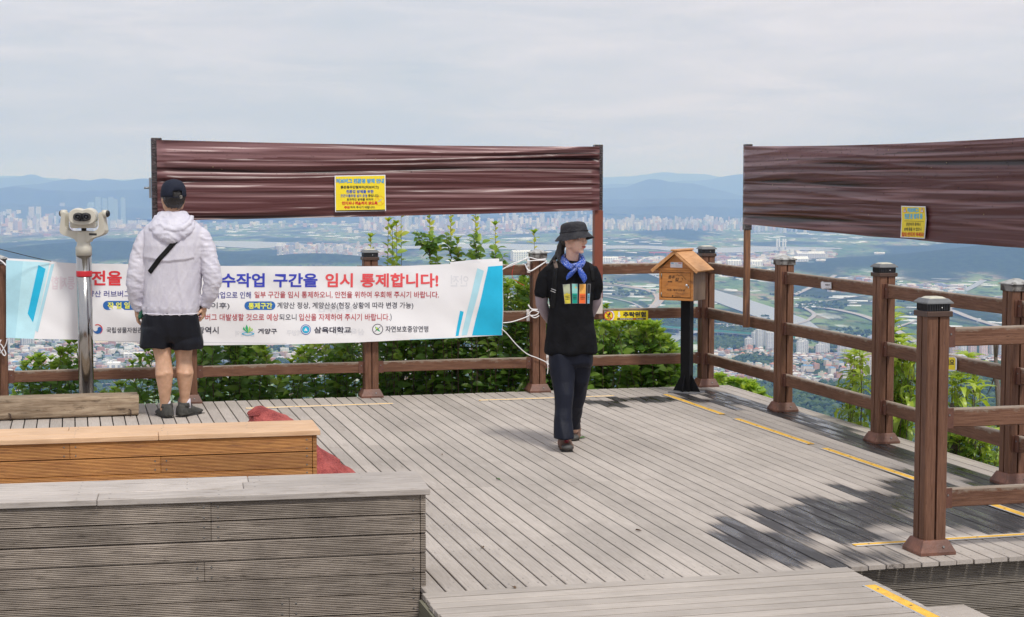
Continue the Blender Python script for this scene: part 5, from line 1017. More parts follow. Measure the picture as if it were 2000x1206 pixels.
bench('grey_bench', 'big weathered grey bench with ridged boards in the left foreground', -3.862, 6.665, R(-3.9), 3.4, .438, 9, .0872, gw_top, gw, .475, .15, 0, [-.95, -.95, None, -.98, None, -.62], [[-.75*1.9], [-.72*1.12], [-.78]])
bench('orange_bench', 'newer orange-brown bench with ridged boards behind the grey one', -4.065, 4.70, R(-2.2), 3.2, .425, 5, .0905, ow_top, ow, .43, .14, 0, [-1.36*.98, -.86, None, None, -1.2], [[-.87], [], [-1.35]])
# ================================================================ RED MESH SACK
rs = bpy.data.materials.new('red_woven_sack'); rs.use_nodes = True; t = NT(rs.node_tree); p = t.n['Principled BSDF']; o = t.obj(); p.inputs['Roughness'].default_value = .8
wv = t.noise(o, 160, 2, .5); bg_ = t.noise(o, 9, 5, .6); t.put(p.inputs['Base Color'], t.mix(t.rng(t.math('ADD', t.math('MULTIPLY', wv, .5), t.math('MULTIPLY', bg_, .5)), .38, .62), (.16, .018, .018), (.46, .10, .085))); t.put(p.inputs['Normal'], t.bump(t.math('ADD', wv, bg_), .006, .8))
def lump(name, parent, secs, m, seed, n=40, amp=.02):
    """loft of rings: (x, y, z, rx, rz) along a bent spine"""
    V = []; K = len(secs)
    for i in range((K-1)*8+1):
        q = i/8; j = min(int(q), K-2); f = q-j; f = f*f*(3-2*f); s = [secs[j][c]*(1-f)+secs[j+1][c]*f for c in range(5)]
        for a_ in range(n):
            an = 2*math.pi*a_/n; d = 1+amp/.10*noise.fractal((math.cos(an)*1.8, math.sin(an)*1.8, i*.12+seed), 1, 2, 4)+.26*abs(noise.noise((math.cos(an)*3, math.sin(an)*3, i*.25+seed)))
            V.append((s[0]+s[3]*math.cos(an)*d, s[1]+s[4]*math.sin(an)*d, s[2]+.0))
    return V
# fallen leaves on the deck
lfm = mat('fallen_leaf_green', (.06, .13, .03), .6); lfb = mat('fallen_leaf_brown', (.12, .07, .035), .7)
for (u, v, s, m_, lb) in [(1138, 856, .032, lfm, 'fresh green leaf on the boards behind the walking shoe'), (973, 937, .022, lfm, 'small green leaf on the open boards'), (1004, 1149, .020, lfb, 'dark curled leaf near the walkway joint'), (1247, 1037, .018, lfb, 'tiny brown leaf on the lower boards'), (943, 1070, .016, lfb, 'tiny dry twig-like leaf left of centre'), (863, 889, .015, lfb, 'small tan leaf on the boards right of the orange bench')]:
    g = G(u, v, .004); k = MB(); k.add([(-s, 0, 0), (-s*.3, -s*.45, .006), (s*.5, -s*.35, .008), (s, 0, .002), (s*.5, s*.35, .012), (-s*.3, s*.45, .008), (0, 0, .001)], [(0,1,6),(1,2,6),(2,3,6),(3,4,6),(4,5,6),(5,0,6)], 0, True); tag(k.build('fallen_leaf', m_, loc=g, rz=rn(0, 3)), lb, 'leaf', 'fallen leaves on the deck')
# gravel below the grey bench
pts = []; 
for _ in range(900):
    a = rn(-5.2, -3.96); b = rn(6.95, 7.9); w_ = W(a, b, -.50+rn(-.01, .01)); pts.append(tuple(w_))
woods('gravel', pts, .010, .022, leafmat('gravel_stone', [(0, (.2, .2, .2)), (1, (.55, .54, .52))], .8, 0, .3))
# ================================================================ PLANTS BEHIND THE FENCES
def leaves_mesh(name, LV, m, parent, kind=None):
    """LV: rows (px,py,pz, dx,dy,dz, nx,ny,nz, length, width, bend, tint)"""
    A = np.array(LV, float); n = len(A); p = A[:,0:3]; d = A[:,3:6]; d /= np.linalg.norm(d, axis=1)[:,None]+1e-9; nn = A[:,6:9]; nn = nn-(nn*d).sum(1)[:,None]*d; nn /= np.linalg.norm(nn, axis=1)[:,None]+1e-9; s = np.cross(d, nn)
    L, Wd, B = A[:,9], A[:,10], A[:,11]; V = np.zeros((n, 14, 3)); ts = [0, .18, .42, .68, .88, 1.0]; ws = [.04, .72, 1.0, .8, .38, 0]
    pos = p.copy(); ang = np.zeros(n); prev = 0; k = 0
    for i, (t_, w_) in enumerate(zip(ts, ws)):
        ang = B*t_; dirv = d*np.cos(ang)[:,None]-nn*np.sin(ang)[:,None]; nv = nn*np.cos(ang)[:,None]+d*np.sin(ang)[:,None]
        pos = pos+dirv*(L*(t_-prev))[:,None]; prev = t_
        if i in (0, 5): V[:,k] = pos; k += 1
        else:
            hw = (Wd/2*w_)[:,None]; V[:,k] = pos+s*hw+nv*hw*.35; V[:,k+1] = pos; V[:,k+2] = pos-s*hw+nv*hw*.35; k += 3
    T = [(0,2,1),(0,3,2)]
    for i in range(3):
        a = 1+3*i; b = a+3; T += [(a,a+1,b+1),(a,b+1,b),(a+1,a+2,b+2),(a+1,b+2,b+1)]
    T += [(10,11,13),(11,12,13)]; T = np.array(T); F = (T[None]+np.arange(n)[:,None,None]*14).reshape(-1, 3)
    o = np_mesh(name, V.reshape(-1, 3), F, m, {'tint': np.repeat(A[:,12], 14)}, True, parent)
    return o
LM = leafmat('shrub_leaf', [(0, (.06, .13, .026)), (.40, (.13, .26, .045)), (.72, (.26, .40, .065)), (.9, (.42, .50, .08)), (1, (.62, .55, .11))], .38, .42, .5)
PM = leafmat('curly_leaf', [(0, (.07, .15, .02)), (.5, (.22, .34, .04)), (1, (.44, .54, .08))], .36, .35, .5)
stemm = mat('plant_stem', (.13, .085, .055), .7, .3, 12); barkm = mat('grey_bark', (.17, .14, .12), .9, .4, 12, .6, 40, stretch=(3, 3, .8))
def V3(*a): return np.array(a, float)
def shoot(LV, ST, base, top, nl, L, wid, start=.25, bend=.6, tint=(.25, .6), tiptint=.85, whorl=True, spread=.9, bow=.08):
    curly = bend > 1.3
    base = V3(*base); top = V3(*top); bw = V3(rn(-bow, bow), rn(-bow, bow), 0); pts = [base*(1-t_)+top*t_+bw*math.sin(math.pi*t_) for t_ in np.linspace(0, 1, 7)]
    ST.append([tuple(q) for q in pts]); ax = top-base; ax /= np.linalg.norm(ax)
    for i in range(nl):
        t_ = start+(1-start)*(i+rn(0, .8))/nl; t_ = min(t_, 1); q = base*(1-t_)+top*t_+bw*math.sin(math.pi*t_); an = i*2.4+rn(-.4, .4)
        side = V3(math.cos(an), math.sin(an), 0); dirv = side*spread+ax*(.25+.9*(t_**4))+V3(rn(-.25, .25), rn(-.25, .25), rn(.35, 1.0) if curly else rn(-.35, .35)); up = (V3(0, 0, 1)-side*.9) if curly else V3(rn(-.5, .5), -.55+rn(-.6, .6), .75)
        s = rn(.5, 1.25)*(1-.45*max(0, t_-.88)/.12); tt = rn(*tint) if t_ < .9 else rn(max(tint[1], .5), tiptint)
        LV.append((*q, *dirv, *up, L*s, wid*s*rn(.85, 1.15), bend*rn(.5, 1.5), tt))
    if whorl:
        for i in range(7):
            an = i*.9+rn(0, .5); LV.append((*top, math.cos(an)*.7, math.sin(an)*.7, .8, -math.cos(an), -math.sin(an), 1.0, L*rn(.55, .85), wid*rn(.6, .8), bend*.4, rn(.6, tiptint)))
def finish_plant(r, LV, ST, m, sr=.0045, name='foliage'):
    leaves_mesh(name, LV, m, r)
    k = MB()
    for s in ST: k.tube(s, [sr*(1-.6*i/(len(s)-1)) for i in range(len(s))], 5)
    k.build('stems', stemm, r)
def shrub(label, us, vs_, b, nst, nl, L=.07, wid=.032, tint=(.15, .6), tip=.85, depth=.35, zb=-.75, group='shrubs behind the back fence', bend=.7, start=.15, right=False, m=LM, name='shrub', spread=1.0, bow=.16, jit=.22):
    """us: left and right ends; vs_: (u, v) envelope of the tops"""
    fz = BZ if right else AZ; um = (us[0]+us[1])/2; c0 = fz(um, 700, b)[0]; r = at(name, *((b, c0) if right else (c0, b)), zb, label, 'shrub' if name == 'shrub' else 'plant', group)
    LV, ST = [], []; nroot = max(2, nst//9); roots = [rn(*us) for _ in range(nroot)]
    for _ in range(nst):
        u = rn(*us); db = rn(-depth, depth); vt = np.interp(u, [q[0] for q in vs_], [q[1] for q in vs_])+abs(random.gauss(0, 1))*jit*60*(1 if random.random() < .8 else 2.5)
        c, z = fz(u, vt, b+ (db if right else db)); ur = min(roots, key=lambda q: abs(q-u)); cr_ = fz(ur, 760, b)[0]
        cb = cr_*.75+c*.25+rn(-.08, .08)
        if right: P0 = (b+db*.4, -cb, zb); P1 = (b+db, -c, z); o0 = (b, -c0, zb)
        else: P0 = (cb, -(b+db*.4), zb); P1 = (c, -(b+db), z); o0 = (c0, -b, zb)
        if P1[2] < zb+.25: continue
        P0 = V3(*P0)-V3(*o0); P1 = V3(*P1)-V3(*o0); shoot(LV, ST, P0, P1, nl, L, wid, start, bend, tint, tip, True, spread, bow)
    finish_plant(r, LV, ST, m); return r
S_ = [((-20,60),[(-20,752),(60,745)],8,22,'low leafy shrub tips at the far left below the rail',.4), ((48,112),[(48,712),(75,698),(100,700),(112,720)],16,26,'leafy shrub left of the steel pole above the lower rail',.55),
      ((108,160),[(108,690),(130,672),(150,663),(160,672)],15,28,'taller leafy shrub touching the left side of the steel pole',.55), ((186,250),[(186,770),(225,745),(250,748)],8,22,'small leafy sprig just right of the steel pole',.55), ((245,325),[(245,730),(268,700),(285,672),(325,664)],17,24,'drooping-leaved shrub behind the left leg of the man',.35)]
for us, vs_, ns_, nl_, lb, ti in S_: shrub(lb, us, vs_, -.55, ns_, nl_, .098, .052, (.2, .62), .8, .22, -.7)
shrub('dense dark hedge shrub right of the man under the banner', (384, 530), [(384, 640), (450, 630), (500, 655), (530, 700)], -.6, 54, 36, .098, .050, (.15, .72), .85, .3, -.6)
shrub('thinner shrub with a gap on its left between man and middle post', (548, 715), [(548, 735), (575, 690), (620, 650), (715, 640)], -.65, 46, 36, .098, .050, (.2, .78), .85, .3, -.6)
shrub('dense shrub right of the solar-capped middle post', (725, 880), [(725, 600), (800, 560), (880, 560)], -.7, 72, 40, .098, .050, (.2, .78), .85, .32, -.6)
shrub('dense dark shrub between the banner end and the weathered post', (870, 1030), [(870, 560), (960, 560), (1010, 548), (1030, 585)], -.75, 72, 40, .098, .050, (.15, .75), .85, .32, -.6)
shrub('shrub column directly behind the weathered post and the woman', (1018, 1130), [(1018, 540), (1035, 530), (1060, 620), (1130, 650)], -.6, 46, 44, .098, .050, (.15, .75), .85, .28, -.6)
shrub('bright broad-leaved bush below the yellow warning plate', (1120, 1325), [(1120, 650), (1170, 628), (1235, 628), (1285, 636), (1300, 665), (1325, 690)], -.6, 92, 34, .115, .060, (.35, .75), .82, .3, -.6, jit=.16)
shrub('low bright bush just right of the corner post', (1398, 1500), [(1398, 735), (1430, 744), (1470, 752), (1500, 780)], -.75, 40, 26, .11, .060, (.4, .8), .85, .22, -.6)
shrub('small young sprout rising above the warning plate', (1170, 1186), [(1170, 600), (1186, 598)], -.45, 3, 16, .07, .035, (.45, .7), .85, .03, -.3)
# upright leafy shoots rising above the top rail
for (u, v, n, ln, lb) in [(723, 465, 10, .18, 'short yellow-tipped shoot beside the middle post cap'), (757, 434, 20, .5, 'yellowish leafy shoot first in the row above the banner'), (768, 446, 18, .42, 'yellow-green shoot close behind the first one'), (775, 438, 18, .4, 'slender yellow-green shoot left of the tall bare-topped one'), (783, 422, 17, .62, 'tall sparse shoot reaching the screen edge'), (838, 421, 44, .62, 'thick leafy shoot with bright tip left of the sparse one'),
                     (851, 474, 11, .2, 'small shoot between the thick one and its neighbour'), (882, 420, 26, .62, 'sparse tall shoot with few big leaves at its top'), (896, 470, 15, .28, 'small yellow shoot leaning beside the sparse tall one'), (931, 419, 42, .62, 'full dark leafy shoot fourth of the tall ones'), (970, 441, 24, .5, 'last tall shoot before the banner corner'), (1043, 457, 7, .14, 'tiny yellow-tipped sprout above the weathered post cap')]:
    b = -.5+rn(-.12, .12); a, z = AZ(u, v, b); r = at('leafy_shoot', a, b, -.4, lb, 'plant', 'upright shoots above the top rail'); LV, ST = [], []; H_ = z+.4
    wide = n > 30
    shoot(LV, ST, (0, 0, 0), (rn(-.015, .015), 0, H_), int(n*.85), .088, .046, max(.2, 1-ln/H_), .75, (.62, .85), .98, True, .8, .01)
    if wide or n > 20:
        for _ in range(n//4 if wide else n//7):
            zz = rn(H_-ln*.95, H_-.16); s = rn(.05, .13)*(1.2 if wide else .8); an = rn(0, 6.28); shoot(LV, ST, (0, 0, zz-.15), (s*math.cos(an), s*math.sin(an), zz+rn(.0, .08)), 12, .084, .046, .2, .9, (.15, .6), .8, False, .9, .02)
    finish_plant(r, LV, ST, LM, .0045)
# curly long-leaved plants outside the right fence
def peach(label, us, vs_, a, nst, nl, zb, tint=(.3, .9), L=.175, wid=.046, bend=2.5):
    return shrub(label, us, vs_, a, nst, nl, L, wid, tint, 1.0, .16, zb, 'curly-leaved plants outside the right fence', bend, .25, True, PM, 'curly_leaved_plant', .75, .05, .35)
peach('curly-leaved plant left of the second solar-capped post', (1640, 1705), [(1640, 770), (1662, 690), (1680, 678), (1705, 735)], .42, 12, 18, -.8)
peach('tall curly-leaved plant seen between two posts right of centre', (1738, 1790), [(1738, 590), (1752, 655), (1790, 690)], .45, 26, 22, -.9, (.15, .9))
peach('curly-leaved plant right behind the nearest post', (1858, 1930), [(1858, 745), (1885, 680), (1912, 725), (1930, 790)], .50, 17, 18, -.9)
peach('darker mass of long leaves low behind the nearest fence', (1850, 1965), [(1850, 800), (1965, 850)], .48, 34, 24, -1.0, (.0, .6), .15, .036, 1.9)
# bare dead branch and stump behind the near fence
def wp_(u, v, a): b, z = BZ(u, v, a); return W(a, b, z)
P0 = wp_(1950, 790, .6); k = MB(); Q = [wp_(u, v, .6)-P0 for u, v in [(1953,860),(1951,800),(1949,760),(1944,730),(1945,700),(1942,665),(1938,640)]]; k.tube(Q, [.020,.019,.018,.015,.013,.010,.006], 9); k.tube([Q[4], wp_(1948,675,.6)-P0, wp_(1953,645,.6)-P0], [.011,.009,.006], 7); k.tube([Q[3], wp_(1936,755,.6)-P0, wp_(1928,771,.6)-P0], [.007,.004,.002], 6); k.tube([Q[4], wp_(1952,742,.6)-P0], [.005,.003], 6)
tag(k.build('dead_branch', barkm, loc=P0), 'bare grey forked branch standing between the nearest post and the right-hand post', 'branch')
P0 = wp_(1862, 880, .42); k = MB(); k.tube([wp_(u, v, .42)-P0 for u, v in [(1862,905),(1861,860),(1864,820),(1863,788)]], [.034,.032,.030,.026], 10); k.tube([wp_(1860,870,.42)-P0, wp_(1850,850,.40)-P0, wp_(1853,842,.38)-P0], [.022,.018,.012], 8)
tag(k.build('sawn_trunk', barkm, loc=P0), 'sawn grey tree trunk stub low behind the nearest fence', 'tree stump')
# ================================================================ PEOPLE
from mathutils.bvhtree import BVHTree
def remesh(mb, vox, smooth=2, disp=None):
    """join overlapping shapes into one continuous surface; returns (verts, faces)"""
    me = bpy.data.meshes.new('r'); me.from_pydata(mb.v, [], mb.f); me.update()
    ob = bpy.data.objects.new('r', me); md = ob.modifiers.new('r', 'REMESH'); md.mode = 'VOXEL'; md.voxel_size = vox
    m2 = bpy.data.meshes.new_from_object(evaluated(ob))
    bm = bmesh.new(); bm.from_mesh(m2)
    for _ in range(smooth): bmesh.ops.smooth_vert(bm, verts=bm.verts, factor=.5, use_axis_x=True, use_axis_y=True, use_axis_z=True)
    if disp:
        bm.normal_update(); new = [v.co+v.normal*disp(v.co, v.normal) for v in bm.verts]
        for v, c in zip(bm.verts, new): v.co = c
    bm.verts.index_update(); V = [v.co.copy() for v in bm.verts]; F = [tuple(v.index for v in f.verts) for f in bm.faces]; bm.free()
    bpy.data.objects.remove(ob); bpy.data.meshes.remove(me); bpy.data.meshes.remove(m2); return V, F
def solid(name, VF, mats, parent, fidx=None, cut=None):
    V, F = VF
    if cut: F = [f for f in F if cut(sum((V[i] for i in f), Vector())/len(f))]
    k = MB(); k.add(V, F, 0, True)
    if fidx: k.m = [fidx(sum((V[i] for i in f), Vector())/len(f)) for f in F]
    return k.build(name, mats, parent)
def ell(k, c, r, rot=None, seg=20, rings=12, mi=0):
    M = Matrix.Translation(Vector(c)) @ (rot if rot else Matrix.Identity(4)) @ Matrix.Diagonal((*r, 1))
    prof = [(math.sin(math.pi*(i+.5)/rings), -math.cos(math.pi*(i+.5)/rings)) for i in range(rings)]
    k.lathe(prof, seg, mi, M)
def rings(k, secs, seg=28, power=.85, mi=0):
    """closed body of horizontal-ish rings: (x, y, z, rx, ry[, tilt_x])"""
    V = []
    for s in secs:
        tl = s[5] if len(s) > 5 else 0
        for j in range(seg):
            q = 2*math.pi*j/seg; cx, cy = math.cos(q), math.sin(q); x = s[3]*math.copysign(abs(cx)**power, cx); y = s[4]*math.copysign(abs(cy)**power, cy)
            V.append((s[0]+x, s[1]+y, s[2]+tl*x))
    n = len(secs); F = [(i*seg+j, i*seg+(j+1) % seg, (i+1)*seg+(j+1) % seg, (i+1)*seg+j) for i in range(n-1) for j in range(seg)]
    if secs[0][2] > secs[-1][2]: F = [tuple(reversed(f)) for f in F]; F += [tuple(range(seg)), tuple((n-1)*seg+j for j in reversed(range(seg)))]
    else: F += [tuple(reversed(range(seg))), tuple((n-1)*seg+j for j in range(seg))]
    k.add(V, F, mi, True)
def skinmat(name, c, c2):
    m = mat(name, c, .5, .08, 14, .12, 60, col2=c2); m.node_tree.nodes['Principled BSDF'].inputs['Subsurface Weight'].default_value = .12; m.node_tree.nodes['Principled BSDF'].inputs['Subsurface Radius'].default_value = (.01, .004, .002); return m
skin_m = skinmat('tanned_skin', (.50, .29, .18), (.60, .36, .24)); skin_w = skinmat('fair_skin', (.70, .42, .31), (.76, .49, .38))
hairm = bpy.data.materials.new('black_hair'); hairm.use_nodes = True; t = NT(hairm.node_tree); p = t.n['Principled BSDF']; hn = t.noise(t.map(t.obj(), (120, 120, 6)), 1.5, 4, .6); t.put(p.inputs['Base Color'], t.mix(hn, (.006, .005, .005), (.03, .025, .024))); p.inputs['Roughness'].default_value = .38; t.put(p.inputs['Normal'], t.bump(hn, .01, .6))
def cloth(name, c, rough=.8, wr=6, st=.35, sheen=0.0, c2=None, stretch=(1, 1, 1), weave=0):
    m = bpy.data.materials.new(name); m.use_nodes = True; t = NT(m.node_tree); p = t.n['Principled BSDF']; p.inputs['Roughness'].default_value = rough; p.inputs['Specular IOR Level'].default_value = .18; p.inputs['Sheen Weight'].default_value = sheen
    o = t.obj(); n = t.noise(t.map(o, stretch), wr, 5, .55, .6); f = t.noise(t.map(o, stretch), wr*5, 4, .6, .4)
    t.put(p.inputs['Base Color'], t.mix(t.rng(n, .3, .7), c, c2 or tuple(x*.82 for x in c))); t.put(p.inputs['Normal'], t.bump(t.math('ADD', n, t.math('MULTIPLY', f, .3)), .02, st)); return m
def hand(k, wrist, dirv, palm_n, scale, curl, grip=None, left=False):
    """palm, four unequal fingers and a thumb; dirv towards the fingers, palm_n out of the palm"""
    d = Vector(dirv).normalized(); n = Vector(palm_n); n = (n-d*n.dot(d)).normalized(); s = d.cross(n)*(-1 if left else 1); w = Vector(wrist)
    def P(a, b, c): return w+(d*a+s*b+n*c)*scale
    M = Matrix((( *s, 0), (*d, 0), (*n, 0), (0, 0, 0, 1))).transposed(); M.translation = P(.045, 0, 0)
    ell(k, (0, 0, 0), (1, 1, 1), M @ Matrix.Diagonal((.041*scale, .052*scale, .017*scale, 1)), 18, 10); k.tube([P(-.05, 0, 0), P(.0, 0, 0), P(.04, 0, 0)], [.026*scale, .025*scale, .024*scale], 12)
    for i, (off, L, r) in enumerate(((-.030, .062, .0078), (-.010, .074, .0085), (.011, .078, .0088), (.031, .070, .0085))):
        q = P(.082-(abs(off-.008)*.25), off, 0); ang = 0; pts = [P(.055, off*.85, 0), q]
        for j, f in enumerate((.45, .32, .26)):
            ang += curl*(.55, .75, .55)[j]*(1.1-.08*i); q = q+(d*math.cos(ang)+n*math.sin(ang))*L*f*scale; pts.append(q)
        k.tube(pts, [r*1.1*scale, r*1.1*scale, r*scale, r*.93*scale, r*.72*scale], 9)
    b = P(.015, .028, .004); t1 = b+(d*.55+s*.75+n*.35).normalized()*.040*scale; t2 = t1+(d*.75+s*.1+n*.65*max(curl, .2)).normalized()*.030*scale; t3 = t2+(d*.7-s*.35+n*.7*max(curl, .2)).normalized()*.024*scale
    k.tube([b, t1, t2, t3], [.014*scale, .0115*scale, .0098*scale, .0075*scale], 9)
def head_shapes(k, M, f=1.0):
    """head facing local -Y, centre at the skull; M places it"""
    def e(c, r, rot=None): ell(k, (0, 0, 0), (1, 1, 1), M @ Matrix.Translation(Vector(c)*f) @ (rot or Matrix.Identity(4)) @ Matrix.Diagonal((r[0]*f, r[1]*f, r[2]*f, 1)), 22, 14)
    e((0, .012, .012), (.075, .094, .098)); e((0, -.028, -.035), (.062, .062, .070)); e((0, -.040, -.072), (.046, .044, .040)); e((0, -.072, -.100), (.021, .019, .016))
    e((0, -.070, .018), (.052, .022, .020)); e((-.036, -.062, -.030), (.027, .026, .026)); e((.036, -.062, -.030), (.027, .026, .026))
    e((0, -.092, -.014), (.0085, .012, .022)); e((0, -.103, -.034), (.0115, .0125, .0105)); e((-.0095, -.096, -.038), (.0075, .009, .007)); e((.0095, -.096, -.038), (.0075, .009, .007)); e((0, -.084, -.066), (.024, .016, .017))
    for s in (-1, 1): e((s*.075, .012, -.014), (.0085, .017, .030), Matrix.Rotation(s*.35, 4, 'Z')); e((s*.074, .006, -.036), (.006, .009, .010))
    e((-.055, .0, -.055), (.018, .03, .03)); e((.055, .0, -.055), (.018, .03, .03))

# ---------------------------------------------------------------- MAN seen from behind
def frame(y, u0):
    x0 = (u0-1000)/FPX*(y*math.cos(PITCH)+ (H)*math.sin(PITCH)); return x0
MY = 12.58; g = G(340, 816); MX = g.x; MYw = g.y
man = empty('person', (MX, MYw, 0), 0, 'man seen from behind in navy cap, white hooded windbreaker and black shorts', 'person')
def mp(u, v, dy=0.0):
    d = ray(u, v); k = (MYw+dy)/d[1]; return Vector((d[0]*k-MX, dy, H+d[2]*k))
sc_ = MYw/FPX
k = MB()
HM = Matrix.Translation(mp(338, 387, 0)) @ Matrix.Rotation(R(180+24), 4, 'Z') @ Matrix.Diagonal((1.07, 1.07, 1.07, 1)); head_shapes(k, HM, 1.0)
nk = mp(337, 420, .0); k.tube([mp(337, 398, .005), mp(336, 412, -.005), mp(335, 432, -.015), mp(335, 450, -.02)], [.056, .054, .062, .085], 20)
rings(k, [(-.01, 0, 1.42, .10, .07), (-.01, 0, 1.37, .165, .09), (-.01, 0, 1.25, .175, .105), (-.01, 0, 1.05, .165, .11), (-.01, 0, .92, .17, .115), (-.01, 0, .80, .18, .12), (-.01, 0, .74, .15, .11)])
LS, RS = mp(285, 452), mp(396, 452); LE, RE = mp(267, 540, -.03), mp(414, 540, -.03); LW, RW = mp(269, 606, .04), mp(398, 597, .02)
for S0, E0, W0 in ((LS, LE, LW), (RS, RE, RW)): S1 = S0+Vector((.025 if S0.x < 0 else -.025, 0, -.035)); k.tube([S1+Vector((.02 if S0.x < 0 else -.02, 0, .01)), S1, (S0+E0)/2, E0, (E0+W0)/2, W0], [.035, .046, .044, .039, .037, .026], 16)
HL = [mp(320, 655, .0), mp(316, 680, .0), mp(319, 704, -.01), mp(321, 731, -.02), mp(322, 762, -.005), mp(322, 788, .01), mp(322, 803, .012)]
HR_ = [mp(356, 655, .06), mp(358, 680, .06), mp(359, 704, .05), mp(361, 729, .04), mp(361, 756, .055), mp(361, 778, .07), mp(361, 792, .075)]
k.tube([mp(318, 620, .01)]+HL, [.098, .082, .0715, .060, .0685, .050, .036, .035], 20); k.tube([mp(354, 620, .03)]+HR_, [.098, .082, .0715, .059, .067, .049, .036, .035], 20)
k.tube([HL[2]+Vector((-.012, -.018, -.03)), HL[3]+Vector((-.016, -.026, 0)), HL[4]+Vector((-.006, -.018, .04))], [.03, .048, .026], 12); k.tube([HL[2]+Vector((.018, -.018, -.03)), HL[3]+Vector((.018, -.026, .012)), HL[4]+Vector((.008, -.018, .05))], [.028, .042, .024], 12)
k.tube([HR_[2]+Vector((-.016, -.018, -.03)), HR_[3]+Vector((-.018, -.026, .012)), HR_[4]+Vector((-.006, -.018, .05))], [.028, .042, .024], 12); k.tube([HR_[2]+Vector((.014, -.018, -.03)), HR_[3]+Vector((.016, -.026, 0)), HR_[4]+Vector((.006, -.018, .04))], [.03, .046, .026], 12)
hand(k, LW+Vector((-.002, .005, -.012)), (.02, .10, -1), (1, .2, 0), .95, 1.15, left=False); hand(k, RW+Vector((.0, .005, -.012)), (-.10, .12, -1), (-1, .1, .0), .95, 1.0, left=True)
body = solid('body', remesh(k, .0055, 4), skin_m, man)
# hair, ears stay skin; short black hair below the cap
k = MB(); ell(k, (0, 0, 0), (1, 1, 1), HM @ Matrix.Translation((0, .022, .012)) @ Matrix.Diagonal((.081, .092, .100, 1)), 26, 18)
V, F = remesh(k, .006, 1, lambda c, n: .0035*noise.noise(c*70)); iH = HM.inverted()
solid('hair', (V, F), hairm, man, cut=lambda c: (iH @ c).y > -.010-.25*max(0, (iH @ c).z) and (iH @ c).z > -.075+.02*noise.noise(c*60))
navy = cloth('navy_cap_cloth', (.018, .022, .038), .75, 9, .35)
k = MB(); Vc = []; n = 40; prof = [(1.0, .0), (1.02, .015), (1.0, .045), (.93, .078), (.78, .104), (.55, .121), (.28, .129), (.04, .131)]
for (q, z) in prof:
    for j in range(n):
        a_ = 2*math.pi*j/n; seam = 1+.004*abs(math.cos(3*a_)); Vc.append(HM @ Vector((.0875*q*math.cos(a_)*seam, .014+.104*q*math.sin(a_)*seam, .008+z*(.93+.03*math.sin(a_)))))
k.add(Vc, [(i*n+j, i*n+(j+1) % n, (i+1)*n+(j+1) % n, (i+1)*n+j) for i in range(len(prof)-1) for j in range(n) if not (i < 2 and abs(((j/n-.25)+.5) % 1-.5) < .07)], 0, True)
cap = k.build('cap', navy, man); sd = cap.modifiers.new('thick', 'SOLIDIFY'); sd.thickness = .003
k = MB(); Vb = []
for r_ in (0, 1):
    for j in range(15):
        a_ = math.pi*(1.15+.7*j/14); Vb.append(HM @ Vector(((.088+.0*r_)*math.cos(a_)*(1 if r_ == 0 else .92), .014+(.104+r_*.068)*math.sin(a_), .010-r_*.014-.012*math.cos(a_)**2*r_)))
for r_ in (0, 1):
    for j in range(15): Vb.append(Vector(Vb[r_*15+j])+Vector((0, 0, .004)))
k.add(Vb, [(j, j+1, 15+j+1, 15+j) for j in range(14)]+[(30+j, 45+j, 45+j+1, 30+j+1) for j in range(14)]+[(15+j, 15+j+1, 45+j+1, 45+j) for j in range(14)], 0, True); k.build('peak', navy, cap)
k = MB(); k.tube([HM @ Vector((.0875*math.cos(a_)*1.02, .014+.104*math.sin(a_)*1.02, .012-.006*math.sin(a_))) for a_ in np.linspace(R(62), R(118), 9)], .006, 8, flat=.4); k.build('back_strap', navy, cap)
k = MB(); c_ = HM @ Vector((-.030, .117, .008)); k.box(-.009, .009, -.004, .0, -.010, .010, 0, .001, Matrix.Translation(c_)); k.box(-.005, .005, -.005, -.001, -.006, .006, 1, .001, Matrix.Translation(c_)); k.build('buckle', [mat('brass_buckle', (.55, .5, .4), .3, metal=.9), navy], cap)
k = MB(); [k.tube([HM @ Vector((s*.078, .005, -.002)), HM @ Vector((s*.077, -.05, 0)), HM @ Vector((s*.062, -.088, 0))], .003, 6) for s in (-1, 1)]; [ell(k, (0, 0, 0), (1, 1, 1), HM @ Matrix.Translation((s*.034, -.098, -.004)) @ Matrix.Diagonal((.03, .006, .019, 1)), 14, 8) for s in (-1, 1)]; k.build('sunglasses', mat('black_glasses', (.01, .01, .01), .15), man)
# windbreaker
jm = bpy.data.materials.new('white_windbreaker_nylon'); jm.use_nodes = True; t = NT(jm.node_tree); p = t.n['Principled BSDF']; o = t.obj(); n1 = t.noise(t.map(o, (1.6, 1, .6)), 9, 6, .6, 1.0); n2 = t.noise(o, 34, 4, .6, .8)
t.put(p.inputs['Base Color'], t.mix(t.rng(n1, .3, .7), (.74, .72, .83), (.85, .83, .90))); p.inputs['Roughness'].default_value = .38; p.inputs['Specular IOR Level'].default_value = .35; t.put(p.inputs['Normal'], t.bump(t.math('ADD', n1, t.math('MULTIPLY', n2, .35)), .02, .35))
tr = t.node('ShaderNodeBsdfTranslucent'); tr.inputs[0].default_value = (.6, .6, .68, 1); ms = t.node('ShaderNodeMixShader'); ms.inputs[0].default_value = .28; t.l.new(p.outputs[0], ms.inputs[1]); t.l.new(tr.outputs[0], ms.inputs[2]); t.l.new(ms.outputs[0], t.n['Material Output'].inputs[0])
k = MB()
def R2(u0, u1, v, ry, y=0.0):
    a_, b_ = mp(u0, v), mp(u1, v); return ((a_.x+b_.x)/2, y, (a_.z+b_.z)/2, (b_.x-a_.x)/2, ry)
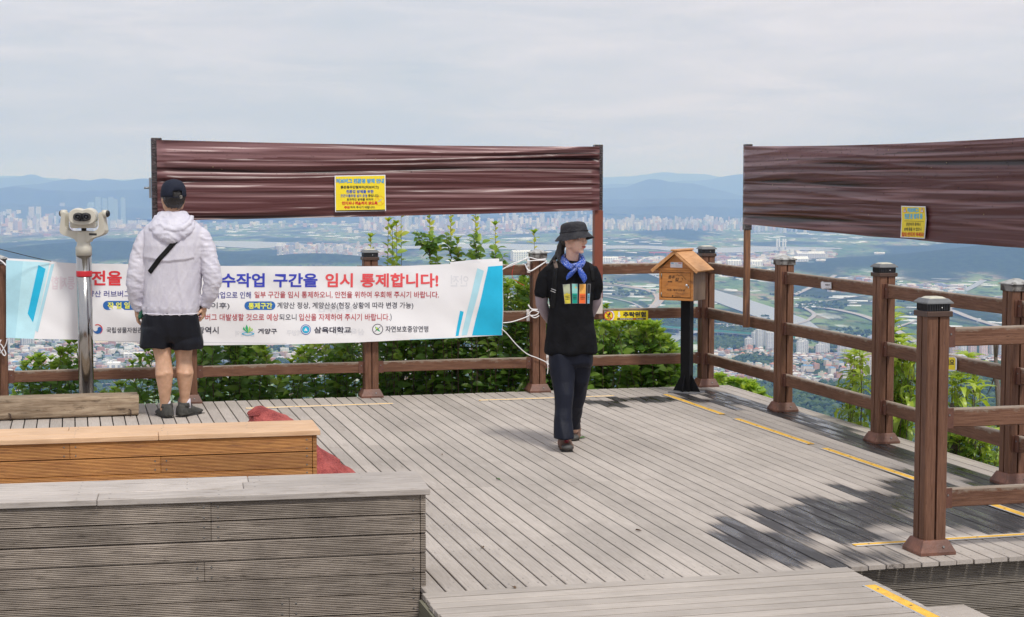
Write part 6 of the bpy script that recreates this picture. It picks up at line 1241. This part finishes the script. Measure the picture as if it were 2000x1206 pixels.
rings(k, [R2(312, 362, 424, .065, -.005), R2(297, 381, 432, .085, -.005), R2(286, 392, 441, .100, -.008), R2(281, 398, 453, .115, -.01), R2(279, 399, 480, .132, -.01), R2(282, 396, 520, .138), R2(283, 393, 555, .140), R2(280, 391, 585, .140), R2(278, 389, 603, .140), R2(280, 387, 611, .132), R2(281, 386, 615, .126)], 40, .9)
for pts, rs_ in (([mp(298, 449), mp(287, 462), mp(279, 482, -.005), mp(273, 505, -.01), mp(268, 530, -.03), mp(265, 555, -.025), mp(266, 580, .0), mp(270, 597, .02), mp(272, 606, .03)], [.045, .060, .066, .067, .065, .066, .058, .046, .036]), ([mp(382, 449), mp(393, 462), mp(401, 482, -.005), mp(407, 505, -.01), mp(413, 530, -.03), mp(416, 550, -.025), mp(410, 575, -.005), mp(402, 590, .01), mp(399, 598, .015)], [.045, .060, .066, .068, .066, .064, .056, .045, .036])): k.tube(pts, rs_, 22)
def rdg(x): return 1-2.3*abs(x)
def wrinkle(c, n):
    r_ = .0042*rdg(noise.noise(Vector((c.x*13+c.z*2.5, c.y*4, c.z*2.6))))+.0022*rdg(noise.noise(Vector((c.x*24-c.z*9, c.y*8, c.z*6))))+.0006*noise.noise(Vector((c.x*50, c.y*40, c.z*50)))
    arm = min(1, max(0, abs(c.x-.005)-.195)/.04); r_ = r_*(1-.4*arm)+arm*(.006*rdg(noise.noise(Vector((c.x*7, c.y*6, c.z*19+c.x*10))))+.003*rdg(noise.noise(Vector((c.x*16, c.y*12, c.z*36)))))
    zf = mp(340, 509).z+.16*abs(c.x-.01)+.006*noise.noise(Vector((c.x*12, 0, 0)))
    if abs(c.x) < .185 and c.y < 0: d = c.z-zf; r_ += .011*max(0, min(1, d/.012+1))*math.exp(-max(0, d)/.07)      # yoke flap across the back
    if c.z < .845: r_ += .003*math.sin(c.x*120+5*noise.noise(c*9))
    return r_
solid('windbreaker', remesh(k, .0065, 2, wrinkle), jm, man, cut=lambda c: not ((c-mp(337, 405)).length < .07))
k = MB(); hs = [(317, 359, 414, .058, -.005), (304, 373, 424, .075, -.02), (297, 382, 434, .078, -.045), (296, 384, 445, .070, -.075), (303, 378, 455, .062, -.10), (315, 367, 464, .050, -.115), (326, 356, 471, .036, -.122), (336, 347, 476, .020, -.125)]
rings(k, [(*R2(a_, b_, v_, ry, y_)[:5],) for a_, b_, v_, ry, y_ in hs], 36, .95)
k.tube([mp(304, 424, -.03), mp(311, 437, -.10), mp(325, 447, -.135), mp(340, 450, -.145), mp(356, 446, -.135), mp(369, 436, -.10), mp(375, 424, -.03)], [.014, .018, .020, .021, .020, .018, .014], 12)
k.tube([mp(312, 417, .02), mp(311, 424, -.035), mp(322, 431, -.075), mp(338, 433, -.09), mp(354, 431, -.075), mp(364, 424, -.035), mp(362, 417, .02)], [.014, .015, .016, .016, .016, .015, .014], 12)
def hwr(c, n): return .006*rdg(noise.noise(Vector((c.x*9, c.y*7, c.z*17+abs(c.x)*12))))+.003*rdg(noise.noise(Vector((c.x*22, c.y*16, c.z*30))))
solid('hood', remesh(k, .006, 1, hwr), jm, man, cut=lambda c: not ((c-mp(337, 408)).length < .066))
bv = BVHTree.FromPolygons(*[list(q) for q in (lambda m_: ([v.co for v in m_.vertices], [tuple(p_.vertices) for p_ in m_.polygons]))(bpy.data.objects['windbreaker'].data)])
def cast(bvh, x, z, from_y=-2, dy=1):
    h = bvh.ray_cast(Vector((x, from_y, z)), Vector((0, dy, 0))); return h[0]
def band(name, pts2, w, bvh, m, parent, off=.004, th=.002, sub=24, z_ax=False):
    """strap lying on the surface, centre line through picture points"""
    C = []
    for i in range(sub+1):
        q = i/sub*(len(pts2)-1); j = min(int(q), len(pts2)-2); f = q-j; C.append(pts2[j]*(1-f)+pts2[j+1]*f)
    V = []
    for i, c in enumerate(C):
        d = (C[min(i+1, sub)]-C[max(i-1, 0)]); d.y = 0; d.normalize(); nx = Vector((-d.z, 0, d.x))
        for s in (-1, -.35, .35, 1):
            q = c+nx*w/2*s; h = cast(bvh, q.x, q.z); y = (h.y if h else c.y)-off; V.append((q.x, y, q.z))
    k = MB(); F = [(i*4+j, i*4+j+1, i*4+j+5, i*4+j+4) for i in range(sub) for j in range(3)]; k.add(V, F, 0, True); o = k.build(name, m, parent); sd = o.modifiers.new('t', 'SOLIDIFY'); sd.thickness = th; sd.offset = 0; return o
band('bag_strap', [mp(352, 468), mp(338, 484), mp(319, 505), mp(298, 531)], .036, bv, cloth('black_strap_webbing', (.012, .012, .013), .8, 60, .2), man, .006, .003)
k = MB(); k.tube([mp(279, 612, -.085), mp(290, 613.5, -.118), mp(310, 614.5, -.130), mp(334, 615, -.133), mp(358, 614.5, -.130), mp(378, 613.5, -.118), mp(388, 612, -.085)], .0035, 8); k.build('hem_cord', mat('white_hem', (.75, .73, .8), .6), man)
# shorts
shm = cloth('black_satin_shorts', (.012, .013, .018), .38, 7, .5, stretch=(1, 1, .5)); k = MB()
rings(k, [R2(283, 385, 606, .125), R2(279, 387, 622, .130), R2(276, 390, 640, .135, .01), R2(275, 392, 656, .13, .02), R2(290, 380, 668, .10, .02)], 36, .9)
rings(k, [R2(278, 340, 640, .12), R2(275, 338, 655, .118), R2(273, 336, 670, .115), R2(272.5, 335.5, 679, .112)], 30, .88); rings(k, [R2(331, 390, 640, .12, .03), R2(332, 392, 655, .118, .04), R2(332, 394, 670, .115, .03), R2(333, 394, 682, .112, .035)], 30, .88)
solid('shorts', remesh(k, .0075, 2, lambda c, n: .006*(1-2*abs(noise.noise(Vector((c.x*9, c.y*9, c.z*3)))))+.003*math.sin(c.x*60+c.z*12+4*noise.noise(c*5))*(1 if c.z < .66 else .5)), shm, man)
# socks and shoes
sockm = cloth('white_sock', (.72, .70, .78), .9, 60, .3); shoem = cloth('dark_grey_shoe', (.045, .045, .042), .75, 30, .4, c2=(.085, .082, .075)); solem = mat('dark_rubber_sole', (.055, .052, .05), .8, .3, 20, .4, 60); lacem = mat('black_lace', (.01, .01, .01), .8)
def shoe(parent, c, yaw, L, name, um, sm, lm, lacecol, hi=.085, accent=None, pitch=0.0):
    """c: heel-side ankle centre projected to the floor; toe points to local +Y turned by yaw"""
    r = empty(name, c, yaw); r.parent = parent; r.rotation_euler = (pitch, 0, yaw)
    k = MB(); ss = [(-.092, .024, .040, .055), (-.085, .034, .05, hi+.010), (-.06, .043, .055, hi+.018), (-.02, .047, .06, hi+.016), (.03, .046, .055, hi+.004), (.06, .047, .05, .075), (.11, .050, .045, .058), (.15, .046, .04, .048), (.185, .032, .03, .036), (.198, .016, .02, .028)]
    n = 20; V = []
    for (y, w_, a_, h_) in ss:
        y *= L/.285
        for j in range(n):
            q = math.pi*2*j/n; x = w_*math.copysign(abs(math.cos(q))**.75, math.cos(q)); z = .022+(h_-.022)*max(0, math.sin(q))**.8 if math.sin(q) > 0 else .022+.012*math.sin(q)
            if math.sin(q) > 0 and y > .02: x *= 1-.30*math.sin(q)**2
            V.append((x, y, z))
    m_ = len(ss); k.add(V, [(i*n+(j+1) % n, i*n+j, (i+1)*n+j, (i+1)*n+(j+1) % n) for i in range(m_-1) for j in range(n)]+[tuple(range(n)), tuple((m_-1)*n+j for j in reversed(range(n)))], 0, True)
    k.tube([(0, -.025, hi-.01), (0, -.025, hi+.022)], [.047, .044], 20, 0, True); k.build('upper', um, r)
    k = MB(); out = []
    for i in range(32):
        q = 2*math.pi*i/32; y = (.056+.146*math.sin(q))*L/.285; w_ = (.046 if math.sin(q) > 0 else .040)*(1-.12*math.sin(q*1)**2); out.append((w_*math.cos(q), y))
    k.prism(out, .0, .010); k.prism(out, .010, .028, 0, top=[(x*.95, y*.985) for x, y in out])
    for i in range(7): k.box(-.04, .04, (-.075+i*.042)*L/.285, (-.055+i*.042)*L/.285, -.002, .004)
    k.build('sole', sm, r)
    k = MB()
    for i in range(5): y = .035+i*.018; z = .082-i*.0065; k.tube([(-.020, y, z-.006), (0, y+.005, z+.003), (.020, y, z-.006)], .0026, 6)
    k.tube([(0, .03, .092), (-.022, .035, .100), (-.034, .03, .085)], .0026, 6); k.tube([(0, .03, .092), (.022, .035, .100), (.034, .03, .085)], .0026, 6); k.build('laces', lacecol, r)
    if accent:
        k = MB(); [k.box(s*.0425-.002, s*.0425+.002, -.05, .09, .026, .040, 0, .001) for s in (-1, 1)]; k.box(-.02, .02, -.091, -.085, .03, .075, 0, .002); k.build('trim', accent, r)
    return r
gl, gr2 = mp(322, 821, -.02), mp(361, 819, .045)
shoe(man, (gl.x, .030, 0), R(27), .285, 'shoe', shoem, solem, lacem, lacem); shoe(man, (gr2.x, .09, 0), R(-24), .285, 'shoe', shoem, solem, lacem, lacem)
k = MB(); k.tube([(gl.x, .022, .06), (gl.x, .018, .105), (gl.x, .015, .128)], [.040, .040, .038], 18, 0, True); k.build('sock', sockm, man); k = MB(); k.tube([(gr2.x, .085, .06), (gr2.x, .08, .11), (gr2.x, .078, .133)], [.040, .040, .038], 18, 0, True); k.build('sock', sockm, man)
# what he holds: phone (right), small green pouch (left)
ph = mp(386, 600, .03); o_ = MB().box(-.036, .036, -.0045, .0045, -.07, .07, 0, .004).build('phone', mat('black_phone_glass', (.012, .012, .014), .15), loc=Vector((MX, MYw, 0))+mp(387, 600, -.015)); o_.rotation_euler = (R(10), R(-24), R(40)); tag(o_, 'black phone held in the right hand of the man at the banner', 'phone')
k = MB(); ell(k, (0, 0, 0), (.020, .016, .040)); ell(k, (.004, -.006, .028), (.014, .012, .016)); V, F = remesh(k, .004, 1, lambda c, n: .004*noise.noise(c*70)); k = MB(); k.add(V, F, 0, True); o_ = k.build('pouch', mat('dark_green_plastic', (.01, .11, .06), .35, .3, 40), loc=Vector((MX, MYw, 0))+mp(276, 615, -.005)); o_.rotation_euler = (0, R(25), 0); tag(o_, 'small dark green pouch held in the left hand of the man at the banner', 'pouch')

# ---------------------------------------------------------------- WOMAN walking towards the viewer
WYw = 11.30; WX = G(1106, 872).x*WYw/G(1106, 872).y
wo = empty('person', (WX, WYw, 0), 0, 'walking woman in black bucket hat, blue scarf and black printed T-shirt', 'person')
def wq(u, v, dy=0.0):
    d = ray(u, v); k = (WYw+dy)/d[1]; return Vector((d[0]*k-WX, dy, H+d[2]*k))
HW = Matrix.Translation(wq(1121, 463.5, -.02)) @ Matrix.Rotation(R(48), 4, 'Z') @ Matrix.Rotation(R(2), 4, 'X')
k = MB(); head_shapes(k, HW, .93)
k.tube([wq(1119, 482, 0), wq(1118, 498, .0), wq(1117, 515, .01), wq(1116, 530, .02)], [.046, .043, .048, .07], 18)
rings(k, [(*wq(1115, 522, .02)[:3], .085, .06), (*wq(1115, 532, .02)[:3], .132, .078), (*wq(1115, 570, .02)[:3], .15, .095), (*wq(1114, 620, .02)[:3], .125, .09), (*wq(1114, 655, .02)[:3], .14, .10), (*wq(1114, 690, .02)[:3], .155, .11), (*wq(1114, 705, .02)[:3], .13, .10)])
wl = [wq(1074, 540, .02), wq(1062, 560, .03), wq(1058, 580, .05), wq(1058, 594, .06), wq(1066, 612, .12), wq(1080, 634, .20)]; k.tube(wl, [.036, .040, .040, .037, .033, .024], 16)
wr_ = [wq(1153, 541, .02), wq(1163, 560, .03), wq(1162, 590, .06), wq(1152, 612, .14), wq(1130, 630, .20), wq(1108, 640, .215)]; k.tube(wr_, [.034, .038, .039, .036, .030, .023], 16)
hand(k, wl[-1], (.75, .15, -.65), (0, 1, .2), .85, .8, left=False); hand(k, wr_[-1], (-.9, .1, -.35), (0, -1, 0), .85, .8, left=True)
FL = [wq(1098, 700, .0), wq(1102, 740, -.05), wq(1102, 772, -.10), wq(1102, 805, -.12), wq(1102, 838, -.16), wq(1103, 858, -.195)]; RL = [wq(1131, 700, .05), wq(1130, 740, .08), wq(1127, 775, .13), wq(1124, 805, .22), wq(1121, 832, .30), wq(1121, 842, .33)]
k.tube(FL, [.085, .066, .048, .042, .034, .031], 16); k.tube(RL, [.085, .066, .048, .042, .034, .031], 16)
wb = solid('body', remesh(k, .0048, 2), skin_w, wo)
def HP(x, y, z): return HW @ Vector((x*.93, y*.93, z*.93))
k = MB(); ell(k, (0, 0, 0), (1, 1, 1), HW @ Matrix.Translation((0, -.0955*.93, -.0615*.93)) @ Matrix.Diagonal((.0195, .0085, .0046, 1))); ell(k, (0, 0, 0), (1, 1, 1), HW @ Matrix.Translation((0, -.0945*.93, -.0700*.93)) @ Matrix.Diagonal((.0165, .0088, .0054, 1))); k.build('lips', mat('lips', (.42, .12, .11), .4), wo)
for s in (-1, 1):
    k = MB(); ell(k, (0, 0, 0), (1, 1, 1), HW @ Matrix.Translation((s*.030*.93, -.0765*.93, 0)) @ Matrix.Diagonal((.0125, .010, .0062, 1)), mi=0); ell(k, (0, 0, 0), (1, 1, 1), HW @ Matrix.Translation((s*.030*.93, -.0830*.93, 0)) @ Matrix.Diagonal((.0052, .0052, .0052, 1)), mi=1); k.build('eye', [mat('eye_white', (.75, .72, .7), .3), mat('eye_dark', (.02, .012, .01), .2)], wo)
    k = MB(); k.tube([HP(s*.014, -.089, .019), HP(s*.030, -.088, .024), HP(s*.046, -.076, .019)], [.002, .0032, .0015], 6); k.build('eyebrow', hairm, wo)
# hair: under the hat, and the long tied tail over her shoulder
k = MB(); ell(k, (0, 0, 0), (1, 1, 1), HW @ Matrix.Translation((0, .018, .010)) @ Matrix.Diagonal((.076, .086, .092, 1)), 24, 16)
k.tube([HP(0, .08, -.01), wq(1095, 484, .04), wq(1094, 500, .03), wq(1097, 520, -.03), wq(1099, 538, -.065), wq(1097, 552, -.07)], [.03, .028, .026, .024, .017, .005], 14); k.tube([wq(1094, 486, .05), wq(1087, 500, .05), wq(1078, 512, .04), wq(1068, 522, .03), wq(1060, 533, .03)], [.022, .018, .014, .009, .003], 12)
V, F = remesh(k, .005, 1, lambda c, n: .003*noise.noise(Vector((c.x*90, c.y*90, c.z*14)))); iW = HW.inverted()
def hcut(c):
    q = iW @ c; inside = (q.length < .12 and q.z > -.075)
    return not inside or (q.y > .026-.1*max(0, q.z)) or (q.z > .045)
solid('hair', (V, F), hairm, wo, cut=hcut)
# bucket hat
hatm = cloth('black_hat_nylon', (.020, .020, .024), .55, 12, .8, c2=(.04, .04, .046)); n = 48; V = []
HT = HW @ Matrix.Rotation(R(-9), 4, 'X') @ Matrix.Translation((0, -.003, .014))
prof = [(.133, -.026), (.130, -.025), (.110, -.002), (.0955, .013), (.0935, .022), (.092, .042), (.088, .064), (.080, .077), (.060, .085), (.030, .088), (.003, .089)]
for i, (r_, z) in enumerate(prof):
    for j in range(n):
        a_ = 2*math.pi*j/n; w_ = .0035*noise.noise(Vector((math.cos(a_)*3, math.sin(a_)*3, i*.9)))*(1 if i > 3 else 2.2); dr = -.010*math.cos(a_)**2 if i < 2 else 0
        V.append(HT @ Vector(((r_*.90+w_)*math.cos(a_), (r_*1.04+w_)*math.sin(a_), z+dr+w_)))
k = MB(); k.add(V, [(i*n+j, i*n+(j+1) % n, (i+1)*n+(j+1) % n, (i+1)*n+j) for i in range(len(prof)-1) for j in range(n)], 0, True); hat = k.build('bucket_hat', hatm, wo); sd = hat.modifiers.new('t', 'SOLIDIFY'); sd.thickness = .003; ss_ = hat.modifiers.new('s', 'SUBSURF'); ss_.levels = ss_.render_levels = 1
k = MB(); k.tube([HT @ Vector((.0935*.90*math.cos(a_)*1.03, .0935*1.04*math.sin(a_)*1.03, .021)) for a_ in np.linspace(0, 2*math.pi, 40)], .0035, 6, 0, False); k.build('hat_band', hatm, hat)
# T-shirt
tsm = cloth('black_cotton', (.0035, .0035, .0045), .9, 7, .6, c2=(.008, .008, .010)); k = MB()
def W2(u0, u1, v, ry, y=.02):
    a_, b_ = wq(u0, v), wq(u1, v); return ((a_.x+b_.x)/2, y, (a_.z+b_.z)/2, (b_.x-a_.x)/2, ry)
rings(k, [W2(1092, 1142, 511, .065), W2(1078, 1154, 518, .085), W2(1066, 1164, 527, .100), W2(1066, 1163, 545, .112), W2(1072, 1158, 570, .120), W2(1075, 1156, 600, .115), W2(1072, 1158, 630, .120), W2(1068, 1162, 660, .130), W2(1066, 1164, 684, .135), W2(1067, 1164, 690, .130)], 40, .88)
k.tube([wq(1076, 527, .02), wq(1068, 540, .025), wq(1062, 556, .03), wq(1060, 570, .035), wq(1060, 577, .04)], [.038, .050, .054, .055, .055], 20); k.tube([wq(1155, 526, .02), wq(1161, 540, .025), wq(1162, 556, .03), wq(1161, 572, .04), wq(1161, 583, .045)], [.038, .048, .048, .044, .041], 20)
def tw_f(c, n):
    r_ = .008*(1-2.2*abs(noise.noise(Vector((c.x*6, c.y*6, c.z*4-c.x*3)))))+.004*(1-2.2*abs(noise.noise(Vector((c.x*13, c.y*12, c.z*9+c.x*5)))))
    if c.z < .80: r_ += .006*math.sin((c.x-c.z*.45)*42)*(.80-c.z)/.17
    return r_
solid('t_shirt', remesh(k, .0065, 2, tw_f), tsm, wo)
bw_ = BVHTree.FromPolygons([v.co for v in bpy.data.objects['t_shirt'].data.vertices], [tuple(p_.vertices) for p_ in bpy.data.objects['t_shirt'].data.polygons])
PR = [mat('print_'+n_, c, .7) for n_, c in [('sage', (.42, .45, .30)), ('ochre', (.62, .52, .05)), ('aqua', (.25, .58, .52)), ('teal', (.0, .32, .24)), ('orange', (.85, .42, .08)), ('vermilion', (.85, .15, .03)), ('charcoal', (.02, .02, .022)), ('sky', (.18, .45, .62)), ('line', (.02, .02, .015)), ('frame', (.25, .25, .27))]]
k = MB()
def dec(q, mi, off=.003, nx=5, ny=8):
    V = []
    for j in range(ny+1):
        for i in range(nx+1):
            s, t_ = i/nx, j/ny; x = [(q[0][c]*(1-s)+q[1][c]*s)*(1-t_)+(q[3][c]*(1-s)+q[2][c]*s)*t_ for c in (0, 1)]; p_ = wq(*x); h = bw_.ray_cast(Vector((p_.x*.98, -2, p_.z)), Vector((0, 1, 0)))[0]
            dpt = h.y if h else -.1; p2 = wq(x[0], x[1], dpt); V.append((p2.x, dpt-off, p2.z))
    k.add(V, [(j*(nx+1)+i, (j+1)*(nx+1)+i, (j+1)*(nx+1)+i+1, j*(nx+1)+i+1) for j in range(ny) for i in range(nx)], mi, True)
def panel(tl, tr_, br, bl, c0, c1):
    def L(a_, b_, f): return (a_[0]*(1-f)+b_[0]*f, a_[1]*(1-f)+b_[1]*f)
    e = [(tl[0]-.7, tl[1]-.7), (tr_[0]+.7, tr_[1]-.7), (br[0]+.7, br[1]+.7), (bl[0]-.7, bl[1]+.7)]; dec(e, 9, .0022)
    ml, mr = L(tl, bl, .49), L(tr_, br, .49); dec([tl, tr_, mr, ml], c0, .0036); dec([ml, mr, br, bl], c1, .0036)
    for f in (.60, .68, .76): a_, b_ = L(tl, bl, f), L(tr_, br, f); dec([L(a_, b_, .12), L(a_, b_, .55), (L(a_, b_, .55)[0], L(a_, b_, .55)[1]+.7+.6), (L(a_, b_, .12)[0], L(a_, b_, .12)[1]+.6)], 8, .0046, 3, 1); dec([L(a_, b_, .5), L(a_, b_, .92), (L(a_, b_, .92)[0], L(a_, b_, .92)[1]+.6), (L(a_, b_, .5)[0], L(a_, b_, .5)[1]+1.2)], 8, .0046, 3, 1)
    return L(ml, mr, .5)
c_ = panel((1099.5,556.5), (1112.8,555.5), (1114.2,592.8), (1103.5,593.5), 0, 1); dec([(c_[0]-2, c_[1]-1.6), (c_[0]+1.4, c_[1]-1.6), (c_[0]+2, c_[1]), (c_[0]-2.6, c_[1])], 1, .0046, 2, 1)
panel((1117.2,555), (1128,555), (1127.2,592.8), (1118,592.8), 2, 3); dec([(1123.4,560.4), (1125.8,560.4), (1125.8,563.2), (1123.4,563.2)], 4, .0046, 1, 1)
panel((1132,555.5), (1144,555.5), (1143.3,593), (1131.2,592.8), 4, 5); panel((1148,555.5), (1153,555.5), (1151,592.8), (1147.2,592.8), 6, 7); k.build('shirt_print', PR, bpy.data.objects['t_shirt'])
# arm sleeve (grey-lilac sun sleeve), strap
slm = cloth('lilac_sun_sleeve', (.34, .28, .31), .6, 14, .3); k = MB(); k.tube([wl[1]+Vector((0, 0, -.005)), wl[2], wl[3], wl[4], wl[5]], [.0475, .0445, .0410, .0365, .028], 18); k.build('sun_sleeve', slm, wo); k = MB(); k.tube([wr_[1], wr_[2], wr_[3], wr_[4], wr_[5]], [.0465, .043, .040, .034, .027], 18); k.build('sun_sleeve', slm, wo)
k = MB(); k.tube([wl[5]+Vector((-.014, -.006, .014)), wl[5]+Vector((.003, .004, -.002))], [.031, .031], 16); k.build('wrist_band', mat('dark_wrist_band', (.05, .03, .025), .6), wo)
stw = cloth('black_pack_strap', (.011, .011, .012), .8, 40, .3)
band('pack_strap', [wq(1086, 513), wq(1083, 530), wq(1082, 550), wq(1081, 575), wq(1078, 600)], .030, bw_, stw, wo, .005, .004); band('strap_patch', [wq(1083, 508), wq(1086, 523)], .024, bw_, cloth('brown_patch', (.16, .12, .10), .8, 30, .3), wo, .010, .003, 6); band('strap_stripe', [wq(1076, 563), wq(1085, 566)], .003, bw_, whitebits, wo, .011, .001, 4); band('strap_stripe', [wq(1075, 567), wq(1084, 570)], .003, bw_, whitebits, wo, .011, .001, 4)
band('pack_strap', [wq(1152, 516), wq(1156, 530), wq(1158, 548)], .022, bw_, stw, wo, .005, .004, 10)
# blue bandana
bm2 = bpy.data.materials.new('blue_bandana_print'); bm2.use_nodes = True; t = NT(bm2.node_tree); p = t.n['Principled BSDF']; o = t.obj(); p.inputs['Roughness'].default_value = .55
vo = t.node('ShaderNodeTexVoronoi', feature='DISTANCE_TO_EDGE'); t.put(vo.inputs['Vector'], t.map(o, (1, 1, 1))); vo.inputs['Scale'].default_value = 75; nz_ = t.noise(o, 130, 3, .7, 1.5); white = t.math('MULTIPLY', t.rng(nz_, .50, .56), t.rng(vo.outputs['Distance'], .10, .16))
t.put(p.inputs['Base Color'], t.mix(t.math('MULTIPLY', white, t.attr('pat').outputs['Fac']), (.012, .07, .42), (.62, .66, .80))); t.put(p.inputs['Normal'], t.bump(t.noise(o, 30, 4, .6), .01, .5))
k = MB(); nc = wq(1117, 506, .0)
Q = []
for i in range(25):
    a_ = R(-90+14)+2*math.pi*i/24; fx, fy = math.cos(a_), math.sin(a_); front = max(0, -fy); Q.append(Vector((nc.x+.064*fx+.012*front, .012+.064*fy-.022*front, wq(1117, 503).z-.058*front**1.5+.014*max(0, fy)-.01*abs(fx)*0)))
k.tube(Q, [.017+.004*math.sin(i*1.7) for i in range(25)], 12); Q2 = [q+Vector(((q.x-nc.x)*.22, (q.y-.012)*.22, -.016)) for q in Q]; k.tube(Q2, .013, 10)
kn = wq(1129, 521, -.125); ell(k, kn, (.020, .017, .018)); ell(k, kn+Vector((-.018, .01, .01)), (.020, .014, .014)); ell(k, kn+Vector((.018, .012, .012)), (.018, .014, .014))
n0 = len(k.v)
def tail(pts, ws):
    V = []; 
    for i, (c, w_) in enumerate(zip(pts, ws)):
        for s in (-1, -.5, 0, .5, 1): V.append(c+Vector((w_*s, -.010*(1-abs(s))*(1 if i % 2 else .6)+.006*s, 0)))
    F = [(i*5+j, i*5+j+1, (i+1)*5+j+1, (i+1)*5+j) for i in range(len(pts)-1) for j in range(4)]
    V2 = [v+Vector((0, .006, 0)) for v in V]; nn = len(V); k.add(V+V2, F+[tuple(nn+x for x in reversed(f)) for f in F]+[(i*5, (i+1)*5, nn+(i+1)*5, nn+i*5) for i in range(len(pts)-1)]+[(i*5+4, nn+i*5+4, nn+(i+1)*5+4, (i+1)*5+4) for i in range(len(pts)-1)], 0, True)
tail([wq(1127, 523, -.13), wq(1122, 528, -.135), wq(1116, 534, -.135), wq(1111, 541, -.13), wq(1107, 547, -.125)], [.010, .018, .022, .018, .004]); tail([wq(1132, 523, -.13), wq(1134, 530, -.137), wq(1138, 538, -.137), wq(1141, 545, -.134), wq(1141, 553, -.13)], [.010, .019, .025, .020, .004])
k.at = {'pat': [1.0 if (v[2] > kn.z-.035) else .35 for v in k.v]}; k.build('bandana', bm2, wo)
# trousers
trm = cloth('navy_black_trousers', (.006, .0075, .015), .55, 6, .5, stretch=(1, 1, .4), c2=(.012, .014, .025)); k = MB()
rings(k, [W2(1073, 1156, 676, .115), W2(1072, 1157, 692, .118), W2(1071, 1157, 708, .115), W2(1073, 1155, 716, .09)], 30, .9)
def leg(pts):
    secs = []
    for (u0, u1, v, dy, ry) in pts:
        a_, b_ = wq(u0, v, dy), wq(u1, v, dy); secs.append(((a_.x+b_.x)/2, dy, (a_.z+b_.z)/2, (b_.x-a_.x)/2, ry))
    rings(k, secs, 26, .92)
leg([(1072, 1128, 690, .0, .10), (1073, 1123, 715, -.02, .095), (1078, 1121, 745, -.05, .085), (1083, 1120, 770, -.09, .072), (1084, 1118, 795, -.11, .066), (1082, 1118, 820, -.14, .064), (1080, 1120, 842, -.17, .066), (1081, 1121, 857, -.19, .066)])
leg([(1105, 1157, 690, .04, .10), (1108, 1154, 715, .06, .095), (1109, 1149, 745, .08, .085), (1108, 1143, 775, .13, .072), (1107, 1137, 800, .20, .064), (1106, 1133, 820, .26, .062), (1107, 1131, 837, .31, .062)])
solid('trousers', remesh(k, .0065, 2, lambda c, n: .006*(1-2.2*abs(noise.noise(Vector((c.x*9, c.y*7, c.z*2.6)))))+.004*noise.noise(Vector((c.x*16, c.y*14, c.z*13)))*(1 if c.z < .25 else .4)), trm, wo)
# hiking shoes
hum = cloth('tan_hiking_upper', (.17, .10, .075), .8, 30, .4, c2=(.10, .065, .05)); hso = mat('dark_tread', (.035, .032, .030), .85, .3, 30, .5, 60); rl = mat('red_lace', (.55, .02, .035), .6); ora = mat('orange_trim', (.55, .13, .03), .6); toe = mat('grey_toe_cap', (.06, .058, .055), .6)
fs1 = G(1105, 884); s1 = shoe(wo, (fs1.x-WX, fs1.y-WYw+.185, 0), R(180+4), .265, 'shoe', hum, hso, rl, rl, .085, ora)
k = MB(); ell(k, (0, .163, .030), (.040, .036, .022)); k.build('toe_cap', toe, s1)
fs2 = G(1123, 861); s2 = shoe(wo, (fs2.x-WX, fs2.y-WYw+.155, .0), R(180-4), .265, 'shoe', hum, hso, rl, rl, .085, ora, R(-12)); s2.location.z = .030
k = MB(); ell(k, (0, .163, .030), (.040, .036, .022)); k.build('toe_cap', toe, s2)
# ================================================================ RED MESH SACK
sk = at('sack', -4.13, 4.03, 0, 'red woven sack slumped against the end and back of the orange bench', 'sack')
k = MB(); n = 40; secs = [(.03, .00, .002, .29, .24), (.03, .01, .05, .30, .24), (.00, .02, .13, .26, .21), (-.05, .05, .22, .20, .16), (-.09, .08, .31, .155, .12), (-.12, .10, .37, .13, .10), (-.145, .12, .41, .10, .075), (-.17, .13, .435, .06, .05), (-.19, .14, .462, .018, .018)]
V = lump('s', None, secs, rs, 3, n); kr = len(V)//n; k.add(V, [(i*n+j, i*n+(j+1) % n, (i+1)*n+(j+1) % n, (i+1)*n+j) for i in range(kr-1) for j in range(n)], 0, True); k.f += [tuple(reversed(range(n))), tuple((kr-1)*n+j for j in range(n))]; k.m += [0, 0]; k.s += [False, False]
V, F = remesh(k, .009, 3, lambda c, n: .006*(1-2.2*abs(noise.noise(c*9)))+.003*noise.noise(c*26)); k = MB(); k.add(V, F, 0, True); k.build('bag', rs, sk); MB().tube([(-.25, .09, .41), (-.20, .055, .42), (-.15, .085, .435), (-.14, .13, .41)], .005, 7).build('tie_string', rs, sk)
bpy.data.scenes.remove(_ts)
